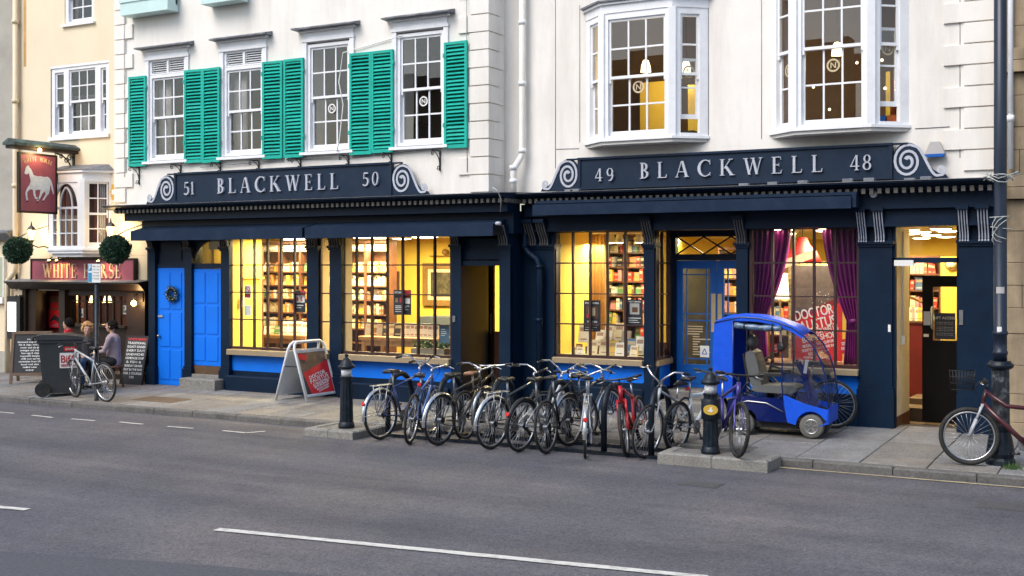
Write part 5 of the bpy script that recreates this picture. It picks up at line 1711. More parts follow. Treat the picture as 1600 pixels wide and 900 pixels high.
poster('window_poster', 'black poster with a cream picture right in the first right-shop window', 'poster', fQ, u0, u1, v0, v1, 0, 'inkdark',
       [(.2, .8, .42, .85, 'greycloth'), (.35, .7, .5, .7, 'darkwood'), ('text', 'PICTURED', .5, .89, .05, 'paper', 0, .8), (.1, .9, .26, .29, 'paper'), (.1, .7, .18, .20, 'paper'), (.1, .8, .1, .12, 'paper')])
# track lights over the first window
tl = thing('track_light', 'white ceiling track with spotlights in the first right-shop window', 'track light', (PX(955, 1.2), 1.2, 2.98))
MB().box(PX(900, 1.3), PX(1010, 1.3), 1.28, 1.32, 2.95, 2.975).build('track', 'paper', tl)
G_SPOT = glow('warm_spot', (1, .82, .5), 7.0)
for px in (912, 955, 968, 998):
    x = PX(px, 1.3)
    MB().lathe([(.05, 0), (.07, -.10), (.08, -.14)], 10, (x, 1.3, 2.94)).build('spotlight', 'paper', tl)
    MB().lathe([(.07, -.141), (.03, -.150)], 10, (x, 1.3, 2.94)).build('spot_lens', G_SPOT, tl)
ld_ = bpy.data.lights.new('track_lamp', 'AREA'); ld_.shape = 'RECTANGLE'; ld_.size = 1.6; ld_.size_y = .2; ld_.energy = 75; ld_.color = (1, .84, .48)
lo = bpy.data.objects.new('track_lamp', ld_); COL.objects.link(lo); lo.parent = tl; lo.location = (0, .1, -.20)
# gathered satin curtains
def drape(name, label, pts_top, pts_tie, pts_bot, y, z1, zt, z0, n=11):
    t = thing(name, label, 'curtain', ((pts_bot[0] + pts_bot[1]) / 2, y, z0))
    nz, nu = 16, n * 6
    vs, fs, = [], []
    for j in range(nz + 1):
        s_ = j / nz
        z = z1 + (z0 - z1) * s_
        zt_ = (z1 - zt) / (z1 - z0)
        if s_ < zt_:
            e = (s_ / zt_) ** 1.7
            a = pts_top[0] + (pts_tie[0] - pts_top[0]) * e; b = pts_top[1] + (pts_tie[1] - pts_top[1]) * e
        else:
            e = (s_ - zt_) / (1 - zt_)
            a = pts_tie[0] + (pts_bot[0] - pts_tie[0]) * e; b = pts_tie[1] + (pts_bot[1] - pts_tie[1]) * e
        for i in range(nu + 1):
            u = i / nu
            w = (b - a)
            amp = .035 + .02 * (1 - abs(w) / .8)
            vs.append((a + w * u, y + amp * sin(2 * pi * n * u + .6 * sin(3 * s_)) + .01 * sin(9 * u + 5 * s_), z))
    for j in range(nz):
        for i in range(nu):
            o = j * (nu + 1) + i
            fs.append((o, o + 1, o + nu + 2, o + nu + 1))
    mb = MB().add(vs, fs, True)
    ob = mb.build('cloth', 'purple', t)
    md = ob.modifiers.new('thickness', 'SOLIDIFY'); md.thickness = .004
    MB().lathe([(.06, -.03), (.065, 0), (.06, .03)], 12, ((pts_tie[0] + pts_tie[1]) / 2, y, zt)).build('tie_band', 'purple', t)
YCU = .45
c = lambda p: PX(p, YCU)
drape('window_curtain', 'purple satin curtain tied back at the left of the second window', (c(1177), c(1236)), (c(1177), c(1196)), (c(1177), c(1200)), YCU, 3.0, 1.62, .985, 7)
drape('window_curtain', 'purple satin curtain tied back at the right of the second window', (c(1284), c(1345)), (c(1322), c(1345)), (c(1318), c(1345)), YCU, 3.0, 1.62, .985, 7)
# posters and dressing behind the curtains
YF = .95
fF = Fr((0, YF, 0), radians(4))
fF.o = Vector((0, YF, 0))
fF = Fr((PX(1275, YF), YF, 0), 0)
u0, u1, v0, v1 = pbox(1236, 415, 1316, 566, YF)
u0 -= PX(1275, YF); u1 -= PX(1275, YF)
blackp = mat('black_poster_paper', (0.02, 0.018, 0.02), 0.6, 0.05)
poster('display_poster', 'tall black and red poster with slanting white lettering between the purple curtains', 'poster', fF, u0, u1, max(v0, .99), v1, 0, mat('drab_poster_paper', (0.11, 0.085, 0.065), 0.7, 0.3, 7),
       [(.0, 1, .55, .76, mat('grey_brown_print', (0.13, 0.10, 0.08), 0.7, 0.3, 9)), ('quad', ((0, .38), (1, .60), (1, .68), (0, .46)), mat('dark_red_print', (0.22, 0.012, 0.02), 0.6, 0.5, 40)),
        ('quad', ((0, 0), (1, 0), (1, .62), (0, .40)), 'postred'),
        ('text', 'DOCTOR', .47, .455, .105, 'paper', 13, .76), ('text', 'FAUSTUS', .50, .335, .105, 'paper', 13, .82), ('text', "AT BLACKWELL'S", .56, .285, .055, 'paper', 13, .76), ('text', 'BOOKSHOP', .56, .215, .06, 'paper', 13, .66),
        ('text', 'BROAD STREET OXFORD', .56, .165, .03, 'paper', 13, .66), ('text', 'TICKETS ON SALE IN THE SHOP', .56, .12, .026, 'paper', 13, .7), ('text', 'BOOK NOW', .55, .07, .03, 'paper', 13, .4), ('text', 'OXFORD THEATRE', .5, .015, .022, 'paper', 0, .5)] +
       [(.40 + .055 * (i % 7), .41 + .055 * (i % 7), .66 + .018 * ((i * 5) % 4), .675 + .018 * ((i * 5) % 4), 'paper') for i in range(7)] +
       [(.42 + .06 * (i % 6), .43 + .06 * (i % 6), .60 + .014 * ((i * 3) % 4), .612 + .014 * ((i * 3) % 4), 'paper') for i in range(6)])
fS = Fr((0, .80, 0))
for (a, b_, y0, y1, lab) in ((1203, 1221, 537, 551, 'small red card low at the left of the second window'), (1313, 1331, 530, 553, 'small red card beside the right purple curtain')):
    u0, u1, v0, v1 = pbox(a, y0, b_, y1, .80)
    poster('red_card', lab, 'card', fS, u0, u1, v0, v1, 0, 'postred', [('text', 'DOCTOR', .5, .62, .2, 'paper', 12, .7), ('text', 'FAUSTUS', .5, .3, .2, 'paper', 12, .75)])
lp = thing('standard_lamp', 'standing lamp with a cream drum shade behind the left purple curtain', 'lamp', (PX(1219, 1.3), 1.3, QZ0))
x = PX(1219, 1.3)
zb, zt_ = PZ(1219, 467, 1.3), PZ(1219, 427, 1.3)
MB().lathe([(.14, zb), (.11, zt_)], 16, (x, 1.3, 0)).build('lamp_shade', glow('lit_lampshade', (1, .85, .6), 1.3), lp)
MB().tube([(x, 1.3, QZ0 + .03), (x, 1.3, zb + .1)], .015, 8).build('stem', 'gold', lp)
MB().lathe([(.14, 0), (.14, .02), (.03, .04)], 14, (x, 1.3, QZ0)).build('base', 'gold', lp)
p = P(1254, 391, 1.7)
rl = thing('red_lantern', 'red paper hanging sign shaped like a hat high in the curtained window', 'hanging decoration', p)
MB().lathe([(.30, -.20), (.22, -.02), (.12, .08), (.07, .20)], 14, p).build('shade', 'postred', rl)
MB().tube([p + Vector((0, 0, .2)), (p.x, p.y, QZ1)], .006, 5).build('cord', 'black', rl)
mb = MB(); mb.obb((p.x, p.y - .31, p.z - .15), (.26, 0, .09), (0, .01, 0), (-.02, 0, .06)); mb.build('banner', 'gilt', rl)
cabinet = thing('patterned_screen', 'cream leaf-patterned screen behind the poster in the curtained window', 'screen', (PX(1270, 2.2), 2.2, QZ0))
MB().box(PX(1232, 2.2), PX(1296, 2.2), 2.2, 2.25, QZ0, PZ(1265, 409, 2.2)).build('panel', mat('leaf_pattern', (0.42, 0.36, 0.20), 0.8, 0.9, 28), cabinet)
# red counter and people-sized clutter inside the entrance
cn = thing('shop_counter', 'red sales counter inside the open entrance', 'counter', (PX(1430, 2.6), 2.6, .30))
MB().box(PX(1405, 2.6), PX(1452, 2.6), 2.6, 3.3, .30, PZ(1430, 505, 2.6)).build('counter_front', mat('deep_red_panel', (0.11, 0.007, 0.006), 0.5, 0.15, 4), cn)
MB().box(PX(1404, 2.6), PX(1454, 2.6), 2.57, 3.33, PZ(1430, 505, 2.6) + .001, PZ(1430, 505, 2.6) + .03).build('counter_top', 'darkwood', cn)
facing_row(PX(1419, 2.7), PX(1441, 2.7), 5, 2.7, PZ(1430, 505, 2.6) + .032, .09, .22, ['white', 'cream', 'grey', 'white', 'yellow'], 'on the red counter', 'books on the red counter')
st_ = MB()
for i in range(2): st_.box(PX(1420, 1.9), PX(1445, 1.9), 1.6 + .3 * i, 2.6, .10 + .0, .24 + .15 * i)
st_.build('inner_step', 'carpet', RBD)
MB().tube([(PX(1419, 2.0), 2.0, 1.95), (PX(1440, 2.4), 2.4, 1.85)], .02, 8).build('hand_rail', 'wood', RBD)
ck = thing('wall_clock', 'round brass-rimmed clock high on the yellow wall inside the entrance', 'clock', P(1487, 413, 3.4))
p = P(1487, 413, 3.4)
MB().box(PX(1470, 3.45), qx1, 3.45, 3.5, .3, 2.57).build('interior_partition', 'ylwall', RBD)
MB().lathe([(.11, 0), (.11, .03), (.09, .04)], 18, (p.x, 3.445, p.z), (0, -1, 0)).build('rim', 'gold', ck)
MB().lathe([(.085, .0405), (.01, .0425)], 18, (p.x, 3.445, p.z), (0, -1, 0)).build('face', 'paleyl', ck)
for k, (px, y, rr, wt) in enumerate(((1290, 1.6, .16, 60), (1425, 2.0, .12, 4), (1470, 1.6, .16, 5), (1440, 3.2, .16, 18), (1480, 2.8, .16, 14), (1108, 1.8, .14, 22), (1090, 3.0, .16, 24), (985, 3.6, .16, 30), (1230, 3.0, .16, 30), (1425, 3.9, .14, 16), (1455, 5.2, .18, 20), (1478, 6.6, .18, 20), (1440, 7.6, .18, 20), (1300, 6.0, .18, 40), (1050, 5.5, .18, 40))):
    ceiling_disc(PX(px, y), y, QZ1, rr, '%s round ceiling light of the right shop' % (
        'bright curtained-window', 'small front entrance', 'large front entrance', 'middle entrance', 'right rear entrance', 'front blue-door', 'rear blue-door', 'back first-window', 'back curtained-window', 'rear entrance')[0] if False else
        ('round ceiling light above the curtained window', 'small round ceiling light at the front left of the entrance', 'large round ceiling light at the front of the entrance', 'round ceiling light midway into the entrance',
         'round ceiling light at the back right of the entrance', 'round ceiling light just inside the blue doors', 'round ceiling light deep behind the blue doors', 'round ceiling light behind the first right-shop window',
         'round ceiling light behind the purple curtains', 'small round ceiling light over the entrance bookcase', 'round ceiling light beyond the entrance bookcase', 'round ceiling light deep inside the entrance at right', 'round ceiling light deepest inside the entrance', 'round ceiling light far behind the slanting poster', 'round ceiling light far behind the lattice light')[k], 'round ceiling lights of the right shop', G_DIFF, wt)

for k, px in enumerate((1215, 1285)):  # hidden spots added to brighten the curtains; now only their discs glow
    ceiling_disc(PX(px, .36), .345, QZ1, .07, ('small added spotlight hidden above the left curtain of the second right-shop window', 'small added spotlight hidden above the right curtain of the second right-shop window')[k], 'small spotlights of the curtained window', G_SPOT, 0, (1, .88, .66))
for k, px in enumerate((1235, 1290)):
    ceiling_disc(PX(px, .70), .66, QZ1, .07, ('small spotlight over the left of the slanting poster', 'small spotlight over the right of the slanting poster')[k], 'small spotlights of the curtained window', G_SPOT, 12, (1, .88, .66))
# --- upstairs room of the right building
up = MB()
up.box(XR0 + .2, XR1 - .2, 3.6, 3.65, 3.8, 7.6); up.box(XR0 + .2, XR0 + .25, .76, 3.6, 3.8, 7.6); up.box(XR1 - .25, XR1 - .2, .76, 3.6, 3.8, 7.6)
up.box(XR0 + .2, XR1 - .2, .76, 3.65, 3.75, 3.8); up.box(XR0 + .2, XR1 - .2, .76, 3.65, 7.35, 7.4)
up.build('upstairs_room', 'brownwall', RBD)
for a, b, y, zt in ((1000, 1050, 2.2, 5.6), (1075, 1096, 1.6, 5.4), (1384, 1391, 1.8, 5.4)):
    MB().box(PX(a, y), PX(b, y), y, y + .1, 3.8, zt).build('yellow_partition', 'ylwall', RBD)
MB().box(PX(1392, 2.0), PX(1412, 2.0), 2.0, 2.1, 3.8, 5.3).build('red_partition', mat('red_brown_wall', (0.22, 0.05, 0.03), 0.8, 0.1), RBD)
sf = MB(); sf.box(PX(930, .9), PX(1085, .9), .85, 1.35, 3.8, 4.56); sf.box(PX(1205, .9), PX(1410, .9), .85, 1.35, 3.8, 4.56)
sf.build('banquette_back', 'black', RBD)
MB().box(PX(1376, .35), PX(1384, .35), .33, .45, 4.40, 4.55).build('blue_box', 'bluedoor', RBD)
MB().box(PX(1386, .35), PX(1404, .35), .33, .45, 4.40, 4.55).build('orange_box', mat('orange_card', (0.5, 0.12, 0.02), 0.6, 0.3, 20), RBD)
G_PEND = glow('lit_pendant_shade', (1, .80, .48), 2.4)
for k, (px, py, y, lab) in enumerate(((1009, 103, 1.2, 'lit cone pendant lamp in the middle of the left bow window'), (1308, 76, 1.2, 'lit cone pendant lamp in the middle of the right bow window'),
                                    (1072, 104, 1.6, 'lit pendant lamp behind the right side of the left bow window'))):
    p = P(px, py, y)
    t = thing('pendant_lamp', lab, 'pendant lamp', p, group='pendant lamps upstairs')
    h_ = .10
    MB().lathe([(.085, -h_), (.075, 0), (.045, h_ * .9), (.02, h_)], 14, p).build('shade', G_PEND, t)
    MB().tube([(p.x, p.y, p.z + h_), (p.x, p.y, 7.3)], .006, 5).build('cord', 'black', t)
    ldp = bpy.data.lights.new('pendant_bulb', 'POINT'); ldp.energy = 13; ldp.color = (1, .74, .36); ldp.shadow_soft_size = .08
    lo = bpy.data.objects.new('pendant_bulb', ldp); COL.objects.link(lo); lo.parent = t; lo.location = (0, 0, -.22)
for k, (px, py, y) in enumerate(((1256, 84, 2.4), (1339, 98, 3.0), (1271, 136, 3.3), (1296, 171, 3.3), (1378, 94, 2.0), (1383, 138, 1.7))):
    p = P(px, py, y)
    o = MB().ball(p, .024, nu=10, nv=8).build('small_lamp', G_PEND)
    tag(o, ('small warm lamp at the left of the right bow window', 'small warm lamp at the right of the middle pane row', 'small warm lamp low behind the left pane of the right bow', 'small warm lamp lowest in the right bow window',
            'small warm lamp beside the gilt ring logo', 'small warm lamp on the yellow post of the right bow')[k], 'lamp', 'small lamps upstairs')
# --- sign, alarm box, cable on the right building
s2 = thing('shop_sign', 'wide dark blue fascia sign with silver letters below the bow windows', 'shop sign', (-5.85, .14, 3.6))
x0, x1 = -8.28, -3.41
ysg = .14
MB().box(x0 + .02, x1 - .02, ysg - .03, ysg + .03, 3.67, 4.10).build('sign_board', 'navysign', s2)
tr = MB().box(x0, x1, ysg - .06, ysg + .05, 4.101, 4.135); tr.box(x0, x1, ysg - .055, ysg + .04, 3.63, 3.669)
for xx in (x0, x1 - .05): tr.box(xx, xx + .05, ysg - .052, ysg + .045, 3.671, 4.10)
tr.box(x0 - .2, x0 - .002, ysg - .04, ysg + .03, 4.105, 4.13); tr.box(x1 + .002, x1 + .2, ysg - .04, ysg + .03, 4.105, 4.13)
tr.build('sign_moulding', 'navysign', s2)
spiral_sign_end(s2, x0 - .002, -1, ysg, 3.62, .50, .68)
spiral_sign_end(s2, x1 + .002, 1, ysg, 3.62, .50, .74)
ys_ = ysg - .031
sign_letters(s2, '49', PX(931, ys_), PX(960, ys_), PZ(945, 283, ys_), .20, ys_)
sign_letters(s2, 'BLACKWELL', PX(1001, ys_), PX(1286, ys_), 3.765, .245, ys_)
sign_letters(s2, '48', PX(1329, ys_), PX(1363, ys_), PZ(1346, 266, ys_), .215, ys_)
p = P(1462, 238, .2)
al = thing('alarm_box', 'white alarm box with blue edges beside the right scroll of the sign', 'alarm box', p)
hx = [(-.13, -.02), (-.10, -.06), (.10, -.06), (.13, -.02), (.06, .14), (-.06, .14)]
MB().prism(hx, lambda u, v, w: (p.x + u, .21 - w, p.z + v), 0, .09).build('case', 'greycloth', al)
MB().prism([(-.135, -.035), (-.105, -.068), (.105, -.068), (.135, -.035), (.13, -.028), (-.13, -.028)], lambda u, v, w: (p.x + u, .21 - w, p.z + v), .001, .097).build('base_band', 'bluedoor', al)
MB().tube([P(770, 293, -.99), P(778, 298, -1.0), P(783, 312, -.88), P(782, 331, -.76)], .010, 6).build('loose_cable', 'greycloth', LB)

# ================================================================== THE PUB
YPB = -0.10
PB = thing('pub_building', 'cream rendered pub with a dark brown front and a white oriel window', 'building', (-20, .2, 0))
XP0, XP1 = PX(24, YPB), XL0
ow = [PX(p, YPB) for p in (79, 170)]
oz = [PZ(124, 212, YPB), PZ(124, 99, YPB)]
tw = [PX(p, YPB) for p in (101, 147)]
tz = PZ(124, 36, YPB)
wall = MB()
zf = PZ(120, 455, YPB)
wall_grid(wall, XP0, XP1 + .02, 3.45, oz[1] + .30, YPB, .25, [(ow[0], ow[1], oz[0], oz[1])])
wall_grid(wall, XP0, XP1 + .02, oz[1] + .30, 9.0, YPB, .25, [(tw[0], tw[1], tz, 8.6)])
lx1 = PX(230, YPB)
wall.box(XP0, lx1, YPB, .25, zf, 3.45)
wall.box(XP1 + .02, lx1, YPB + .03, .25, 3.45, 3.5)
wall.box(XP0, XP0 + .34, YPB, .25, .05, zf)
wall.build('wall', 'cream', PB)
for z in (2.62, 2.95, 3.25):
    MB().box(PX(200, YPB), lx1 - .01, YPB - .004, YPB + .01, z, z + .012).build('render_joint', 'creampipe', PB)
# first-floor tripartite window
fr = Fr((0, YPB + .02, 0))
fm = MB()
fr.box(fm, ow[0] - .03, ow[1] + .03, oz[0] - .07, oz[0] - .001, -.08, .07)
fm.build('window_sill', 'whitepaint', PB)
fm = MB(); fr.box(fm, ow[0], ow[1], oz[1] - .05, oz[1], -.10, .02)
fm.build('window_head', 'whitepaint', PB)
cut = [ow[0] + (ow[1] - ow[0]) * t for t in (0, .265, .80, 1)]
cut = [PX(p, YPB) for p in (80, 103, 151, 169.5)]
for i, (a, b) in enumerate(zip(cut[:-1], cut[1:])):
    sash(PB, fr, a, b, oz[0], oz[1] - .05, (1, 3, 1)[i], fw=.085 if i != 1 else .06, bw=.024)
win = sash(PB, fr, tw[0], tw[1], tz, tz + 1.2, 2, fw=.09)
MB().box(tw[0] - .05, tw[1] + .04, YPB - .06, YPB, tz - .05, tz - .001).build('window_sill', 'whitepaint', PB)
MB().box(XP0 + .3, XP1 - .05, 1.8, 1.85, 3.6, 8.6).box(XP0 + .3, XP1 - .05, .3, 1.8, 5.9, 5.95).box(XP0 + .3, XP1 - .05, .26, 1.8, 3.55, 3.6).box(XP0 + .25, XP0 + .3, .26, 1.85, 3.55, 8.6).box(XP1 - .05, XP1, .26, 1.85, 3.55, 8.6).box(XP0 + .3, XP1 - .05, .26, 1.8, 8.6, 8.65).build('upstairs_room', mat('dim_grey_wall', (0.16, 0.15, 0.16), 0.9, 0.1), PB)
mb = MB()
for i in range(6): mb.tube([(cut[1] + .12 + .05 * i, .2, oz[0] + .06), (cut[1] + .12 + .05 * i, .2, oz[0] + .42)], .028, 6)
mb.build('window_curtain', 'greycloth', PB)
mb = MB(); mb.box(PX(37, YPB), PX(41, YPB), YPB - .002, YPB, PZ(39, 104, YPB), PZ(39, -40, YPB)); mb.build('rust_stain', mat('rust_stain', (0.62, 0.36, 0.14), 0.85, 0.3, 2, streak=True), PB)

# oriel window: front light with a pointed-arch pattern, canted right light
YO_ = -.52
oa, ob_ = PX(76, YO_), PX(128.5, YO_)
oc = (PX(173.5, YPB), YPB)
z0, z1 = PZ(105, 388, YO_), PZ(105, 281, YO_)
orl = MB()
plan = [(oa - .25, YPB + .1), (oa, YO_), (ob_, YO_), (oc[0], oc[1]), (oc[0], YPB + .1)]
def oslab(za, zb, k, m, name):
    cx = (oa + ob_) / 2
    pl = [(cx + (x - cx) * k, YPB + .1 + (y - YPB - .1) * k) for x, y in plan]
    MB().prism(pl, lambda u, v, w: (u, v, w), za, zb).build(name, m, PB)
oslab(z0 - .10, z0 - .045, 1.02, 'whitepaint', 'oriel_base'); oslab(z0 - .045, z0, 1.07, 'whitepaint', 'oriel_sill')
oslab(z0 - .17, z0 - .10, .9, 'whitepaint', 'oriel_base')
oslab(z1, z1 + .14, 1.0, 'whitepaint', 'oriel_head'); oslab(z1 + .14, z1 + .19, 1.08, 'whitepaint', 'oriel_cornice')
rf = MB()
cx = (oa + ob_) / 2
A = [(cx + (x - cx) * 1.1, YPB + .1 + (y - YPB - .1) * 1.12) for x, y in plan]; B = [(cx + (x - cx) * .97, YPB + .08 + (y - YPB - .1) * .3) for x, y in plan]
zr = z1 + .192
vs = [(x, y, zr) for x, y in A] + [(x, y, zr + .13) for x, y in B]
rf.add(vs, [(i, i + 1, 6 + i, 5 + i) for i in range(4)] + [(4, 3, 2, 1, 0), (5, 6, 7, 8, 9)])
rf.build('oriel_roof', 'lead', PB)
fo_ = Fr((oa, YO_, 0))
L = ob_ - oa
of = MB()
fo_.box(of, 0, .13, z0, z1, -.09, 0); fo_.box(of, L - .14, L, z0, z1, -.09, 0); fo_.box(of, .13, L - .14, z1 - .05, z1, -.09, 0); fo_.box(of, .13, L - .14, z0, z0 + .05, -.09, 0)
a, b = .13, L - .14
za, zb = z0 + .05, z1 - .05
zs = za + (zb - za) * .60
mid = (a + b) / 2
for k in range(1, 4):
    u = a + (b - a) * k / 4
    fo_.box(of, u - .013, u + .013, za, zs - .02, -.05, -.012)
for z in (za + (zs - za) * .33, za + (zs - za) * .68): fo_.box(of, a, b, z - .012, z + .012, -.05, -.014)
fo_.box(of, a, b, zs - .025, zs + .02, -.06, -.008)
R = (b - a) / 2
mp = lambda u, v, d: fo_.p(u, v, -.05 + d)
H_ = zb - zs - .02
arch = [(mid + R * cos(radians(t)), zs + .02 + H_ * sin(radians(t))) for t in range(0, 181, 10)]
for i, pl in enumerate(ribbon(arch, .035)): of.prism(pl[::-1], mp, 0, .035 + .0004 * (i % 3))
for sgn in (-1, 1):                                  # pointed tracery: two crossing arcs
    for s0 in (0, .5):
        pts = []
        for t in range(0, 13):
            e = t / 12
            pts.append((mid + sgn * (R * (.98 - s0 * .98) - (R * (.98 if s0 == 0 else .60)) * (e ** 1.6 if s0 == 0 else e ** 1.8) - (R * .30 * e if s0 else 0) * 0), zs + .02 + H_ * (.97 if s0 == 0 else .80) * sin(e * pi / 2)))
        for i, pl in enumerate(ribbon(pts, .024)): of.prism(pl if sgn > 0 else pl[::-1], mp, .002, .030 + .0004 * (i % 3))
# spandrels
for sgn in (-1, 1):
    cpoly = [(mid + sgn * R, zs + .02)] + [(mid + sgn * R * cos(radians(t)), zs + .02 + H_ * sin(radians(t))) for t in range(5, 91, 8)] + [(mid, zb), (mid + sgn * R, zb)]
    of.prism(cpoly if sgn > 0 else cpoly[::-1], mp, .001, .03)
ow_ = of.build('oriel_window', 'whitepaint', PB)
fo_.pane(ow_, OLDPANE, a, b, za, zb, -.04)
an = atan2(oc[1] - YO_, oc[0] - ob_)
f2 = Fr((ob_, YO_, 0), an)
L2 = math.hypot(oc[1] - YO_, oc[0] - ob_)
sash(PB, f2, .05, L2 - .0, z0, z1, 2, fw=.045, bw=.024)
mb = MB(); f2_ = Fr((ob_, YO_, 0), an / 2); f2_.box(mb, -.05, .05, z0, z1, -.1, .012); mb.build('corner_post', 'whitepaint', PB)
mb = MB()
for i in range(5): mb.tube([f2.p(.34 + .04 * i, z0 + .05, -.09), f2.p(.34 + .04 * i, z1 - .05, -.09)], .02, 6)
mb.build('curtain', 'greycloth', PB)
mb = MB()
for i in range(3): mb.tube([f2.p(.24 + .04 * i, z0 + .05, -.11), f2.p(.25 + .04 * i, z1 - .05, -.11)], .022, 6)
for i in range(3): mb.tube([fo_.p(.15 + .05 * i, z0 + .05, -.18), fo_.p(.15 + .05 * i, z1 - .05, -.18)], .03, 6)
mb.build('curtain', 'redcloth', PB)
MB().box(oa - .1, oc[0] - .02, YPB - .025, YPB - .005, z0, z1).build('oriel_dark_panel', mat('dim_room_tone', (0.11, 0.05, 0.045), 0.9, 0.2), PB)  # flat panel over the cream wall, coloured dark as an unlit room

# cream downpipe at the left edge, yellow alarm box
dp = thing('drainpipe', 'cream cast-iron downpipe at the left edge of the pub', 'drainpipe', (PX(24, -.2), -.2, .1))
x = PX(24, -.2)
MB().tube([(x, -.2, 8.6), (x, -.2, 2.40), (x - .03, -.2, 2.28), (x - .22, -.2, 2.12), (x - .25, -.2, 2.02), (x - .25, -.2, .1)], .055, 10).build('pipe', 'creampipe', dp)
for py in (34, 158, 290, 400): MB().lathe([(.072, -.04), (.072, .04)], 10, (x, -.2, PZ(24, py, -.2))).build('pipe_collar', 'creampipe', dp)
p = P(177, 300, -.2)
al = thing('alarm_box', 'yellow hexagonal alarm box between the oriel window and the white corner', 'alarm box', p)
MB().prism([(-.10, 0), (-.06, -.15), (.06, -.15), (.10, 0), (.06, .15), (-.06, .15)], lambda u, v, w: (p.x + u, YPB - .0 - w, p.z + v), 0, .09).build('case', mat('yellow_plastic', (0.62, 0.34, 0.03), 0.45, 0.05), al)
MB().box(p.x - .05, p.x + .05, YPB - .096, YPB - .091, p.z - .05, p.z + .05).build('print', 'paper', al)

# fascia board with lettering, and its lamps
ps = thing('pub_sign', 'maroon fascia board with cream raised lettering over the pub front', 'sign', (PX(130, -.2), -.2, PZ(130, 437, -.2)))
s0, s1, sz0, sz1 = PX(50, -.18), PX(209, -.18), PZ(130, 439, -.18), PZ(130, 406, -.18)
MB().box(s0, s1, -.18, YPB, sz0, sz1).build('sign_board', 'maroon', ps)
mb = MB()
mb.box(s0 - .03, s0, -.20, YPB, sz0 - .03, sz1 + .03); mb.box(s1, s1 + .03, -.20, YPB, sz0 - .03, sz1 + .03); mb.box(s0, s1, -.20, YPB, sz1, sz1 + .03); mb.box(s0, s1, -.20, YPB, sz0 - .03, sz0)
mb.build('sign_frame', 'pubwood', ps)
hh = (sz1 - sz0) * .66
for w_, (xa, xb) in (('WHITE', (PX(67, -.19), PX(120, -.19))), ('HORSE', (PX(131, -.19), PX(189, -.19)))):
    sign_letters(ps, w_, xa, xb, sz0 + (sz1 - sz0) * .15, hh, -.181, 'gilt', .02)
G_BULB = glow('amber_bulb', (1, .62, .22), 9.0)
G_LAN = glow('lantern_glow', (1, .74, .32), 2.2)
def sign_lamp(px, py, lab):
    p = P(px, py, -.42)
    t = thing('sign_lamp', lab, 'lamp', p, group='small lamps over the pub fascia')
    MB().tube([(p.x, YPB, p.z + .06), (p.x, -.3, p.z + .09), (p.x, -.40, p.z + .03)], .012, 6).build('arm', 'iron', t)
    MB().lathe([(.02, .06), (.055, 0)], 10, p, (.0, .35, -1)).build('shade', 'iron', t)
    MB().ball(p + Vector((0, .01, -.01)), .032, nu=8, nv=6).build('bulb', G_BULB, t)
    l = bpy.data.lights.new('sign_bulb', 'SPOT'); l.energy = 5; l.color = (1, .55, .2); l.spot_size = radians(120); l.shadow_soft_size = .04
    lo = bpy.data.objects.new('sign_bulb', l); COL.objects.link(lo); lo.parent = t; lo.location = (0, .0, -.07); lo.rotation_euler = (radians(40), 0, 0)
sign_lamp(76, 407, 'small brass lamp over the left end of the pub fascia')
sign_lamp(88, 407, 'small amber lamp second from the left over the pub fascia')
sign_lamp(153, 408, 'small amber lamp over the right half of the pub fascia')

# ledge and the dark brown front below
zl0, zl1 = PZ(120, 453, -.4), PZ(120, 440, -.4)
lg = MB()
lg.prism([(YPB, zl0), (-.30, zl0), (-.42, zl1 - .05), (-.46, zl1 - .04), (-.46, zl1 - .015), (YPB, zl1 + .03)], lambda u, v, w: (w, u, v), PX(10, -.4), PX(231, -.2))
lgo = lg.build('front_ledge', 'pubwood', PB)
MB().prism([(YPB, zl1 + .035), (-.47, zl1 - .01), (-.47, zl1 - .004), (YPB, zl1 + .042)], lambda u, v, w: (w, u, v), PX(8, -.4), PX(231, -.2) + .01).build('lead_flashing', 'lead', lgo)
YW = -.15
pf = MB()
def pxb(a, b, y0, y1, za, zb): pf.box(PX(a, YW), PX(b, YW), y0, y1, za, zb)
pxb(34, 44, -.22, .1, .06, zl0); pxb(44, 56, -.16, .1, .06, zl0); pxb(95, 104, -.20, .1, .06, zl0); pxb(199, 228, -.18, .1, .06, zl0)
pxb(104, 199, -.14, .05, .06, 1.22); pxb(104, 199, -.14, .05, zl0 - .12, zl0 - .001)
pf.build('pub_front', 'pubwood', PB)
MB().box(PX(201, YW), PX(226, YW), -.20, -.181, zl0 - .22, zl0 - .05).build('front_panel', 'pubwood', PB)
wz0, wz1 = 1.24, zl0 - .12
usp = [PX(p, YW) for p in (106, 117, 128, 140, 150, 160, 171, 182, 198)]
grid_window(PB, Fr((0, -.05, 0)), usp, [wz0, 1.70, wz1], .03, .025, 'pubwood', name='pub_window')
MB().box(PX(104, YW), PX(200, YW), -.24, -.14, 1.19, 1.24).build('window_ledge', 'pubwood', PB)
MB().box(PX(228, YPB), PX(230.5, YPB), -.16, YPB, .09, zl0).build('edge_strip', 'creampipe', PB)
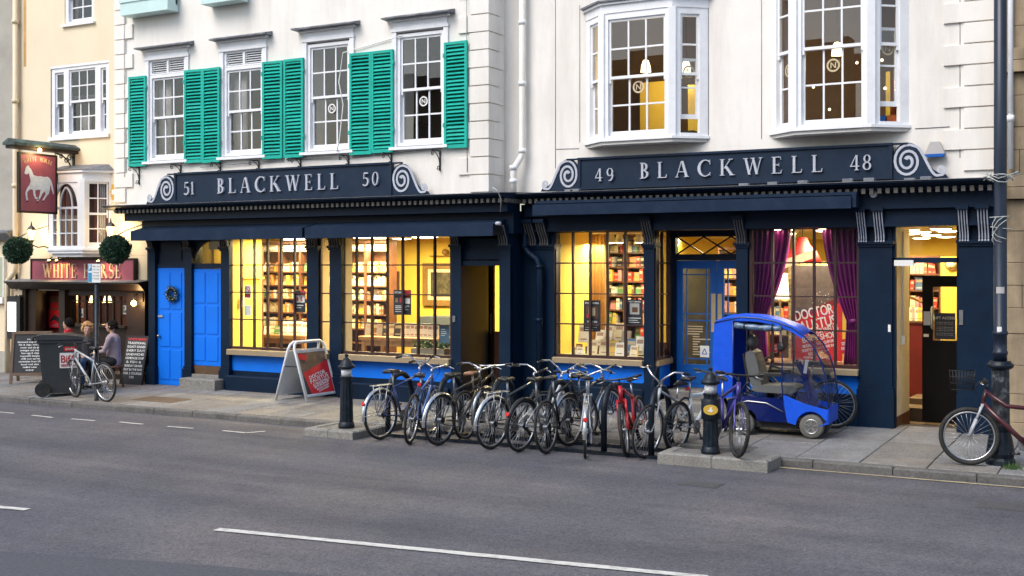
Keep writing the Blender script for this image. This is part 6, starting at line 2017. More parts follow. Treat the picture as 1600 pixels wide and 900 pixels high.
# pub interior
pi_ = MB()
px0, px1 = XP0 + .35, -18.28
pi_.box(px0, px1, 2.2, 2.25, .1, 2.3); pi_.box(px0 - .05, px0, .1, 2.2, .1, 2.3); pi_.box(px1, px1 + .05, .1, 2.2, .1, 2.3); pi_.box(px1 + .05, lx1, .30, .34, .1, 2.3)
pi_.box(px0, lx1, .06, .30, 2.22, 2.26); pi_.box(px0, px1, .30, 2.2, 2.22, 2.26); pi_.box(px0, lx1, .06, .3, .08, .1); pi_.box(px0, px1, .3, 2.2, .08, .1)
pi_.build('pub_interior', mat('brown_red_interior', (0.11, 0.042, 0.02), 0.8, 0.3, 3), PB)
dr = MB(); dr.box(PX(57, .3), PX(97, .3), .30, .34, .1, 2.2); dr.build('inner_door', mat('dark_red_door', (0.13, 0.014, 0.014), 0.5, 0.2), PB)
for k, (a, y0, b, y1, m) in enumerate(((58, 456, 67, 470, 'paper'), (58, 472, 69, 489, 'red'), (59, 490, 71, 511, 'greycloth'), (78, 462, 92, 484, 'darkwood'), (76, 484, 94, 512, 'red'))):
    u0, u1, v0, v1 = pbox(a, y0, b, y1, .22)
    poster('door_poster', ('small white notice at the top of the pub doorway', 'red notice second down in the pub doorway', 'black and white print lowest at the left of the pub doorway',
           'dark red board at the top right of the pub doorway', 'bright red board at the right of the pub doorway')[k], 'notice', Fr((0, .22, 0)), u0, u1, v0, v1, 0, m,
           [[(.2, .8, .3, .7, 'greycloth')], [(.15, .85, .55, .62, 'paper'), (.15, .7, .4, .45, 'paper')], [(.2, .8, .15, .8, 'black'), (.3, .6, .3, .6, 'paper')], [(.1, .9, .1, .5, 'red')], [('quad', ((0, .3), (.5, .75), (1, .5), (1, .2), (.5, .45)), 'black'), ('quad', ((.1, .1), (.8, .25), (.8, .05)), 'maroon')]][k])
ld_ = thing('lantern', 'glowing wall lamp on the brown post at the right of the pub window', 'wall lamp', P(209, 474, -.28))
p = P(209, 474, -.28)
MB().ball(p, .055, nu=12, nv=8).build('globe', G_BULB, ld_)
MB().tube([(p.x, -.18, p.z + .16), (p.x, -.27, p.z + .17), (p.x, -.28, p.z + .05)], .012, 6).build('arm', 'iron', ld_)
l = bpy.data.lights.new('lantern_bulb', 'POINT'); l.energy = 9; l.color = (1, .6, .25); l.shadow_soft_size = .06
lo = bpy.data.objects.new('lantern_bulb', l); COL.objects.link(lo); lo.parent = ld_; lo.location = (0, -.08, 0)
for k, (px, y) in enumerate(((118, 1.2), (146, 1.0), (168, .9), (85, .8))):
    p = P(px, 466, y)
    t = thing('pub_lamp', ('lit amber lamp behind the left panes of the pub window', 'lit amber lamp behind the middle panes of the pub window', 'lit amber lamp behind the right panes of the pub window',
                          'dim amber lamp inside the pub doorway')[k], 'lamp', p, group='lamps inside the pub')
    MB().lathe([(.10, -.09), (.05, .08)], 12, p).build('lamp_shade', G_LAN, t)
    MB().tube([p + Vector((0, 0, .08)), (p.x, p.y, 2.22)], .008, 5).build('cord', 'black', t)
    l = bpy.data.lights.new('pub_bulb', 'POINT'); l.energy = 10 if k < 3 else 3; l.color = (1, .58, .24); l.shadow_soft_size = .1
    lo = bpy.data.objects.new('pub_bulb', l); COL.objects.link(lo); lo.parent = t; lo.location = (0, -.12, -.16)
for k, (px, py) in enumerate(((111, 488), (127, 489), (195, 484))):
    u0, u1, v0, v1 = pbox(px - 3, py - 7, px + 3, py + 7, .0)
    poster('menu_card', ('small menu card at the left of the pub window', 'small card second from the left in the pub window', 'small card at the right end of the pub window')[k], 'card', Fr((0, .0, 0)), u0, u1, v0, v1, 0, 'paper', [(.15, .45, .15, .45, 'black'), (.55, .85, .15, .45, 'black'), (.15, .45, .55, .85, 'black')])

# hanging sign, its little roof and bracket
XS = PX(88, -.55)
def Yof(px, X):
    lo_, hi = -3.0, .3
    for _ in range(50):
        m_ = (lo_ + hi) / 2
        if PX(px, m_) < X: lo_ = m_     # larger Y at fixed px -> smaller X
        else: hi = m_
    return m_
def Yfix(px, X):
    a, b = _ray(px)
    return X * b / a - CAM_D
y_in, y_out = Yfix(88, XS), Yfix(28, XS)
hz1, hz0 = PZ(88, 243, y_in), PZ(88, 335, y_in)
hs = thing('hanging_sign', 'maroon hanging pub sign with a white running horse', 'hanging sign', (XS, (y_in + y_out) / 2, hz0))
MB().box(XS - .025, XS + .025, y_out + .04, y_in - .04, hz0 + .04, hz1 - .04).build('sign_board', 'maroon', hs)
mb = MB()
for a, b, c_, d in ((y_out, y_out + .04, hz0, hz1), (y_in - .04, y_in, hz0, hz1), (y_out + .04, y_in - .04, hz0, hz0 + .04), (y_out + .04, y_in - .04, hz1 - .04, hz1)): mb.box(XS - .035, XS + .035, a, b, c_, d)
mb.build('sign_frame', 'pubwood', hs)
WS, HS = y_in - y_out, hz1 - hz0
mps = lambda u, v, d: (XS + .026 + d, y_out + u * WS, hz0 + v * HS)
# running horse, head to the left
body = [(.17, .745), (.205, .775), (.21, .79), (.225, .765), (.25, .79), (.262, .758), (.30, .735), (.345, .68), (.37, .635), (.46, .62), (.56, .625), (.66, .615), (.74, .625), (.80, .60), (.84, .555), (.875, .48), (.905, .37), (.90, .33),
        (.875, .36), (.845, .42), (.825, .50), (.805, .47), (.80, .42), (.775, .345), (.70, .29), (.64, .225), (.605, .20), (.60, .225), (.645, .275), (.69, .335), (.665, .38), (.605, .34), (.55, .265), (.48, .20), (.455, .185), (.45, .21), (.495, .25), (.535, .32), (.555, .40),
        (.47, .395), (.42, .385), (.41, .345), (.435, .275), (.475, .262), (.495, .245), (.47, .235), (.41, .245), (.37, .315), (.36, .385), (.30, .40), (.245, .375), (.205, .33), (.215, .26), (.235, .215), (.225, .19), (.195, .20), (.175, .255), (.165, .335), (.20, .40), (.265, .465), (.30, .53), (.275, .60), (.255, .655), (.225, .65), (.185, .635), (.15, .645), (.14, .665), (.155, .695)]
MB().prism(body[::-1], mps, 0, .006).build('horse_figure', mat('pale_horse_paint', (0.66, 0.72, 0.78), 0.6, 0.12, 12, dirt=(0.40, 0.48, 0.58), dirt_amt=0.6, dirt_s=9), hs)
mb = MB()
for pl in (((.595, .19), (.64, .20), (.61, .235)), ((.445, .175), (.50, .185), (.46, .215)), ((.185, .18), (.24, .185), (.22, .225)), ((.465, .225), (.51, .235), (.49, .27))): mb.prism([(a, b) for a, b in pl][::-1], mps, .0065, .009)
mb.build('hooves', 'black', hs)
lt = MB()
s_ = 'WHITE HORSE'
for i, ch in enumerate(s_):
    if ch == ' ': continue
    e = (i - 5) / 5
    u = .5 + e * .34; v = .905 - .05 * e * e; an_ = -e * .28
    k = .07
    polys, w_ = serif_glyph(ch)
    for j, pl in enumerate(polys):
        pts = []
        for (a, b) in pl:
            aa, bb = (a - w_ / 2) * k * .95, (b - .5) * k
            pts.append((u + aa * cos(an_) - bb * sin(an_) * HS / WS, v + (aa * sin(an_) * WS / HS + bb * cos(an_))))
        lt.prism(pts, mps, .0005, .003 + .0003 * j)
lt.build('lettering', 'gilt', hs)
yr0, yr1 = Yfix(13, XS), YPB
zr_ = PZ(60, 232, (yr0 + yr1) / 2)
sr = thing('sign_canopy', 'little dark roof on a scroll bracket over the hanging sign', 'canopy', (XS, (yr0 + yr1) / 2, zr_))
MB().prism([(-.17, 0), (.17, 0), (.17, .05), (.02, .13), (-.02, .13), (-.17, .05)], lambda u, v, w: (XS + u, w, zr_ + v), yr0, yr1).build('canopy_roof', mat('tarnished_copper', (0.045, 0.06, 0.055), 0.6, 0.4, 5, dirt=(0.16, 0.32, 0.28), dirt_amt=0.7, dirt_s=4), sr)
MB().box(XS - .12, XS + .12, yr0 + .03, yr1, zr_ - .06, zr_ - .001).build('beam', 'pubwood', sr)
mb = MB()
mb.box(XS - .02, XS + .02, yr1 - .04, yr1, zr_ - .55, zr_ - .062)
mb.tube([(XS, yr1 - .04 - .42 * (1 - cos(radians(a))), zr_ - .52 + .44 * sin(radians(a))) for a in range(0, 91, 9)], .016, 6)
for cy, cz, rr in ((yr1 - .12, zr_ - .14, .07), (yr1 - .20, zr_ - .20, .06), (yr1 - .08, zr_ - .36, .05), (yr1 - .33, zr_ - .13, .05)):
    mb.tube([(XS, cy + rr * (1 - i / 20) * cos(i * .55), cz + rr * (1 - i / 20) * sin(i * .55)) for i in range(16)], .012, 5)
mb.build('scroll_bracket', 'iron', sr)
for yy in (y_out + .03, y_in - .03): MB().tube([(XS, yy, hz1), (XS, yy, zr_ - .06)], .008, 5).build('hanger', 'iron', sr)
lp = thing('canopy_lamp', 'small starry lamp under the little roof shining on the hanging sign', 'lamp', (XS + .14, Yfix(62, XS + .14), zr_ - .10))
p = Vector((XS + .14, Yfix(62, XS + .14), zr_ - .06))
MB().ball(p, .04, nu=10, nv=8).build('bulb', G_BULB, lp)
MB().tube([p + Vector((-.03, 0, .03)), p + Vector((-.06, 0, .10))], .02, 6).build('holder', 'iron', lp)
l = bpy.data.lights.new('canopy_bulb', 'POINT'); l.energy = 7; l.color = (1, .66, .3); l.shadow_soft_size = .04
lo = bpy.data.objects.new('canopy_bulb', l); COL.objects.link(lo); lo.parent = lp; lo.location = (.06, 0, .0)

# lanterns and topiary balls
def lantern(px, py, lab):
    p = P(px, py, -.48)
    t = thing('lantern', lab, 'lantern', p, group='lit lanterns on the pub wall')
    n = 6
    MB().lathe([(.055, -.13), (.085, .07)], n, p, smooth=False).build('lantern_glass', G_LAN, t)
    mb = MB()
    for j in range(n):
        a = 2 * pi * j / n
        mb.tube([p + Vector((.057 * sin(a), .057 * cos(a), -.13)), p + Vector((.088 * sin(a), .088 * cos(a), .07))], .006, 4)
    mb.lathe([(.062, -.15), (.062, -.13)], n, p, smooth=False); mb.lathe([(.10, .07), (.06, .13), (.02, .16), (.014, .20), (.004, .25)], n, p, smooth=False)
    mb.lathe([(.012, -.24), (.03, -.19), (.05, -.15)], 8, p)
    mb.build('lantern_frame', 'iron', t)
    MB().tube([p + Vector((0, 0, -.22)), p + Vector((.05, .12, -.28)), p + Vector((.10, .24, -.26)), p + Vector((.12, .36, -.30))], .014, 6).build('arm', 'iron', t)
    MB().lathe([(.06, 0), (.06, .02), (.02, .03)], 12, p + Vector((.12, .385, -.30)), (0, -1, 0)).build('wall_plate', 'iron', t)
    l = bpy.data.lights.new('lantern_bulb', 'POINT'); l.energy = 4; l.color = (1, .70, .32); l.shadow_soft_size = .08
    lo = bpy.data.objects.new('lantern_bulb', l); COL.objects.link(lo); lo.parent = t; lo.location = (.03, -.12, .02)
    l2 = bpy.data.lights.new('lantern_bulb', 'POINT'); l2.energy = 6; l2.color = (1, .70, .32); l2.shadow_soft_size = .08
    lo = bpy.data.objects.new('lantern_bulb', l2); COL.objects.link(lo); lo.parent = t; lo.location = (.03, .14, .02)
lantern(49, 365, 'lit lantern left of the oriel window')
lantern(173, 360, 'lit lantern right of the oriel window')
def topiary(px, py, lab, seed, side):
    c = P(px, py, -.78)
    t = thing('topiary_ball', lab, 'topiary', c, group='topiary balls on the pub')
    r = random.Random(seed)
    R_ = .268
    mb = MB()
    for i in range(2600):
        z = 1 - 2 * (i + .5) / 2600; a = i * 2.399963
        d = Vector((sqrt(1 - z * z) * cos(a), sqrt(1 - z * z) * sin(a), z))
        p = c + d * (R_ * (r.uniform(.86, .97) + .035 * sin(5 * d.x + 3 * d.z + seed) * cos(4 * d.y)))
        tdir = (d + Vector((r.uniform(-1, 1), r.uniform(-1, 1), r.uniform(-1, 1))) * .9).normalized()
        s_ = tdir.cross(Vector((r.uniform(-1, 1), r.uniform(-1, 1), r.uniform(-1, 1)))).normalized()
        L_ = r.uniform(.025, .060)
        mb.add([p, p + tdir * L_ * .5 + s_ * L_ * .35, p + tdir * L_, p + tdir * L_ * .5 - s_ * L_ * .35], [(0, 1, 2, 3)])
    mb.build('foliage', 'topiary', t)
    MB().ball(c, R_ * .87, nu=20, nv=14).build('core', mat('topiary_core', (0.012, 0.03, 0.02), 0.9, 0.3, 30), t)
    yb_ = YPB
    MB().tube([(c.x + .1, yb_, c.z + .52), (c.x + .04, c.y + .25, c.z + .38), (c.x, c.y, c.z + .25)], .010, 6).build('hanger', 'iron', t)
    MB().box(c.x + .085, c.x + .115, yb_ - .015, yb_, c.z + .35, c.z + .75).build('wall_bar', 'iron', t)
topiary(28, 391, 'dark green topiary ball at the left end of the pub front', 1, -1)
topiary(180, 390, 'dark green topiary ball beside the right-hand lantern', 2, 1)

# lit menu case on the pub's left post
mc = thing('menu_case', 'black menu case with a bright white panel at the left of the pub', 'notice case', P(20, 525, -.3))
u0, u1, v0, v1 = pbox(11, 463, 31, 530, -.3)
MB().box(u0, u1, -.3, -.1, v0, v1).build('case', 'black', mc)
u0, u1, v0, v1 = pbox(12.5, 472, 25, 518, -.3)
MB().box(u0, u1, -.306, -.301, v0, v1).build('lit_panel', glow('lit_panel', (1, 1, 1), 1.2), mc)
u0, u1, v0, v1 = pbox(19, 453, 31, 461, -.3)
MB().box(u0, u1, -.25, -.1, v0, v1).build('small_plate', 'gilt', PB)

# ================================================================== NEIGHBOURS
GB = thing('neighbour_building', 'grey stone-rendered building at the left edge of the photo', 'building', (-25, .2, 0))
gx1 = PX(20, -.22)
mb = MB()
zl = PZ(5, 362, -.2)
mb.box(-34, gx1, -.15, .3, zl, 9)
mb.build('upper_wall', 'greystone', GB)
MB().box(-34, gx1, -.10, .3, .6, zl - .002).build('lower_wall', 'cream', GB)
MB().box(-34, gx1, -.12, .3, 0, .6).build('base_course', 'greystone', GB)
MB().prism([(-.16, zl - .18), (-.22, zl - .18), (-.38, zl - .04), (-.38, zl), (-.16, zl + .04)], lambda u, v, w: (w, u, v), -34, gx1 + .0).build('string_course', 'lead', GB)
wb = MB(); wb.box(PX(-30, -.13), PX(6.5, -.13), -.14, -.09, PZ(0, 462, -.13), PZ(0, 402, -.13)); wob = wb.build('window', mat('pale_green_glass', (0.42, 0.46, 0.34), 0.2, 0.1, 3), GB)
MB().box(PX(-32, -.13), PX(8, -.13), -.20, -.09, PZ(0, 474, -.13), PZ(0, 464, -.13)).build('window_sill', 'whitepaint', GB)
MB().box(PX(6.6, -.13), PX(8, -.13), -.17, -.09, PZ(0, 464, -.13), PZ(0, 400, -.13)).build('window_frame', 'whitepaint', GB)

SB = thing('stone_building', 'weathered limestone building at the right edge of the photo', 'building', (0, .3, 0))
sx0 = XR1 + .02
YSB = .05
MB().box(sx0, 3.6, YSB + .03, .7, 0, 9).build('wall_core', 'mortar', SB)
MB().box(3.3, 3.6, .7, 6, 0, 9).build('side_wall', 'mortar', SB)
r = random.Random(4)
z, row = .0, 0
while z < 8.6:
    h = r.choice([.30, .34, .38, .42])
    if abs(z - 3.35) < .2 or abs(z - 5.0) < .2: h = .16
    proud = .08 if h == .16 else 0
    x = sx0 - .005
    first = True
    while x < 3.4:
        L = r.uniform(.5, 1.0) * (.5 if first and row % 2 else 1)
        first = False
        MB().cbox(x + .004, min(x + L, 3.45) - .004, YSB - r.uniform(0, .012) - proud, YSB + .04, z + .004, z + h - .004, .006).build('stone_block', 'ashlar', SB)
        x += L
    z += h; row += 1
dp = thing('drainpipe', 'thin white pipe down the joint beside the stone building', 'drainpipe', (PX(1579, -.02), -.02, .1))
x = PX(1579, -.03)
MB().tube([(x, -.03, 8.5), (x, -.03, 3.7)], .035, 8).build('pipe', 'whitepaint', dp)
MB().lathe([(.048, -.04), (.048, .04)], 8, (x, -.03, PZ(1579, 185, -.03))).build('pipe_collar', 'whitepaint', dp)

# the stone buildings across the road, which the upper panes mirror
r = random.Random(12)
for k, (x0, x1, h) in enumerate(((-34, -12, 11.5), (-9, 6, 14.0), (8, 30, 10.0))):
    ob_ = thing('opposite_building', ('long stone building across the road, mirrored in the left upper panes', 'tall stone building across the road, mirrored in the bow windows', 'low stone building across the road, beyond the right edge')[k], 'building', ((x0 + x1) / 2, -34, 0))
    ops = []
    n = int((x1 - x0) / 3.2)
    for i in range(n):
        cx = x0 + (x1 - x0) * (i + .5) / n
        ops.append((cx - .65, cx + .65, 5.2, 7.8))
    w_ = MB()
    wall_grid(w_, x0, x1, 0, h, -34.6, -34, ops)
    w_.build('wall', 'ashlar', ob_)
    MB().box(x0, x1, -36.5, -36.3, 0, h).build('rear_wall', 'brownwall', ob_)
    MB().box(x0 - .3, x1 + .3, -34.7, -33.6, h, h + .5).build('cornice', 'ashlar', ob_)
    for a, b, z0_, z1_ in ops:
        MB().box(a, b, -34.4, -34.36, z0_, z1_).build('window', 'inkdark', ob_)

# ================================================================== STREET FURNITURE
def bollard(x, y, z, label, plate):
    t = thing('bollard', label, 'bollard', (x, y, z), group='cast-iron bollards')
    MB().lathe([(.115, 0), (.12, .04), (.105, .06), (.105, .09)], 16, (x, y, z)).build('base', 'castnavy', t)
    MB().lathe([(.098, .09), (.088, .50), (.082, .70), (.092, .715), (.092, .735)], 24, (x, y, z), flute=.07, smooth=False).build('fluted_post', 'castnavy', t)
    MB().lathe([(.076, .736), (.076, .84)], 16, (x, y, z)).build('white_band', mat('worn_white_band', (0.62, 0.63, 0.64), 0.5, 0.5, 40), t)
    MB().lathe([(.085, .84), (.118, .86), (.120, .885), (.09, .90), (.075, .95), (.045, .99), (.022, 1.0), (.022, 1.02), (.03, 1.035), (.02, 1.055), (.004, 1.06)], 18, (x, y, z)).build('cap', 'castnavy', t)
    if plate:
        a = atan2(-CAM_D - y, -x)
        d = Vector((cos(a), sin(a), 0)); s_ = Vector((-d.y, d.x, 0))
        MB().lathe([(.108, .42), (.114, .43), (.114, .66), (.108, .67)], 16, (x, y, z)).build('sleeve', 'castnavy', t)
        c = Vector((x, y, z + .545)) + d * .116
        ov = [(.088 * cos(i * pi / 12), .062 * sin(i * pi / 12)) for i in range(24)]
        MB().prism(ov, lambda u, v, w: c + s_ * u + Vector((0, 0, v)) + d * w, -.03, .004).build('oval_badge', mat('yellow_badge', (0.62, 0.40, 0.05), 0.5, 0.05), t)
        mb = MB()
        for pl in (((-.04, -.012), (.01, -.03), (.035, .0), (-.01, .008)), ((-.015, .0), (.01, .0), (.02, .035), (-.005, .03))): mb.prism(list(pl), lambda u, v, w: c + s_ * u + Vector((0, 0, v)) + d * w, .0045, .006)
        mb.build('badge_symbol', 'paper', t)
bollard(-10.33, -3.25, .10, 'black fluted bollard standing alone on the left granite block', False)
bollard(-4.93, -3.10, .125, 'black bollard with a yellow oval badge on the right granite block', True)

# street lamp column
def lamp_column():
    p_ = GP(1563, 725); x, y, z = p_.x, p_.y, p_.z
    t = thing('street_lamp', 'tall dark blue cast-iron lamp column at the right with a fluted base', 'street lamp', (x, y, z))
    MB().lathe([(.165, 0), (.165, .05), (.145, .08), (.158, .13), (.148, .20), (.132, .30), (.115, .38), (.125, .40), (.125, .44), (.108, .46)], 16, (x, y, z), smooth=False).build('moulded_base', 'castnavy', t)
    MB().lathe([(.105, .46), (.098, 1.10)], 28, (x, y, z), flute=.06, smooth=False).build('fluted_shaft', mat('chipped_cast_iron', (0.012, 0.016, 0.022), 0.45, 0.3, 10, 0.3, 30, dirt=(0.28, 0.30, 0.31), dirt_amt=0.7, dirt_s=13), t)
    MB().lathe([(.10, 1.10), (.145, 1.13), (.15, 1.16), (.12, 1.185), (.118, 1.2)], 20, (x, y, z)).build('moulding', 'castnavy', t)
    MB().lathe([(.075, 1.2), (.075, 1.27), (.083, 1.28), (.083, 1.31), (.075, 1.32), (.075, 1.50), (.086, 1.51), (.086, 1.535), (.074, 1.55), (.072, 3.4), (.070, 7.5)], 18, (x, y, z)).build('column', mat('navy_column_paint', (0.008, 0.016, 0.035), 0.35, 0.2, 4), t)
    p = G(1566, 460, .0); k = Vector((x, y, 0)); d = (Vector((0, -CAM_D, 0)) - k).normalized(); s_ = Vector((-d.y, d.x, 0))
    for (zz, w_, h_, off, m) in ((2.135, .09, .075, 0, 'greycloth'), (1.675, .05, .07, -.01, 'paper')):
        mb = MB()
        c = k + d * .071 + s_ * off
        vs = []
        for i in range(7):
            a = (i / 6 - .5) * w_ / .074
            q_ = k + d * (.0765 * cos(a)) + s_ * (.0765 * sin(a) + off)
            vs += [(q_.x, q_.y, zz - h_ / 2), (q_.x, q_.y, zz + h_ / 2)]
        mb.add(vs, [(2 * i, 2 * i + 2, 2 * i + 3, 2 * i + 1) for i in range(6)])
        mb.build('sticker', m, t)
    r = random.Random(9)
    mb = MB()
    for i in range(3):
        a0 = r.uniform(0, 6)
        mb.tube([(x + (.09 + .02 * i + .10 * r.random()) * cos(a0 + j * .6), y + (.09 + .06 * r.random()) * sin(a0 + j * .6), 3.42 + .05 * i * .5 + .04 * sin(j * 1.3 + i)) for j in range(11)], .007, 5)
    mb.tube([(x - .22, y + .3, 3.44), (x - .05, y - .08, 3.48), (x + .08, y - .09, 3.42), (x + .2, y + .2, 3.5)], .007, 5)
    mb.build('wire_bundle', mat('pale_cable', (0.42, 0.44, 0.42), 0.6, 0.3, 8), t)
    mb = MB()
    for i in range(3): mb.tube([(x + .08 * cos(j * .8 + i), y - .085, 2.95 - .05 * j + .04 * sin(j + i)) for j in range(6)], .005, 4)
    mb.tube([(x - .11, y - .07, 2.98), (x + .11, y - .07, 2.99)], .006, 4); mb.tube([(x - .1, y - .07, 2.87), (x + .13, y - .05, 2.84)], .006, 4)
    mb.build('cable_tie', mat('pale_cable', (0.42, 0.44, 0.42)), t)
lamp_column()
gr = MB(); r = random.Random(3)
for i in range(130):
    q_ = GP(1583, 732); p = Vector((q_.x + r.gauss(0, .06), q_.y + r.gauss(0, .05), q_.z - .005)); a = r.uniform(0, 6.28); h = r.uniform(.03, .09)
    gr.add([p + Vector((.006 * cos(a), .006 * sin(a), 0)), p - Vector((.006 * cos(a), .006 * sin(a), 0)), p + Vector((r.gauss(0, .03), r.gauss(0, .03), h))], [(0, 1, 2)])
tag(gr.build('grass_tuft', mat('weed_grass', (0.05, 0.11, 0.025), 0.6, 0.4, 20)), 'small green tuft of grass at the foot of the lamp column', 'grass', kind='stuff')

# parking sign on its post
PPX, PPY = GP(151, 626).x, GP(151, 626).y
pp = thing('parking_sign', 'parking sign on a slim black post beside the silver bicycle', 'sign', (PPX, PPY, PAVZ(PPY)))
MB().lathe([(.045, 0), (.045, .02), (.038, .03), (.038, 2.30)], 12, (PPX, PPY, PAVZ(PPY))).build('post', 'castnavy', pp)
fs_ = Fr((PPX, PPY - .05, 0), radians(12))
zc = PZ(149, 427, -2.7)
mb = MB(); fs_.box(mb, -.125, .125, zc - .16, zc + .16, -.006, .006); mb.build('sign_plate', 'paper', pp)
mb = MB(); fs_.box(mb, -.12, -.045, zc + .04, zc + .15, .0061, .008); fs_.box(mb, -.12, -.045, zc - .15, zc + .01, .0061, .008); mb.build('blue_field', mat('sign_blue', (0.03, 0.28, 0.48), 0.5, 0.03), pp)
lt = MB()
mpp = lambda u, v, w: fs_.p(u, v, .0085 + w)
text(lt, 'P', mpp, .075, -.082, zc + .06, 'c', bold=.004); lt.build('lettering', 'paper', pp)
lt = MB()
for i, s_ in enumerate(('Mon - Sat', '8 am - 6 pm', '1 hour', 'No return', '1 hour')): text(lt, s_, mpp, .026, .04, zc + .105 - .052 * i, 'c', width=.13)
lt.build('lettering', 'inkdark', pp, kind='stuff')

# wheelie bin
def wheelie_bin():
    c = GP(95, 617)
    t = thing('wheelie_bin', 'dark grey wheelie bin with a red and white sticker near the kerb', 'wheelie bin', (c.x, c.y, c.z), (0, 0, radians(46)))
    w, d, h = .62, .72, 1.02           # x = long side seen from the street
    mb = MB()
    lo_ = [(-.27, -.24), (.27, -.24), (.27, .24), (-.27, .24)]; hi = [(-.35, -.29), (.35, -.29), (.35, .29), (-.35, .29)]
    mb.add([(x, y, .06) for x, y in lo_] + [(x, y, .95) for x, y in hi] + [(x * 1.06, y * 1.06, .95) for x, y in hi] + [(x * 1.06, y * 1.06, 1.0) for x, y in hi],
           [(3, 2, 1, 0)] + [(i, (i + 1) % 4, 4 + (i + 1) % 4, 4 + i) for i in range(4)] + [(4 + i, 4 + (i + 1) % 4, 8 + (i + 1) % 4, 8 + i) for i in range(4)] + [(8 + i, 8 + (i + 1) % 4, 12 + (i + 1) % 4, 12 + i) for i in range(4)] + [(12, 13, 14, 15)])
    binm = mat('bin_plastic', (0.030, 0.034, 0.038), 0.55, 0.12, 5, 0.1, 60, dirt=(0.07, 0.07, 0.065), dirt_amt=0.4, dirt_s=4)
    mb.build('bin_body', binm, t, local=True)
    ld = MB().prism([(-.40, 1.005), (.40, 1.005), (.42, 1.03), (.36, 1.055), (.10, 1.09), (-.30, 1.10), (-.40, 1.07)], lambda u, v, w_: (u, w_, v), -.325, .325)
    ld.build('lid', binm, t, local=True)
    MB().tube([(-.42, -.25, 1.0), (-.47, -.25, 1.03), (-.47, .25, 1.03), (-.42, .25, 1.0)], .018, 8).build('handle', 'black', t, local=True)
    for y in (-.30, .30):
        wmb = MB().lathe([(.125, -.025), (.13, -.018), (.13, .018), (.125, .025)], 20, (-.28, y, .13), (0, 1, 0))
        wo = wmb.build('wheel', 'rubber', t, local=True)
        MB().lathe([(.07, -.03), (.05, -.034)], 14, (-.28, y, .13), (0, -1 if y < 0 else 1, 0)).build('hub', 'black', wo, local=True)
    MB().tube([(-.28, -.30, .13), (-.28, .30, .13)], .012, 8).build('axle', 'steel', t, local=True)
    # sticker on the street side
    def mpb(u, v, w_): 
        yy = -.24 - (.05) * ((v - .06) / .89) - .004 - w_
        return (u, yy, v)
    st = MB().add([mpb(.0, .50, 0), mpb(.315, .50, 0), mpb(.32, .77, 0), mpb(.0, .77, 0)], [(0, 1, 2, 3)]); st.build('sticker', 'paper', t, local=True)
    st = MB().add([mpb(.07, .80, 0), mpb(.29, .80, 0), mpb(.29, .88, 0), mpb(.07, .88, 0)], [(0, 1, 2, 3)]); st.build('sticker', 'red', t, local=True)
    lt = MB(); text(lt, 'Biffa', lambda u, v, w_: mpb(u, v, .003 + w_), .13, .02, .595, width=.285, bold=.006); text(lt, '0800 601 601', lambda u, v, w_: mpb(u, v, .003 + w_), .045, .02, .525, width=.27, bold=.003)
    lt.build('lettering', 'red', t, local=True, kind='stuff')
    lt = MB(); text(lt, 'GENERAL', lambda u, v, w_: mpb(u, v, .003 + w_), .04, .18, .82, 'c', width=.18); lt.build('lettering', 'paper', t, local=True)
wheelie_bin()

# chalk boards
def chalk_text(t, fr, u0, u1, v0, v1, w, lines, m, head=None):
    n = len(lines)
    r = random.Random(n)
    lt = MB(); hd = MB()
    for i, s_ in enumerate(lines):
        hgt = (v1 - v0) / n * .58
        v = v1 - (v1 - v0) * (i + .8) / n
        tgt = hd if (head and i == 0) else lt
        text(tgt, s_, lambda a, b, d: fr.p(a, b, w + d), hgt, (u0 + u1) / 2 + r.uniform(-.01, .01), v, 'c', width=(u1 - u0) * min(.94, (.16 + .078 * len(s_)) if s_.isupper() else (.1 + .034 * len(s_))), bold=.004)
    lt.build('lettering', m, t, local=True, kind='stuff')
    if head: hd.build('lettering', head, t, local=True)
class TFr(Fr):
    """frame leaning back by an angle about its foot (local coordinates)"""
    def __init__(s, o, ang, lean):
        Fr.__init__(s, o, ang)
        s.up = Vector((0, 0, cos(lean))) - s.n * sin(lean)
        s.n = s.n * cos(lean) + Vector((0, 0, sin(lean)))
    def p(s, u, v, w=0.0): return s.o + s.h * u + s.up * v + s.n * w
    def box(s, mb, u0, u1, v0, v1, w0, w1):
        mb.obb(s.p((u0 + u1) / 2, (v0 + v1) / 2, (w0 + w1) / 2), s.h * (abs(u1 - u0) / 2), s.n * (abs(w1 - w0) / 2), s.up * (abs(v1 - v0) / 2))
slate = mat('chalkboard_slate', (0.030, 0.032, 0.036), 0.7, 0.15, 6)
chalk = mat('chalk', (0.70, 0.70, 0.68), 0.9, 0.25, 30)
a, b = G(188, 598, ZP), G(218, 603, ZP)
base = (a + b) / 2; base = Vector((PX(204, -.62), -.62, PAVZ(-.62)))
cb = thing('chalk_board', 'leaning chalkboard menu beside the seated drinkers', 'chalkboard', base)
fr = TFr((0, 0, 0), radians(6), radians(13))
W2 = .25
mb = MB(); fr.box(mb, -W2, W2, 0, .92, -.03, 0); mb.build('board', slate, cb, local=True)
mb = MB()
for u0, u1, v0, v1 in ((-W2 - .02, -W2, 0, .94), (W2, W2 + .02, 0, .94), (-W2, W2, .92, .94)): fr.box(mb, u0, u1, v0, v1, -.035, .008)
mb.build('frame', 'pubwood', cb, local=True)
chalk_text(cb, fr, -W2 + .02, W2 - .02, .10, .91, .004, ['WHITE HORSE', 'TRADITIONAL', 'ROAST DINNER', 'EVERY DAY!', 'SANDWICHES', 'HOMEMADE SOUP', '& FISH &', 'SUNDAY DINNER', 'EAT IN THE BAR', 'FOR 2 COURSES', '7.95'], chalk, 'postred')
a, b = G(25, 598, ZP), G(52, 600, ZP)
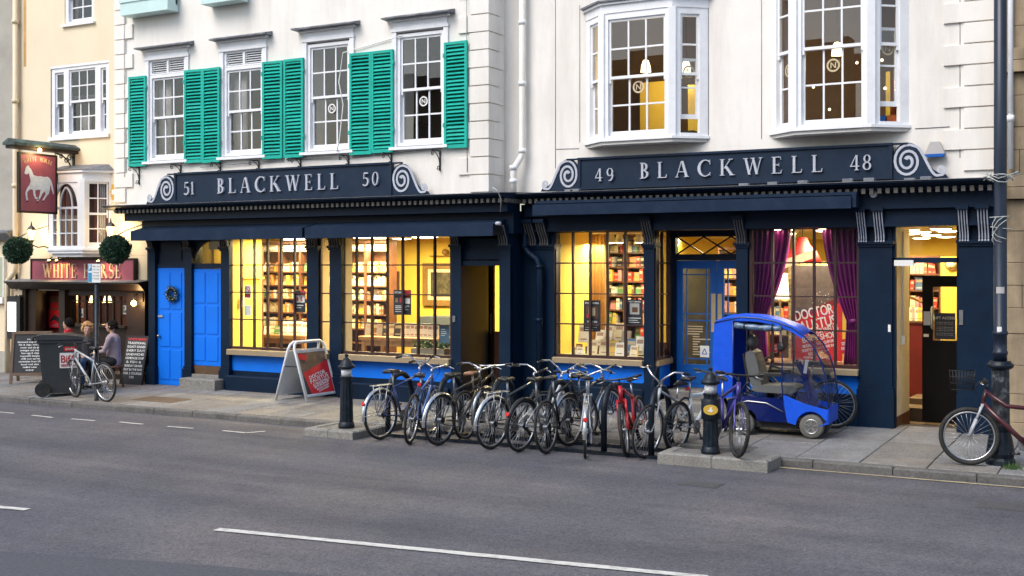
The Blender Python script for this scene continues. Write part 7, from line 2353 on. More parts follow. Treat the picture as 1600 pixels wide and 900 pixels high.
ab = thing('a_frame_chalkboard', 'wooden a-frame chalkboard behind the wheelie bin', 'chalkboard', (PX(45, -1.35), -1.35, PAVZ(-1.35)))
fr = TFr((0, 0, 0), radians(38), radians(13))
fb = TFr(fr.h * 0 + Vector((-.36, .46, 0)) * 1.0, radians(38) + pi, radians(13))
oak = mat('a_frame_wood', (0.14, 0.085, 0.05), 0.6, 0.2, 8)
for f_, nm in ((fr, 'front'), (fb, 'rear')):
    mb = MB()
    for u0, u1 in ((-.36, -.31), (.31, .36)): f_.box(mb, u0, u1, 0, 1.02, -.02, .02)
    f_.box(mb, -.31, .31, 0.97, 1.02, -.019, .019); f_.box(mb, -.31, .31, .16, .21, -.019, .019)
    po = mb.build('frame', oak, ab, local=True)
    mb = MB(); f_.box(mb, -.31, .31, .21, 0.97, -.012, .006); mb.build('board', slate, ab, local=True)
chalk_text(ab, fr, -.27, .27, .24, .90, .011, ['today', 'homemade soup of the day', 'fish & chips with peas', 'steak and ale pie', 'sausages and mash', 'ham egg & chips', 'vegetable lasagne', 'chilli con carne', 'sandwiches from 3.95', 'local real ales', 'mulled wine', 'enjoy'], chalk)

# white a-board with a poster
def a_board():
    p1, p2 = GP(480, 629), GP(519, 621.5)
    p3 = GP(427, 626)
    t = thing('a_board', 'white metal a-board with a red slanting poster on the pavement', 'a-board', ((p1 + p3) / 2))
    o = ORG[t.name]
    hd_ = (p2 - p1); hd_.z = 0; hw = .40
    ang = atan2(hd_.y, hd_.x)
    mid1 = (p1 + hd_.normalized() * hw) - o
    back = (p3 - p1).length
    ln = math.asin(min(.9, (back / 2 - .02) / 1.08))
    f1 = TFr(mid1, ang, ln)
    nb_ = -f1.h.cross(Vector((0, 0, 1)))
    mid2 = mid1 - Vector((sin(ang), -cos(ang), 0)) * back
    f2 = TFr(mid2, ang + pi, ln)
    H = 1.04
    wm = mat('white_powder_coat', (0.72, 0.74, 0.77), 0.35, 0.03, 8, dirt=(0.4, 0.4, 0.42), dirt_amt=0.2, dirt_s=5)
    for f in (f1, f2):
        mb = MB()
        pts = [f.p(-hw, 0), f.p(-hw, H - .12), f.p(-hw + .03, H - .04), f.p(-hw + .10, H), f.p(hw - .10, H), f.p(hw - .03, H - .04), f.p(hw, H - .12), f.p(hw, 0)]
        mb.tube(pts, .024, 8)
        mb.bar(f.p(-hw, .10), f.p(hw, .10), .03); mb.bar(f.p(-hw, H - .16), f.p(hw, H - .16), .03)
        mb.build('frame', wm, t, local=True)
        mb = MB(); f.box(mb, -hw + .02, hw - .02, .11, H - .17, -.012, .008); mb.build('panel', wm, t, local=True)
    mb = MB()
    for s_ in (-1, 1): mb.bar(f1.p(s_ * hw, .62, -.02), f2.p(-s_ * hw, .62, -.02), .015, .02)
    mb.build('stay', 'black', t, local=True)
    u0, u1, v0, v1 = -hw + .04, hw - .04, .13, H - .19
    W_, H2 = u1 - u0, v1 - v0
    def P4(pts, w): return [f1.p(u0 + a * W_, v0 + b * H2, w) for a, b in pts]
    mb = MB().add(P4(((0, 0), (1, 0), (1, 1), (0, 1)), .0085), [(0, 1, 2, 3)]); mb.build('poster', mat('brown_poster_print', (0.12, 0.075, 0.055), 0.5, 0.6, 6, dirt=(0.30, 0.22, 0.17), dirt_amt=0.7, dirt_s=5), t, local=True)
    mb = MB().add(P4(((0, 0), (.42, 0), (.0, .42)), .0095), [(0, 1, 2)]); mb.build('print', 'inkdark', t, local=True)
    mb = MB().add(P4(((.16, 0), (1, 0), (1, .78), (.04, .52)), .0105), [(0, 1, 2, 3)]); mb.build('print', 'postred', t, local=True)
    mb = MB().add(P4(((.0, .86), (.26, .80), (.30, .95), (.0, .99)), .0105), [(0, 1, 2, 3)]); mb.build('print', 'postred', t, local=True)
    lt = MB()
    for s_, cx, cy, sz, wd in (('DOCTOR', .52, .40, .085, .62), ('FAUSTUS', .56, .31, .085, .70), ("AT BLACKWELL'S", .60, .24, .055, .66), ('BOOKSHOP', .60, .175, .055, .58), ('BROAD STREET', .62, .12, .035, .5), ('OXFORD', .64, .07, .035, .4)):
        an = radians(12)
        text(lt, s_, lambda a, b, d: f1.p(u0 + cx * W_ + a * cos(an) - b * sin(an), v0 + cy * H2 + a * sin(an) + b * cos(an), .012 + d), sz * H2, 0, 0, 'c', width=wd * W_, bold=.005)
    lt.build('lettering', 'paper', t, local=True, kind='stuff')
a_board()

# cycle stands: hoops on ground rails
cs = thing('bike_rack', 'row of black hooped cycle stands between the two granite blocks', 'cycle stand', ((BAYX0 + BAYX1) / 2, -2.85, 0))
for y in (-3.12, -2.52):
    MB().box(BAYX0 + .25, -5.55, y - .03, y + .03, .004, .05).build('ground_rail', 'castnavy', cs)
hoop_x = [-9.70, -8.85, -8.0, -7.15, -6.35, -5.70]
HOOP = None
for hx in hoop_x:
    if HOOP is None:
        pts = [(0, -.30, 0)] + [(0, -.30, .50)] + [(0, -.30 * cos(radians(a)), .50 + .32 * sin(radians(a))) for a in range(10, 171, 10)] + [(0, .30, .50), (0, .30, 0)]
        HOOP = MB().tube(pts, .040, 10).mesh('hoop', 'castnavy')
    inst('hoop', HOOP, cs, (hx, -2.82, .05))

# ================================================================== BICYCLES
def wheel_meshes(R, tw, rimm):
    n = 40
    ty = MB().tube([(R * cos(2 * pi * i / n) - tw * cos(2 * pi * i / n), 0, (R - tw) * sin(2 * pi * i / n)) for i in range(n)], tw, 8, closed=True)
    rim = MB().tube([((R - 2 * tw - .006) * cos(2 * pi * i / n), 0, (R - 2 * tw - .006) * sin(2 * pi * i / n)) for i in range(n)], .0115, 6, closed=True)
    sp = MB()
    k = 28
    for i in range(k):
        a = 2 * pi * i / k; b = a + (.9 if i % 2 else -.9) * .35
        sg = 1 if (i // 2) % 2 else -1
        sp.tube([(.022 * cos(b), .022 * sg, .022 * sin(b)), ((R - 2 * tw) * cos(a), 0, (R - 2 * tw) * sin(a))], .0019, 3)
    sp.tube([(0, -.045, 0), (0, .045, 0)], .014, 8); sp.lathe([(.028, -.028), (.03, -.022), (.03, -.018), (.016, -.015), (.016, .015), (.03, .018), (.03, .022), (.028, .028)], 10, (0, 0, 0), (0, 1, 0))
    return ty.mesh('tyre', 'rubber'), rim.mesh('rim', rimm), sp.mesh('spoke_set', 'alu')
WH = {'road': wheel_meshes(.345, .016, 'alu'), 'town': wheel_meshes(.345, .020, 'alu'), 'dark': wheel_meshes(.345, .019, 'steel'), 'mtb': wheel_meshes(.335, .026, 'alu'), 'mtbdark': wheel_meshes(.335, .026, 'iron')}
FRC = {}
def fmat(name, col):
    return mat('bike_paint_' + name, col, 0.3, 0.06, 8, spec=0.5, coat=0.3)

def bicycle(label, near, phi, front_near=False, paint=('black', (0.012, 0.012, 0.014)), kind='diamond', wheel='town', bars='swept', guards=None, rack=False, basket=None, lean=0.0, steer=0.0,
            saddle_h=.92, reflector=False, saddle_m='black', fork_m=None, zground=0.0, susp=False, bar_m='alu', flip=1, lamp=False, cover=None):
    """near = ground contact of the wheel nearest the street; phi = direction (deg) from the near wheel to the far wheel"""
    ph = radians(phi)
    d = Vector((cos(ph), sin(ph), 0))
    WB2 = .52
    ctr = Vector((near[0], near[1], zground)) + d * WB2
    yaw = ph + (pi if front_near else 0)
    t = thing('bicycle', label, 'bicycle', ctr, (lean, 0, yaw), group='bicycles parked along the kerb')
    R = .335 if wheel.startswith('mtb') else .345
    pm = fmat(*paint)
    HR, HF = Vector((-WB2, 0, R)), Vector((WB2 + .0, 0, R))
    BBk = Vector((-.085, 0, .285))
    ST = Vector((-.235, 0, saddle_h - .22)); HT, HB = Vector((.335, 0, .88)), Vector((.375, 0, .72))
    if kind == 'step': ST = Vector((-.215, 0, .62))
    Q = Matrix.Translation((.36, 0, 0)) @ Matrix.Rotation(steer, 4, 'Z') @ Matrix.Translation((-.36, 0, 0))
    fm = MB()
    r0 = .017 if kind != 'mtb' else .022
    if kind == 'step':
        fm.tube([HT - Vector((0, 0, .06)), (.10, 0, .52), (-.05, 0, .42), ST * .55 + BBk * .45], r0, 8); fm.tube([HB, (.12, 0, .40), BBk], r0 * 1.15, 8)
    elif kind == 'full':
        fm.tube([HT - Vector((0, 0, .03)), (.12, 0, .70), ST + Vector((.02, 0, -.02))], r0 * 1.5, 8); fm.tube([HB, (.15, 0, .50), BBk], r0 * 1.7, 8)
        fm.tube([ST + Vector((.05, 0, -.12)), (-.25, 0, .52), HR + Vector((.10, 0, .10))], r0 * .9, 6)
    else:
        fm.tube([HT - Vector((0, 0, .03)), ST - Vector((0, 0, .02))], r0, 8); fm.tube([HB, BBk], r0 * 1.15, 8)
    fm.tube([HB - (HT - HB).normalized() * .02, HT], r0 * 1.3, 8)
    fm.tube([BBk, ST], r0, 8)
    for s_ in (-1, 1):
        fm.tube([BBk + Vector((-.02, s_ * .03, 0)), HR + Vector((.02, s_ * .06, 0)), HR + Vector((0, s_ * .06, 0))], .010, 6)
        if kind != 'full': fm.tube([ST + Vector((0, s_ * .02, -.03)), HR + Vector((.02, s_ * .058, .05)), HR + Vector((0, s_ * .06, 0))], .008, 6)
    fm.tube([BBk + Vector((0, -.04, 0)), BBk + Vector((0, .04, 0))], .024, 10)
    fm.build('frame', pm, t, local=True)
    fk = MB()
    ax = (HT - HB).normalized()
    crown = HB - ax * .02
    for s_ in (-1, 1):
        if susp:
            fk.tube([crown + Vector((0, s_ * .055, .0)), crown + (HF - crown) * .5 + Vector((0, s_ * .055, 0))], .015, 8)
            fk.tube([crown + (HF - crown) * .45 + Vector((0, s_ * .055, 0)), HF + Vector((0, s_ * .055, 0))], .019, 8)
        else:
            fk.tube([crown + Vector((0, s_ * .035, 0)), crown + Vector((.06, s_ * .052, -.22)), HF + Vector((-.04, s_ * .055, .10)), HF + Vector((0, s_ * .055, 0))], .011, 6)
    fk.bar(crown + Vector((0, -.06, 0)), crown + Vector((0, .06, 0)), .03, .03)
    fk.xform(Q).build('fork', fmat(*fork_m) if fork_m else pm, t, local=True)
    # cockpit
    hb = MB()
    sm = HT + ax * .07
    hb.tube([HT, sm], .013, 8)
    gr = []
    if bars == 'flat':
        c = sm + Vector((.07, 0, .02)); hb.tube([sm, c], .014, 8)
        hb.tube([c + Vector((-.05, -.30, .02)), c + Vector((-.01, -.12, .0)), c, c + Vector((-.01, .12, .0)), c + Vector((-.05, .30, .02))], .0125, 8)
        gr = [(c + Vector((-.045, s_ * .295, .02)), c + Vector((-.03, s_ * .19, .01)), s_) for s_ in (-1, 1)]
    elif bars == 'drop':
        c = sm + Vector((.09, 0, .0)); hb.tube([sm, c], .013, 8)
        for s_ in (-1, 1): hb.tube([c, c + Vector((0, s_ * .18, 0)), c + Vector((.07, s_ * .205, -.01)), c + Vector((.11, s_ * .21, -.06)), c + Vector((.08, s_ * .21, -.13)), c + Vector((-.03, s_ * .21, -.145))], .012, 8)
        gr = [(c + Vector((.07, s_ * .205, -.01)), c + Vector((.115, s_ * .21, -.05)), s_) for s_ in (-1, 1)]
    else:
        hgt = .08 if bars == 'swept' else .16
        c = sm + Vector((.06, 0, .01)); hb.tube([sm, c], .014, 8)
        for s_ in (-1, 1): hb.tube([c, c + Vector((.03, s_ * .10, hgt * .5)), c + Vector((.0, s_ * .20, hgt)), c + Vector((-.10, s_ * .265, hgt)), c + Vector((-.21, s_ * .285, hgt - .02))], .0125, 8)
        gr = [(c + Vector((-.215, s_ * .286, hgt - .021)), c + Vector((-.10, s_ * .266, hgt)), s_) for s_ in (-1, 1)]
    ho = hb.xform(Q).build('handlebar', bar_m, t, local=True)
    for a, b, s_ in gr:
        MB().tube([a, b], .0175, 8).xform(Q).build('grip', 'black', ho, local=True)
        MB().tube([b + Vector((.02, -s_ * .01, -.01)), b + Vector((.05, s_ * .03, -.025)), b + Vector((.02, s_ * .09, -.035))], .007, 5).xform(Q).build('brake_lever', 'alu', ho, local=True)
    cb_ = MB()
    for s_ in (-1, 1): cb_.tube([gr[0][1] * .5 + gr[1][1] * .5 + Vector((0, s_ * .12, .02)), HT + Vector((.14, s_ * .05, .02)), HT + Vector((.08, s_ * .01, -.10)), HB + Vector((.02, s_ * .02, -.08))], .004, 4)
    cb_.xform(Q).build('brake_cable', 'black', ho, local=True)
    # saddle
    sv = Vector((-.255 if kind != 'step' else -.27, 0, saddle_h))
    sp_ = MB().tube([ST - Vector((0, 0, .05)), sv + Vector((0, 0, -.03))], .013, 8)
    spo = sp_.build('seat_post', 'alu', t, local=True)
    sd = MB()
    prof = [(-.13, .075, 0.0), (-.10, .085, .012), (-.04, .065, .010), (.03, .035, .004), (.10, .022, .002), (.145, .012, -.006)]
    rows = []
    for u, hw, zz in prof:
        rows.append([(sv.x + u, -hw, sv.z - .028), (sv.x + u, -hw * .9, sv.z + zz - .006), (sv.x + u, 0, sv.z + zz + .012), (sv.x + u, hw * .9, sv.z + zz - .006), (sv.x + u, hw, sv.z - .028), (sv.x + u, 0, sv.z - .035)])
    vs = [p for rw in rows for p in rw]
    fs = [(6 * i + j, 6 * i + (j + 1) % 6, 6 * (i + 1) + (j + 1) % 6, 6 * (i + 1) + j) for i in range(len(rows) - 1) for j in range(6)] + [tuple(range(5, -1, -1)), tuple(range(6 * (len(rows) - 1), 6 * len(rows)))]
    sd.add(vs, fs, True)
    sd.build('saddle', cover or saddle_m, t, local=True)
    # drive
    cr = MB().lathe([(.085, -.002), (.092, 0), (.085, .002)], 24, BBk + Vector((0, -.045, 0)), (0, 1, 0)).lathe([(.03, -.012), (.03, .0)], 10, BBk + Vector((0, -.05, 0)), (0, 1, 0))
    cao = radians(20 + (hash_(label) % 140))
    ends = []
    for s_ in (-1, 1):
        e = BBk + Vector((.17 * cos(cao), 0, .17 * sin(cao))) * s_ + Vector((0, s_ * .07, 0))
        cr.bar(BBk + Vector((0, s_ * .06, 0)), e, .02, .014); ends.append(e + Vector((0, s_ * .045, 0)))
    co_ = cr.build('crankset', 'steel', t, local=True)
    for e in ends: MB().box(e.x - .045, e.x + .045, e.y - .04, e.y + .04, e.z - .012, e.z + .012).build('pedal', 'black', co_, local=True)
    ch = MB().tube([BBk + Vector((0, -.045, .09)), HR + Vector((0, -.045, .038))], .006, 4).tube([BBk + Vector((0, -.045, -.09)), HR + Vector((0, -.045, -.05))], .006, 4)
    ch.lathe([(.045, -.008), (.025, .012)], 12, HR + Vector((0, -.045, 0)), (0, 1, 0))
    ch.build('chain', 'iron', t, local=True)
    # wheels
    for h_, q_ in ((HR, None), (HF, Q)):
        ty, rim, spk = WH[wheel]
        o = bpy.data.objects.new('wheel', ty); COL.objects.link(o); o.parent = t
        o.location = h_ if q_ is None else q_ @ h_
        o.rotation_euler = (0, random.uniform(0, 1), 0 if q_ is None else steer)
        ORG[o.name] = Vector((0, 0, 0))
        for nm, me in (('rim', rim), ('spoke_set', spk)):
            c_ = bpy.data.objects.new(nm, me); COL.objects.link(c_); c_.parent = o
    if guards:
        for which, h_, q_ in (('rear', HR, None), ('front', HF, Q)):
            if which not in guards[1]: continue
            arc = []
            a0, a1 = (10, 190) if which == 'rear' else (55, 205)
            mb = MB(); n = 18; RR = R + .022
            for i in range(n + 1):
                a = radians(a0 + (a1 - a0) * i / n)
                for (yy, dr) in ((-.027, -.012), (-.016, 0.004), (0, .009), (.016, .004), (.027, -.012)):
                    mb.v.append((h_.x + (RR + dr) * cos(a), yy, h_.z + (RR + dr) * sin(a)))
            for i in range(n):
                for j in range(4):
                    mb.f.append((5 * i + j, 5 * i + j + 1, 5 * (i + 1) + j + 1, 5 * (i + 1) + j)); mb.sm.append(True)
            for s_ in (-1, 1):
                a = radians(a1 - 12)
                mb.tube([h_ + Vector((0, s_ * .05, 0)), h_ + Vector((RR * cos(a), s_ * .026, RR * sin(a)))], .003, 4)
                a = radians(a1 - 70)
                mb.tube([h_ + Vector((0, s_ * .05, 0)), h_ + Vector((RR * cos(a), s_ * .026, RR * sin(a)))], .003, 4)
            if q_ is not None: mb.xform(q_)
            mb.build('mudguard', guards[0], t, local=True)
    if rack:
        mb = MB()
        zr_ = HR.z + R + .065
        for s_ in (-1, 1):
            mb.tube([(-.26, s_ * .05, zr_), (-.66, s_ * .055, zr_), (-.69, s_ * .03, zr_)], .006, 5)
            for e in (-.42, -.60): mb.tube([(e, s_ * .055, zr_), (HR.x - .01, s_ * .065, HR.z + .02)], .005, 5)
        for e in (-.30, -.42, -.54, -.66): mb.tube([(e, -.052, zr_), (e, .052, zr_)], .005, 5)
        mb.build('luggage_rack', 'alu', t, local=True)
    if basket:
        mb = MB()
        if basket == 'front': bx, bz, hx_, hy_, hz_ = .60, .98, .14, .18, .22
        else: bx, bz, hx_, hy_, hz_ = -.56, R * 2 + .10, .20, .13, .17
        for k in range(4):
            z = bz + hz_ * (k / 3 - .5); e = .85 + .15 * k / 3
            mb.tube([(bx - hx_ * e, -hy_ * e, z), (bx + hx_ * e, -hy_ * e, z), (bx + hx_ * e, hy_ * e, z), (bx - hx_ * e, hy_ * e, z)], .004, 4, closed=True)
        for k in range(9):
            u = -1 + 2 * k / 8
            for s_ in (-1, 1):
                mb.tube([(bx + u * hx_ * .85, s_ * hy_ * .85, bz - hz_ / 2), (bx + u * hx_, s_ * hy_, bz + hz_ / 2)], .003, 4)
                mb.tube([(bx + s_ * hx_ * .85, u * hy_ * .85, bz - hz_ / 2), (bx + s_ * hx_, u * hy_, bz + hz_ / 2)], .003, 4)
            mb.tube([(bx + u * hx_ * .85, -hy_ * .85, bz - hz_ / 2), (bx + u * hx_ * .85, hy_ * .85, bz - hz_ / 2)], .003, 4)
        if basket == 'front': mb.xform(Q)
        mb.build('basket', 'black', t, local=True)
    if reflector:
        p = Vector((-.60 - .26, 0, HR.z + .18)) if guards else sv + Vector((-.05, 0, -.14))
        MB().lathe([(.03, 0), (.03, .012), (.02, .018)], 12, p, (-1, 0, .2)).build('rear_reflector', mat('red_reflector', (0.6, 0.015, 0.02), 0.25, 0.02, 5), t, local=True)
    if lamp:
        MB().lathe([(.03, 0), (.028, .05), (.01, .06)], 12, sm + Vector((.12, .06, .02)), (-1, 0, 0)).xform(Q).build('front_lamp', 'alu', t, local=True)
    return t
def hash_(s):
    h = 7
    for c in s: h = (h * 31 + ord(c)) % 100003
    return h
BK = ('black', (0.012, 0.012, 0.014)); SILV = ('silver', (0.42, 0.44, 0.46)); WHT = ('white', (0.62, 0.66, 0.68)); RED = ('red', (0.52, 0.02, 0.03)); BLU = ('blue', (0.03, 0.06, 0.20)); PUR = ('purple_blue', (0.06, 0.05, 0.28))
OLV = ('olive', (0.045, 0.04, 0.03)); GRY = ('dark_grey', (0.05, 0.055, 0.06)); LBL = ('mid_blue', (0.05, 0.11, 0.30))
def near(px, py, z=0.0):
    p = G(px, py, z); return (p.x, p.y)
bicycle('blue bicycle with a chrome mudguard, rack and wire basket, leftmost in the cycle stand', near(596, 687), 83, paint=BLU, wheel='town', bars='high', guards=('alu', ('rear',)), rack=True, reflector=True, lean=-.04, steer=.2, saddle_h=.94)
bicycle('blue bicycle with a red tail light and black saddle, second from left in the stand', near(640, 694), 108, paint=LBL, wheel='town', bars='swept', lean=.10, reflector=True, saddle_h=.93, steer=-.2)
bicycle('olive black bicycle with a silver rear mudguard and low handlebars, third from left', near(686, 696), 84, paint=OLV, wheel='dark', bars='swept', guards=('alu', ('rear', 'front')), lean=.05, saddle_h=.95, steer=.15, lamp=True)
bicycle('dark tourer with a silver mudguard and plain rack beside the second hoop from left', near(768, 702), 80, paint=GRY, wheel='town', bars='swept', guards=('alu', ('rear',)), rack=True, lean=.06, saddle_h=.92, steer=-.15)
bicycle('black bicycle behind the dark tourer with flat bars and a brown saddle', near(728, 688), 92, paint=BK, wheel='dark', bars='flat', lean=-.05, saddle_m=mat('tan_leather', (0.25, 0.13, 0.07), 0.5, 0.2), steer=.3)
bicycle('white step-through bicycle with a black mudguard and red reflector', near(812, 706), 84, paint=WHT, kind='step', wheel='town', bars='high', guards=('black', ('rear',)), reflector=True, lean=.10, saddle_h=.95, steer=.25)
bicycle('rusty black bicycle with bare dark wheels right of the white step-through', near(855, 709), 92, paint=BK, wheel='dark', bars='flat', lean=-.05, saddle_h=.97, steer=-.3)
bicycle('dark bicycle with a silver front mudguard behind the head-on bicycle', near(890, 697), 82, paint=GRY, wheel='town', bars='swept', guards=('alu', ('rear', 'front')), lean=-.04, saddle_h=.93)
bicycle('grey bicycle seen head-on with a narrow silver mudguard and red tail light', near(914, 716), 114, paint=SILV, wheel='road', bars='swept', guards=('alu', ('rear',)), reflector=True, lean=.02, saddle_h=1.0, steer=.1)
bicycle('bright red mountain bike with suspension fork, front wheel to the street', near(978, 713), 100, front_near=True, paint=RED, kind='mtb', wheel='mtb', bars='flat', susp=True, fork_m=RED, lean=.14, bar_m='black', saddle_h=.92, steer=.12)
bicycle('silver bicycle with high chrome handlebars, front wheel to the street', near(1010, 717), 88, front_near=True, paint=SILV, wheel='road', bars='high', lean=-.12, saddle_h=.90, steer=-.15)
bicycle('white and purple full-suspension bike next to the badged bollard', near(1056, 706), 80, paint=WHT, kind='full', wheel='mtb', bars='flat', lean=.06, susp=True, fork_m=PUR, reflector=True, saddle_h=.95, bar_m='black')
bicycle('purple-blue mountain bike leaning on the bollard with the oval badge', near(1151, 715, .14), 127, front_near=True, paint=PUR, kind='mtb', wheel='mtbdark', bars='flat', lean=-.10, steer=.0, bar_m='black', saddle_h=.88, susp=False, zground=.14)
a, b = GP(166, 628), GP(112, 622)
bicycle('silver bicycle propped against the parking sign post beside the bin', (a.x, a.y), 169, paint=SILV, wheel='town', bars='flat', lean=-.08, steer=-.16, saddle_h=.93, zground=ZP, bar_m='black')
bicycle('black and red suspension mountain bike with a front basket by the lamp column', tuple(GP(1514, 727))[:2], 3, front_near=True, paint=('black_red', (0.065, 0.010, 0.016)), kind='full', wheel='mtb', bars='flat', susp=True, fork_m=SILV, basket='front', lean=.06, zground=PAVZ(-2.2), bar_m='black', steer=.12)
bicycle('dark bicycle against the shop front behind the mobility scooter', (PX(1302, -.32), -.32), 180, paint=GRY, wheel='town', bars='flat', lean=-.10, zground=PAVZ(-.45), bar_m='black', front_near=False)

# ================================================================== MOBILITY SCOOTER
def scooter():
    o = GP(1266, 686) + Vector((-.45, .28, 0)); o.z = PAVZ(o.y)
    t = thing('mobility_scooter', 'blue mobility scooter with a fabric canopy and clear front screen', 'mobility scooter', o, (0, 0, radians(3)))
    fab = mat('blue_canopy_fabric', (0.004, 0.085, 0.66), 0.55, 0.12, 5, 0.5, 9, spec=0.3)
    pai = mat('deep_blue_shell', (0.002, 0.010, 0.10), 0.22, 0.05, 4, coat=0.6)
    gry = mat('grey_seat_vinyl', (0.10, 0.105, 0.105), 0.6, 0.12, 6, 0.1, 30)
    dkp = mat('dark_chassis', (0.02, 0.02, 0.023), 0.5, 0.1)
    clr = glass('clear_plastic', (0.90, 0.92, 0.94), 0.07, 0.6, 0.06)
    hw = .31
    # wheels
    for x, R in ((-.46, .142), (.45, .158)):
        for s_ in (-1, 1):
            y = s_ * .27
            mb = MB().lathe([(R * .62, -.045), (R * .93, -.05), (R, -.035), (R, .035), (R * .93, .05), (R * .62, .045)], 24, (x, y, R), (0, 1, 0))
            w_ = mb.build('wheel', mat('grey_scooter_tyre', (0.13, 0.125, 0.11), 0.8, 0.15, 20), t, local=True)
            MB().lathe([(R * .60, -.038), (R * .58, -.048), (R * .50, -.038), (R * .2, -.036)], 20, (x, y, R), (0, -s_ * -1, 0)).lathe([(R * .6, -.03), (R * .6, .03)], 20, (x, y, R), (0, 1, 0)).build('hub', 'black', w_, local=True)
            mb = MB()
            for k in range(5):
                a = 2 * pi * k / 5 + .3
                mb.bar((x + .02 * cos(a), y + s_ * .046, R + .02 * sin(a)), (x + R * .56 * cos(a), y + s_ * .046, R + R * .56 * sin(a)), .022, .012, (0, 1, 0))
            mb.tube([(x + R * .58 * cos(2 * pi * k / 24), y + s_ * .046, R + R * .58 * sin(2 * pi * k / 24)) for k in range(24)], .008, 5, closed=True)
            mb.build('wheel_spokes', 'alu', w_, local=True)
    # chassis, rear shell, floor
    MB().box(-.52, .55, -.20, .20, .10, .18).build('chassis', dkp, t, local=True)
    MB().cbox(-.10, .42, -.27, .27, .18, .225, .01).build('floor_board', dkp, t, local=True)
    rs = [(-.70, .26), (-.62, .22), (-.61, .30), (-.55, .335), (-.45, .345), (-.36, .33), (-.30, .27), (-.28, .19), (.10, .19), (.14, .24), (.12, .44), (.04, .50), (-.45, .52), (-.68, .46)]
    MB().prism(rs, lambda u, v, w: (u, w, v), -hw + .02, hw - .02).build('rear_shell', pai, t, local=True)
    MB().tube([(-.62, -.30, .40), (-.40, -.305, .455), (-.15, -.305, .44), (.08, -.30, .33)], .008, 6).build('trim_strip', 'alu', t, local=True)
    # seat
    MB().tube([(-.16, 0, .48), (-.16, 0, .60)], .05, 10).build('seat_post', dkp, t, local=True)
    st = MB().prism([(-.38, .60), (-.30, .575), (.16, .565), (.235, .60), (.24, .645), (.18, .68), (-.10, .67), (-.34, .66)], lambda u, v, w: (u, w, v), -.235, .235)
    st.build('seat_cushion', gry, t, local=True)
    bk = [(-.33, .64), (-.24, .66), (-.26, .80), (-.30, .98), (-.34, 1.10), (-.40, 1.13), (-.46, 1.10), (-.46, .98), (-.42, .80), (-.38, .66)]
    MB().prism(bk, lambda u, v, w: (u, w, v), -.21, .21).build('seat_back', gry, t, local=True)
    MB().prism([(-.475, 1.08), (-.42, .72), (-.39, .70), (-.43, .98), (-.455, 1.09)], lambda u, v, w: (u - .025, w, v), -.215, .215).build('seat_back_shell', 'black', t, local=True)
    MB().ball((-.42, 0, 1.245), .075, .135, .095, 14, 10).build('head_rest', gry, t, local=True)
    MB().tube([(-.42, 0, 1.1), (-.42, 0, 1.2)], .015, 6).build('head_rest_post', 'black', t, local=True)
    for s_ in (-1, 1):
        mb = MB().cbox(-.26, .06, s_ * .27 - .03, s_ * .27 + .03, .80, .845, .012)
        ao_ = mb.build('arm_rest', 'black', t, local=True)
        MB().tube([(-.34, s_ * .22, .78), (-.25, s_ * .27, .81)], .018, 6).build('arm_bracket', 'black', ao_, local=True)
    # tiller
    tl = MB().prism([(.40, .28), (.48, .26), (.46, .50), (.34, .88), (.26, 1.0), (.20, 1.02), (.19, .96), (.28, .80)], lambda u, v, w: (u, w, v), -.09, .09)
    to = tl.build('tiller', pai, t, local=True)
    MB().tube([(.16, -.26, .96), (.24, -.12, .99), (.24, .12, .99), (.16, .26, .96)], .016, 8).build('handlebar', 'black', to, local=True)
    MB().obb((.335, -.10, .93), (.015, 0, .09), (0, .012, 0), (-.02, 0, .005)).build('console_plate', 'silver', to, local=True)
    MB().tube([(.0, -.31, 1.10), (.05, -.335, 1.18)], .008, 6).build('mirror_arm', 'black', t, local=True)
    MB().lathe([(.06, 0), (.062, .02), (.03, .03)], 16, (.06, -.345, 1.20), (-.5, -.8, 0)).build('mirror', 'black', t, local=True)
    # canopy: profile in (x, z)
    top = [(-.86, 1.50), (-.70, 1.565), (-.50, 1.585), (-.25, 1.575), (0.0, 1.53), (.20, 1.455), (.36, 1.35)]
    scr = [(.36, 1.35), (.48, 1.22), (.57, 1.05), (.63, .86), (.665, .62), (.68, .42)]
    def sheet(pl, y0, y1, m, name, parent=t, thick=.006):
        mb = MB()
        n = len(pl)
        for x, z in pl: mb.v += [(x, y0, z), (x, y1, z), (x, y1, z - thick), (x, y0, z - thick)]
        for i in range(n - 1):
            a = 4 * i
            for j in range(4): mb.f.append((a + j, a + 4 + j, a + 4 + (j + 1) % 4, a + (j + 1) % 4)); mb.sm.append(False)
        mb.f += [(0, 1, 2, 3), tuple(4 * (n - 1) + k for k in (3, 2, 1, 0))]; mb.sm += [False, False]
        return mb.build(name, m, parent, local=True)
    def sag(pl, y0, y1, m, name):
        """roof cloth domed slightly across"""
        mb = MB(); k = 7
        for x, z in pl:
            for j in range(k):
                y = y0 + (y1 - y0) * j / (k - 1)
                mb.v.append((x, y, z + .035 * (1 - ((j - 3) / 3) ** 2) + random.uniform(-.003, .003)))
        for i in range(len(pl) - 1):
            for j in range(k - 1):
                a = i * k + j
                mb.f.append((a, a + 1, a + k + 1, a + k)); mb.sm.append(True)
        ob = mb.build(name, m, t, local=True)
        md = ob.modifiers.new('thickness', 'SOLIDIFY'); md.thickness = .006
        return ob
    sag(top, -hw - .02, hw + .02, fab, 'canopy_roof')
    sheet([(-.86, 1.50), (-.885, 1.0), (-.86, .46)], -hw - .02, hw + .02, fab, 'canopy_back', thick=.03) if False else MB().prism([(-.86, 1.50), (-.885, 1.0), (-.86, .46), (-.85, .46), (-.872, 1.0), (-.848, 1.50)], lambda u, v, w: (u, w, v), -hw - .02, hw + .02).build('canopy_back', fab, t, local=True)
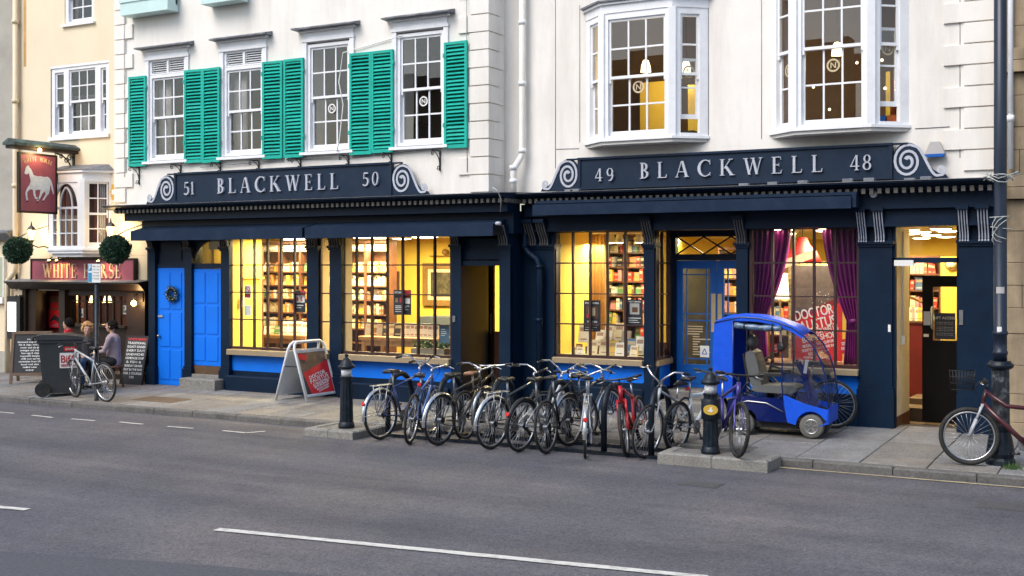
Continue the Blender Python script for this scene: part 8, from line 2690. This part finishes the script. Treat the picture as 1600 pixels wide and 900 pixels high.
    for s_ in (-1, 1):
        yy = s_ * (hw + .018)
        MB().prism([(-.86, 1.505), (-.70, 1.565), (-.60, 1.575), (-.60, .98), (-.59, .50), (-.86, .46), (-.885, 1.0)], lambda u, v, w: (u, yy + w, v), -.004, .004).build('canopy_side', fab, t, local=True)
        # valance under the roof edge
        val = [(-.60, 1.572), (-.25, 1.572), (0, 1.528), (.20, 1.452), (.36, 1.348), (.33, 1.32), (.18, 1.41), (-.02, 1.485), (-.25, 1.53), (-.60, 1.535)]
        MB().prism(val, lambda u, v, w: (u, yy + w, v), -.004, .004).build('canopy_valance', fab, t, local=True)
        # front apron with wheel arch
        arch = [(.45 + .20 * cos(radians(a)), .16 + .20 * sin(radians(a))) for a in range(175, 20, -12)]
        ap = [(.07, .57), (.08, .45), (.13, .20), (.25, .17)] + arch + [(.66, .24), (.675, .39), (.62, .40), (.36, .46)]
        MB().prism(ap, lambda u, v, w: (u, yy + w, v), -.005, .005).build('front_apron', fab, t, local=True)
        # clear side screen
        cs_ = [(.07, .57), (.36, .46), (.62, .40), (.665, .62), (.63, .86), (.57, 1.05), (.48, 1.22), (.36, 1.345), (.20, 1.40), (.05, 1.45)]
        MB().prism(cs_, lambda u, v, w: (u, yy + w, v), -.001, .001).build('clear_side_screen', clr, t, local=True)
        rib = MB().tube([(.05, yy, 1.47), (.07, yy, 1.0), (.065, yy, .70), (.09, yy, .42), (.13, yy, .20)], .009, 6)
        rib.tube([(x, yy, z) for x, z in [(-.86, 1.50), (-.5, 1.585), (-.25, 1.575), (0, 1.53), (.2, 1.455)] + scr], .012, 6)
        rib.tube([(-.60, yy, 1.57), (-.60, yy, .5)], .008, 6)
        rib.build('canopy_rib', pai, t, local=True)
    sheet(scr, -hw, hw, clr, 'clear_front_screen', thick=.002)
    MB().prism([(.68, .42), (.675, .20), (.55, .17), (.55, .18), (.665, .21), (.67, .42)], lambda u, v, w: (u, w, v), -hw - .01, hw + .01).build('front_skirt', fab, t, local=True)
    # rolled-up side curtain with its straps
    for s_ in (-1, 1):
        yy = s_ * (hw + .01)
        pts = [(-.58 + .64 * i / 12, yy + .004 * sin(i * 2.1), 1.475 - .03 * (i / 12) - .012 * sin(pi * i / 12)) for i in range(13)]
        ro = MB().tube(pts, [.042 + .006 * sin(i * 1.7) for i in range(13)], 10)
        r_ = ro.build('rolled_curtain', mat('crumpled_clear_vinyl', (0.09, 0.15, 0.24), 0.15, 0.7, 14, 0.8, 22), t, local=True)
        for x in (-.44, -.06): MB().tube([(x, yy + .05 * cos(a), 1.46 + .055 * sin(a)) for a in [k * pi / 6 for k in range(12)]], .008, 5, closed=True).build('strap', 'black', r_, local=True)
scooter()

# dead leaves and scraps blown against the kerb, and the iron covers in the road
r = random.Random(17)
mb = MB()
for i in range(150):
    if i < 70: x, y = r.uniform(BAYX0 + .2, BAYX1 - .9), r.uniform(-3.4, BAYY - .03)
    elif i < 120: x, y = r.uniform(-24, 1), KY - abs(r.gauss(0.02, .10))
    else: x, y = r.uniform(-20, 0), r.uniform(-2.4, -.7)
    z = .006 if i < 120 else PAVZ(y) + .004
    a = r.uniform(0, 6.28); L = r.uniform(.015, .035)
    u = Vector((cos(a), sin(a), r.uniform(-.2, .5))) * L; v = Vector((-sin(a), cos(a), r.uniform(-.1, .4))) * L * .6
    p = Vector((x, y, z + .004))
    mb.add([p, p + u * .5 + v, p + u, p + u * .5 - v], [(0, 1, 2, 3)])
tag(mb.build('fallen_leaves', mat('dead_leaf', (0.20, 0.15, 0.09), 0.8, 0.6, 9)), 'scattered dead leaves and scraps along the kerb', 'leaves', kind='stuff')
for k, (px, py, w_) in enumerate(((1096, 757, .22), (1578, 792, .30))):
    p = G(px, py)
    t = thing('utility_cover', ('small iron cover in the road in front of the badged bollard', 'iron cover in the road at the right edge below the mountain bike')[k], 'cover', (p.x, p.y, 0))
    cm = mat('road_iron', (0.072, 0.071, 0.073), 0.7, 0.3, 30, 0.4, 60)
    MB().box(p.x - w_, p.x + w_, p.y - w_ * .7, p.y + w_ * .7, .001, .006).build('cover_frame', cm, t)
    MB().cbox(p.x - w_ + .03, p.x + w_ - .03, p.y - w_ * .7 + .03, p.y + w_ * .7 - .03, .0065, .010, .003).build('cover_lid', cm, t)

# ================================================================== PEOPLE AT THE PUB
def remeshed(mb, name, m, parent, voxel, sm=4):
    ob = mb.build(name, m, parent, local=True)
    md = ob.modifiers.new('skin', 'REMESH'); md.mode = 'VOXEL'; md.voxel_size = voxel; md.use_smooth_shade = True
    s_ = ob.modifiers.new('smooth', 'SMOOTH'); s_.factor = .5; s_.iterations = sm
    return ob
def limb(mb, pts, rs, n=12):
    mb.tube(pts, rs, n)
    for p, r in zip(pts, rs): mb.ball(p, r * .99, nu=12, nv=8)
def hand(mb, w, d, up, sgn):
    """palm and five curled fingers; w wrist, d direction, up back of the hand"""
    d = d.normalized(); sd = d.cross(up).normalized(); up = sd.cross(d).normalized()
    mb.ball(w + d * .045, .042, .040, .018, 10, 8, Matrix((d, sd, up)).transposed())
    for k, (o_, L) in enumerate(((-.030, .060), (-.010, .070), (.010, .068), (.028, .052))):
        b = w + d * .075 + sd * o_
        limb(mb, [b, b + d * L * .5 - up * .010, b + d * L * .8 - up * .035], [.0088, .008, .0068], 8)
    b = w + d * .03 + sd * sgn * .035
    limb(mb, [b, b + d * .03 + sd * sgn * .025 - up * .01, b + d * .06 + sd * sgn * .022 - up * .02], [.010, .0092, .0075], 8)
def person(label, loc, yaw, coat, trousers, hairc, hair, tilt=0.0, scarf=None, arms=((.30, .12, .60), (.34, .10, .66)), fem=False, turn=0.0, skinm='skin', lean=0.0):
    t = thing('person', label, 'person', loc, (0, 0, yaw), group=None)
    t.scale = (.93, .93, .93)
    V = Vector
    k = .94 if fem else 1.0
    hip = V((0, 0, .54)); sh = V((.02 + lean, 0, 1.01 * k)); neck = V((.03 + lean, 0, 1.075 * k)); hd = V((.06 + lean * 1.1, 0, 1.235 * k))
    Rh = Matrix.Rotation(turn, 3, 'Z') @ Matrix.Rotation(tilt, 3, 'Y')
    shw = .17 if fem else .195
    joints = []
    for s_, tgt in zip((-1, 1), arms):
        s0 = sh + V((0, s_ * shw, -.03)); w = V((tgt[0] + lean * .5, s_ * tgt[1], tgt[2]))
        e = s0 * .5 + w * .5 + V((-.06, s_ * .06, -.10))
        joints.append((s_, s0, e, w))
    # continuous body: trunk, neck, head with face, arms, hands, legs
    mb = MB()
    limb(mb, [hip, hip * .5 + sh * .5, sh + V((0, 0, -.06))], [.125, .115, .13])
    limb(mb, [sh + V((0, -shw * .8, -.03)), sh, sh + V((0, shw * .8, -.03))], [.055, .07, .055])
    limb(mb, [neck - V((.01, 0, .06)), neck + V((.01, 0, .06))], [.052, .048])
    def H(x, y, z): return hd + Rh @ V((x, y, z))
    mb.ball(hd, .096, .077, .112, 18, 14, Rh); mb.ball(H(.025, 0, -.055), .066, .056, .062, 14, 10, Rh)
    mb.ball(H(.055, 0, -.085), .035, .034, .028, 10, 8, Rh)
    limb(mb, [H(.088, 0, .02), H(.108, 0, -.018), H(.098, 0, -.03)], [.010, .0145, .010], 8)
    for s_ in (-1, 1):
        mb.ball(H(-.005, s_ * .077, -.012), .020, .009, .030, 8, 8, Rh)
        mb.ball(H(.076, s_ * .030, .030), .018, .026, .010, 8, 6, Rh)
        mb.ball(H(.060, s_ * .038, -.025), .026, .024, .022, 8, 6, Rh)
    mb.ball(H(.092, 0, -.053), .011, .022, .006, 8, 6, Rh); mb.ball(H(.090, 0, -.064), .011, .019, .007, 8, 6, Rh)
    for s_, s0, e, w in joints:
        limb(mb, [s0, e, w], [.046, .037, .025])
        hand(mb, w, (w - e) + V((.02, 0, 0)), V((0, 0, 1)), -s_)
    legs = []
    for s_ in (-1, 1):
        kn = V((.42, s_ * .12, .53)); an = V((.40 + .06 * s_, s_ * .11, .09))
        legs.append((s_, kn, an))
        limb(mb, [hip + V((0, s_ * .09, -.0)), kn, kn * .5 + an * .5, an], [.088, .058, .052, .036])
    remeshed(mb, 'body', skinm, t, .0075, 3)
    for s_ in (-1, 1):
        MB().ball(H(.0795, s_ * .030, .012), .0125, nu=8, nv=8).ball(H(.090, s_ * .030, .012), .0045, nu=6, nv=6).build('eye', 'darkwood', t, local=True)
    MB().ball(H(.0995, 0, -.058), .006, .020, .004, 8, 6, Rh).build('lips', mat('lip_tint', (0.36, 0.12, 0.10), 0.5), t, local=True)
    # clothes
    mb = MB()
    limb(mb, [hip + V((0, 0, -.03)), hip * .5 + sh * .5, sh + V((0, 0, -.06))], [.150, .142, .150])
    limb(mb, [sh + V((0, -shw * .85, -.03)), sh, sh + V((0, shw * .85, -.03))], [.068, .082, .068])
    for s_, s0, e, w in joints:
        limb(mb, [s0, e, w * .93 + e * .07], [.062, .052, .038])
    if scarf is None and not fem: limb(mb, [neck - V((.02, 0, .07)), neck - V((.0, 0, .02))], [.07, .062])
    remeshed(mb, 'jacket', coat, t, .010, 5)
    mb = MB()
    for s_, kn, an in legs:
        limb(mb, [hip + V((0, s_ * .085, -.01)), kn, kn * .5 + an * .5, an + V((0, 0, .03))], [.108, .074, .066, .052])
    remeshed(mb, 'trousers', trousers, t, .012, 4)
    for s_, kn, an in legs:
        sh_ = MB(); limb(sh_, [an + V((-.03, 0, -.05)), an + V((.06, 0, -.05)), an + V((.17, 0, -.058))], [.042, .040, .032], 10)
        remeshed(sh_, 'shoe', 'black', t, .010, 2)
    if scarf:
        mb = MB()
        for j, (z, r) in enumerate(((-.03, .078), (.005, .072), (.035, .066))):
            mb.tube([neck + V((r * cos(a) + .012, r * sin(a), z + .01 * sin(a * 2 + j))) for a in [i * 2 * pi / 14 for i in range(14)]], .026, 8, closed=True)
        mb.tube([neck + V((.08, .02, -.01)), neck + V((.12, .03, -.12)), neck + V((.13, .03, -.28))], [.03, .042, .038], 8)
        remeshed(mb, 'scarf', scarf, t, .010, 3)
    # hair: cap with many locks
    r = random.Random(hash_(label)); mb = MB()
    mb.ball(H(-.018, 0, .022), .098, .086, .108, 16, 12, Rh)
    for i in range(260 if hair == 'curly' else 160):
        a = r.uniform(-pi, pi); el_ = r.uniform(-.5 if abs(a) > .9 else .45, 1.5)
        d = V((cos(a) * cos(el_), sin(a) * cos(el_), sin(el_)))
        p = V((d.x * .098 - .018, d.y * .087, d.z * .110 + .020))
        if p.x > .05 and p.z < .055: continue
        if hair == 'curly': mb.ball(H(*(p * r.uniform(1.0, 1.22))), r.uniform(.014, .026), nu=6, nv=5)
        else: mb.tube([H(*p), H(*(p * 1.06 + V((-.02, 0, -.02)))), H(*(p * 1.02 + V((-.035, 0, -.05))))], [.012, .010, .004], 5)
    mb.build('hair', hairc, t, local=True)
    return t
YPE = -1.0
def ploc(px, dy=0.0):
    return Vector((PX(px, YPE + dy), YPE + dy, PAVZ(YPE)))
person('dark-haired person in a red scarf and olive jacket sitting behind the bin, facing left', ploc(110), radians(195), mat('olive_jacket', (0.075, 0.065, 0.04), 0.85, 0.15, 9), mat('dark_trousers', (0.03, 0.03, 0.035), 0.9, 0.1), mat('dark_hair', (0.008, 0.006, 0.005), 0.7, 0.3, 40, spec=0.1), 'short', scarf=mat('red_scarf', (0.36, 0.012, 0.02), 0.85, 0.15, 20))
person('blonde curly-haired person in a dark top and blue jeans sitting beside the sign post', ploc(136, -.25), radians(-38), mat('charcoal_top', (0.045, 0.045, 0.05), 0.9, 0.15, 9), mat('blue_denim', (0.045, 0.10, 0.22), 0.9, 0.2, 12), mat('blonde_hair', (0.48, 0.26, 0.10), 0.55, 0.35, 40), 'curly', fem=True, arms=((.34, .14, .66), (.34, .14, .66)), tilt=-.05)
person('dark-haired person in a pale pinkish top sitting right of the sign post, facing left', ploc(178, -.10), radians(206), mat('pale_pink_grey_top', (0.36, 0.27, 0.29), 0.9, 0.15, 9), mat('black_trousers', (0.015, 0.015, 0.018), 0.9, 0.1), mat('brown_black_hair', (0.014, 0.011, 0.009), 0.7, 0.3, 40, spec=0.1), 'short', arms=((.40, .10, .78), (.34, .10, .70)), tilt=.08)
def stool(px, dy, label):
    p = ploc(px, dy)
    t = thing('pub_stool', label, 'stool', p)
    MB().lathe([(.17, .365), (.18, .38), (.18, .40), (.16, .41)], 18, p).build('seat', 'darkwood', t)
    for k in range(4):
        a = pi / 4 + k * pi / 2
        MB().tube([p + Vector((.11 * cos(a), .11 * sin(a), .365)), p + Vector((.17 * cos(a), .17 * sin(a), 0))], .016, 8).build('leg', 'darkwood', t)
stool(136, -.25, 'round wooden stool under the blonde person')
stool(178, -.10, 'round wooden stool under the person in the pale top')
stool(110, 0, 'round wooden stool under the person in the red scarf')
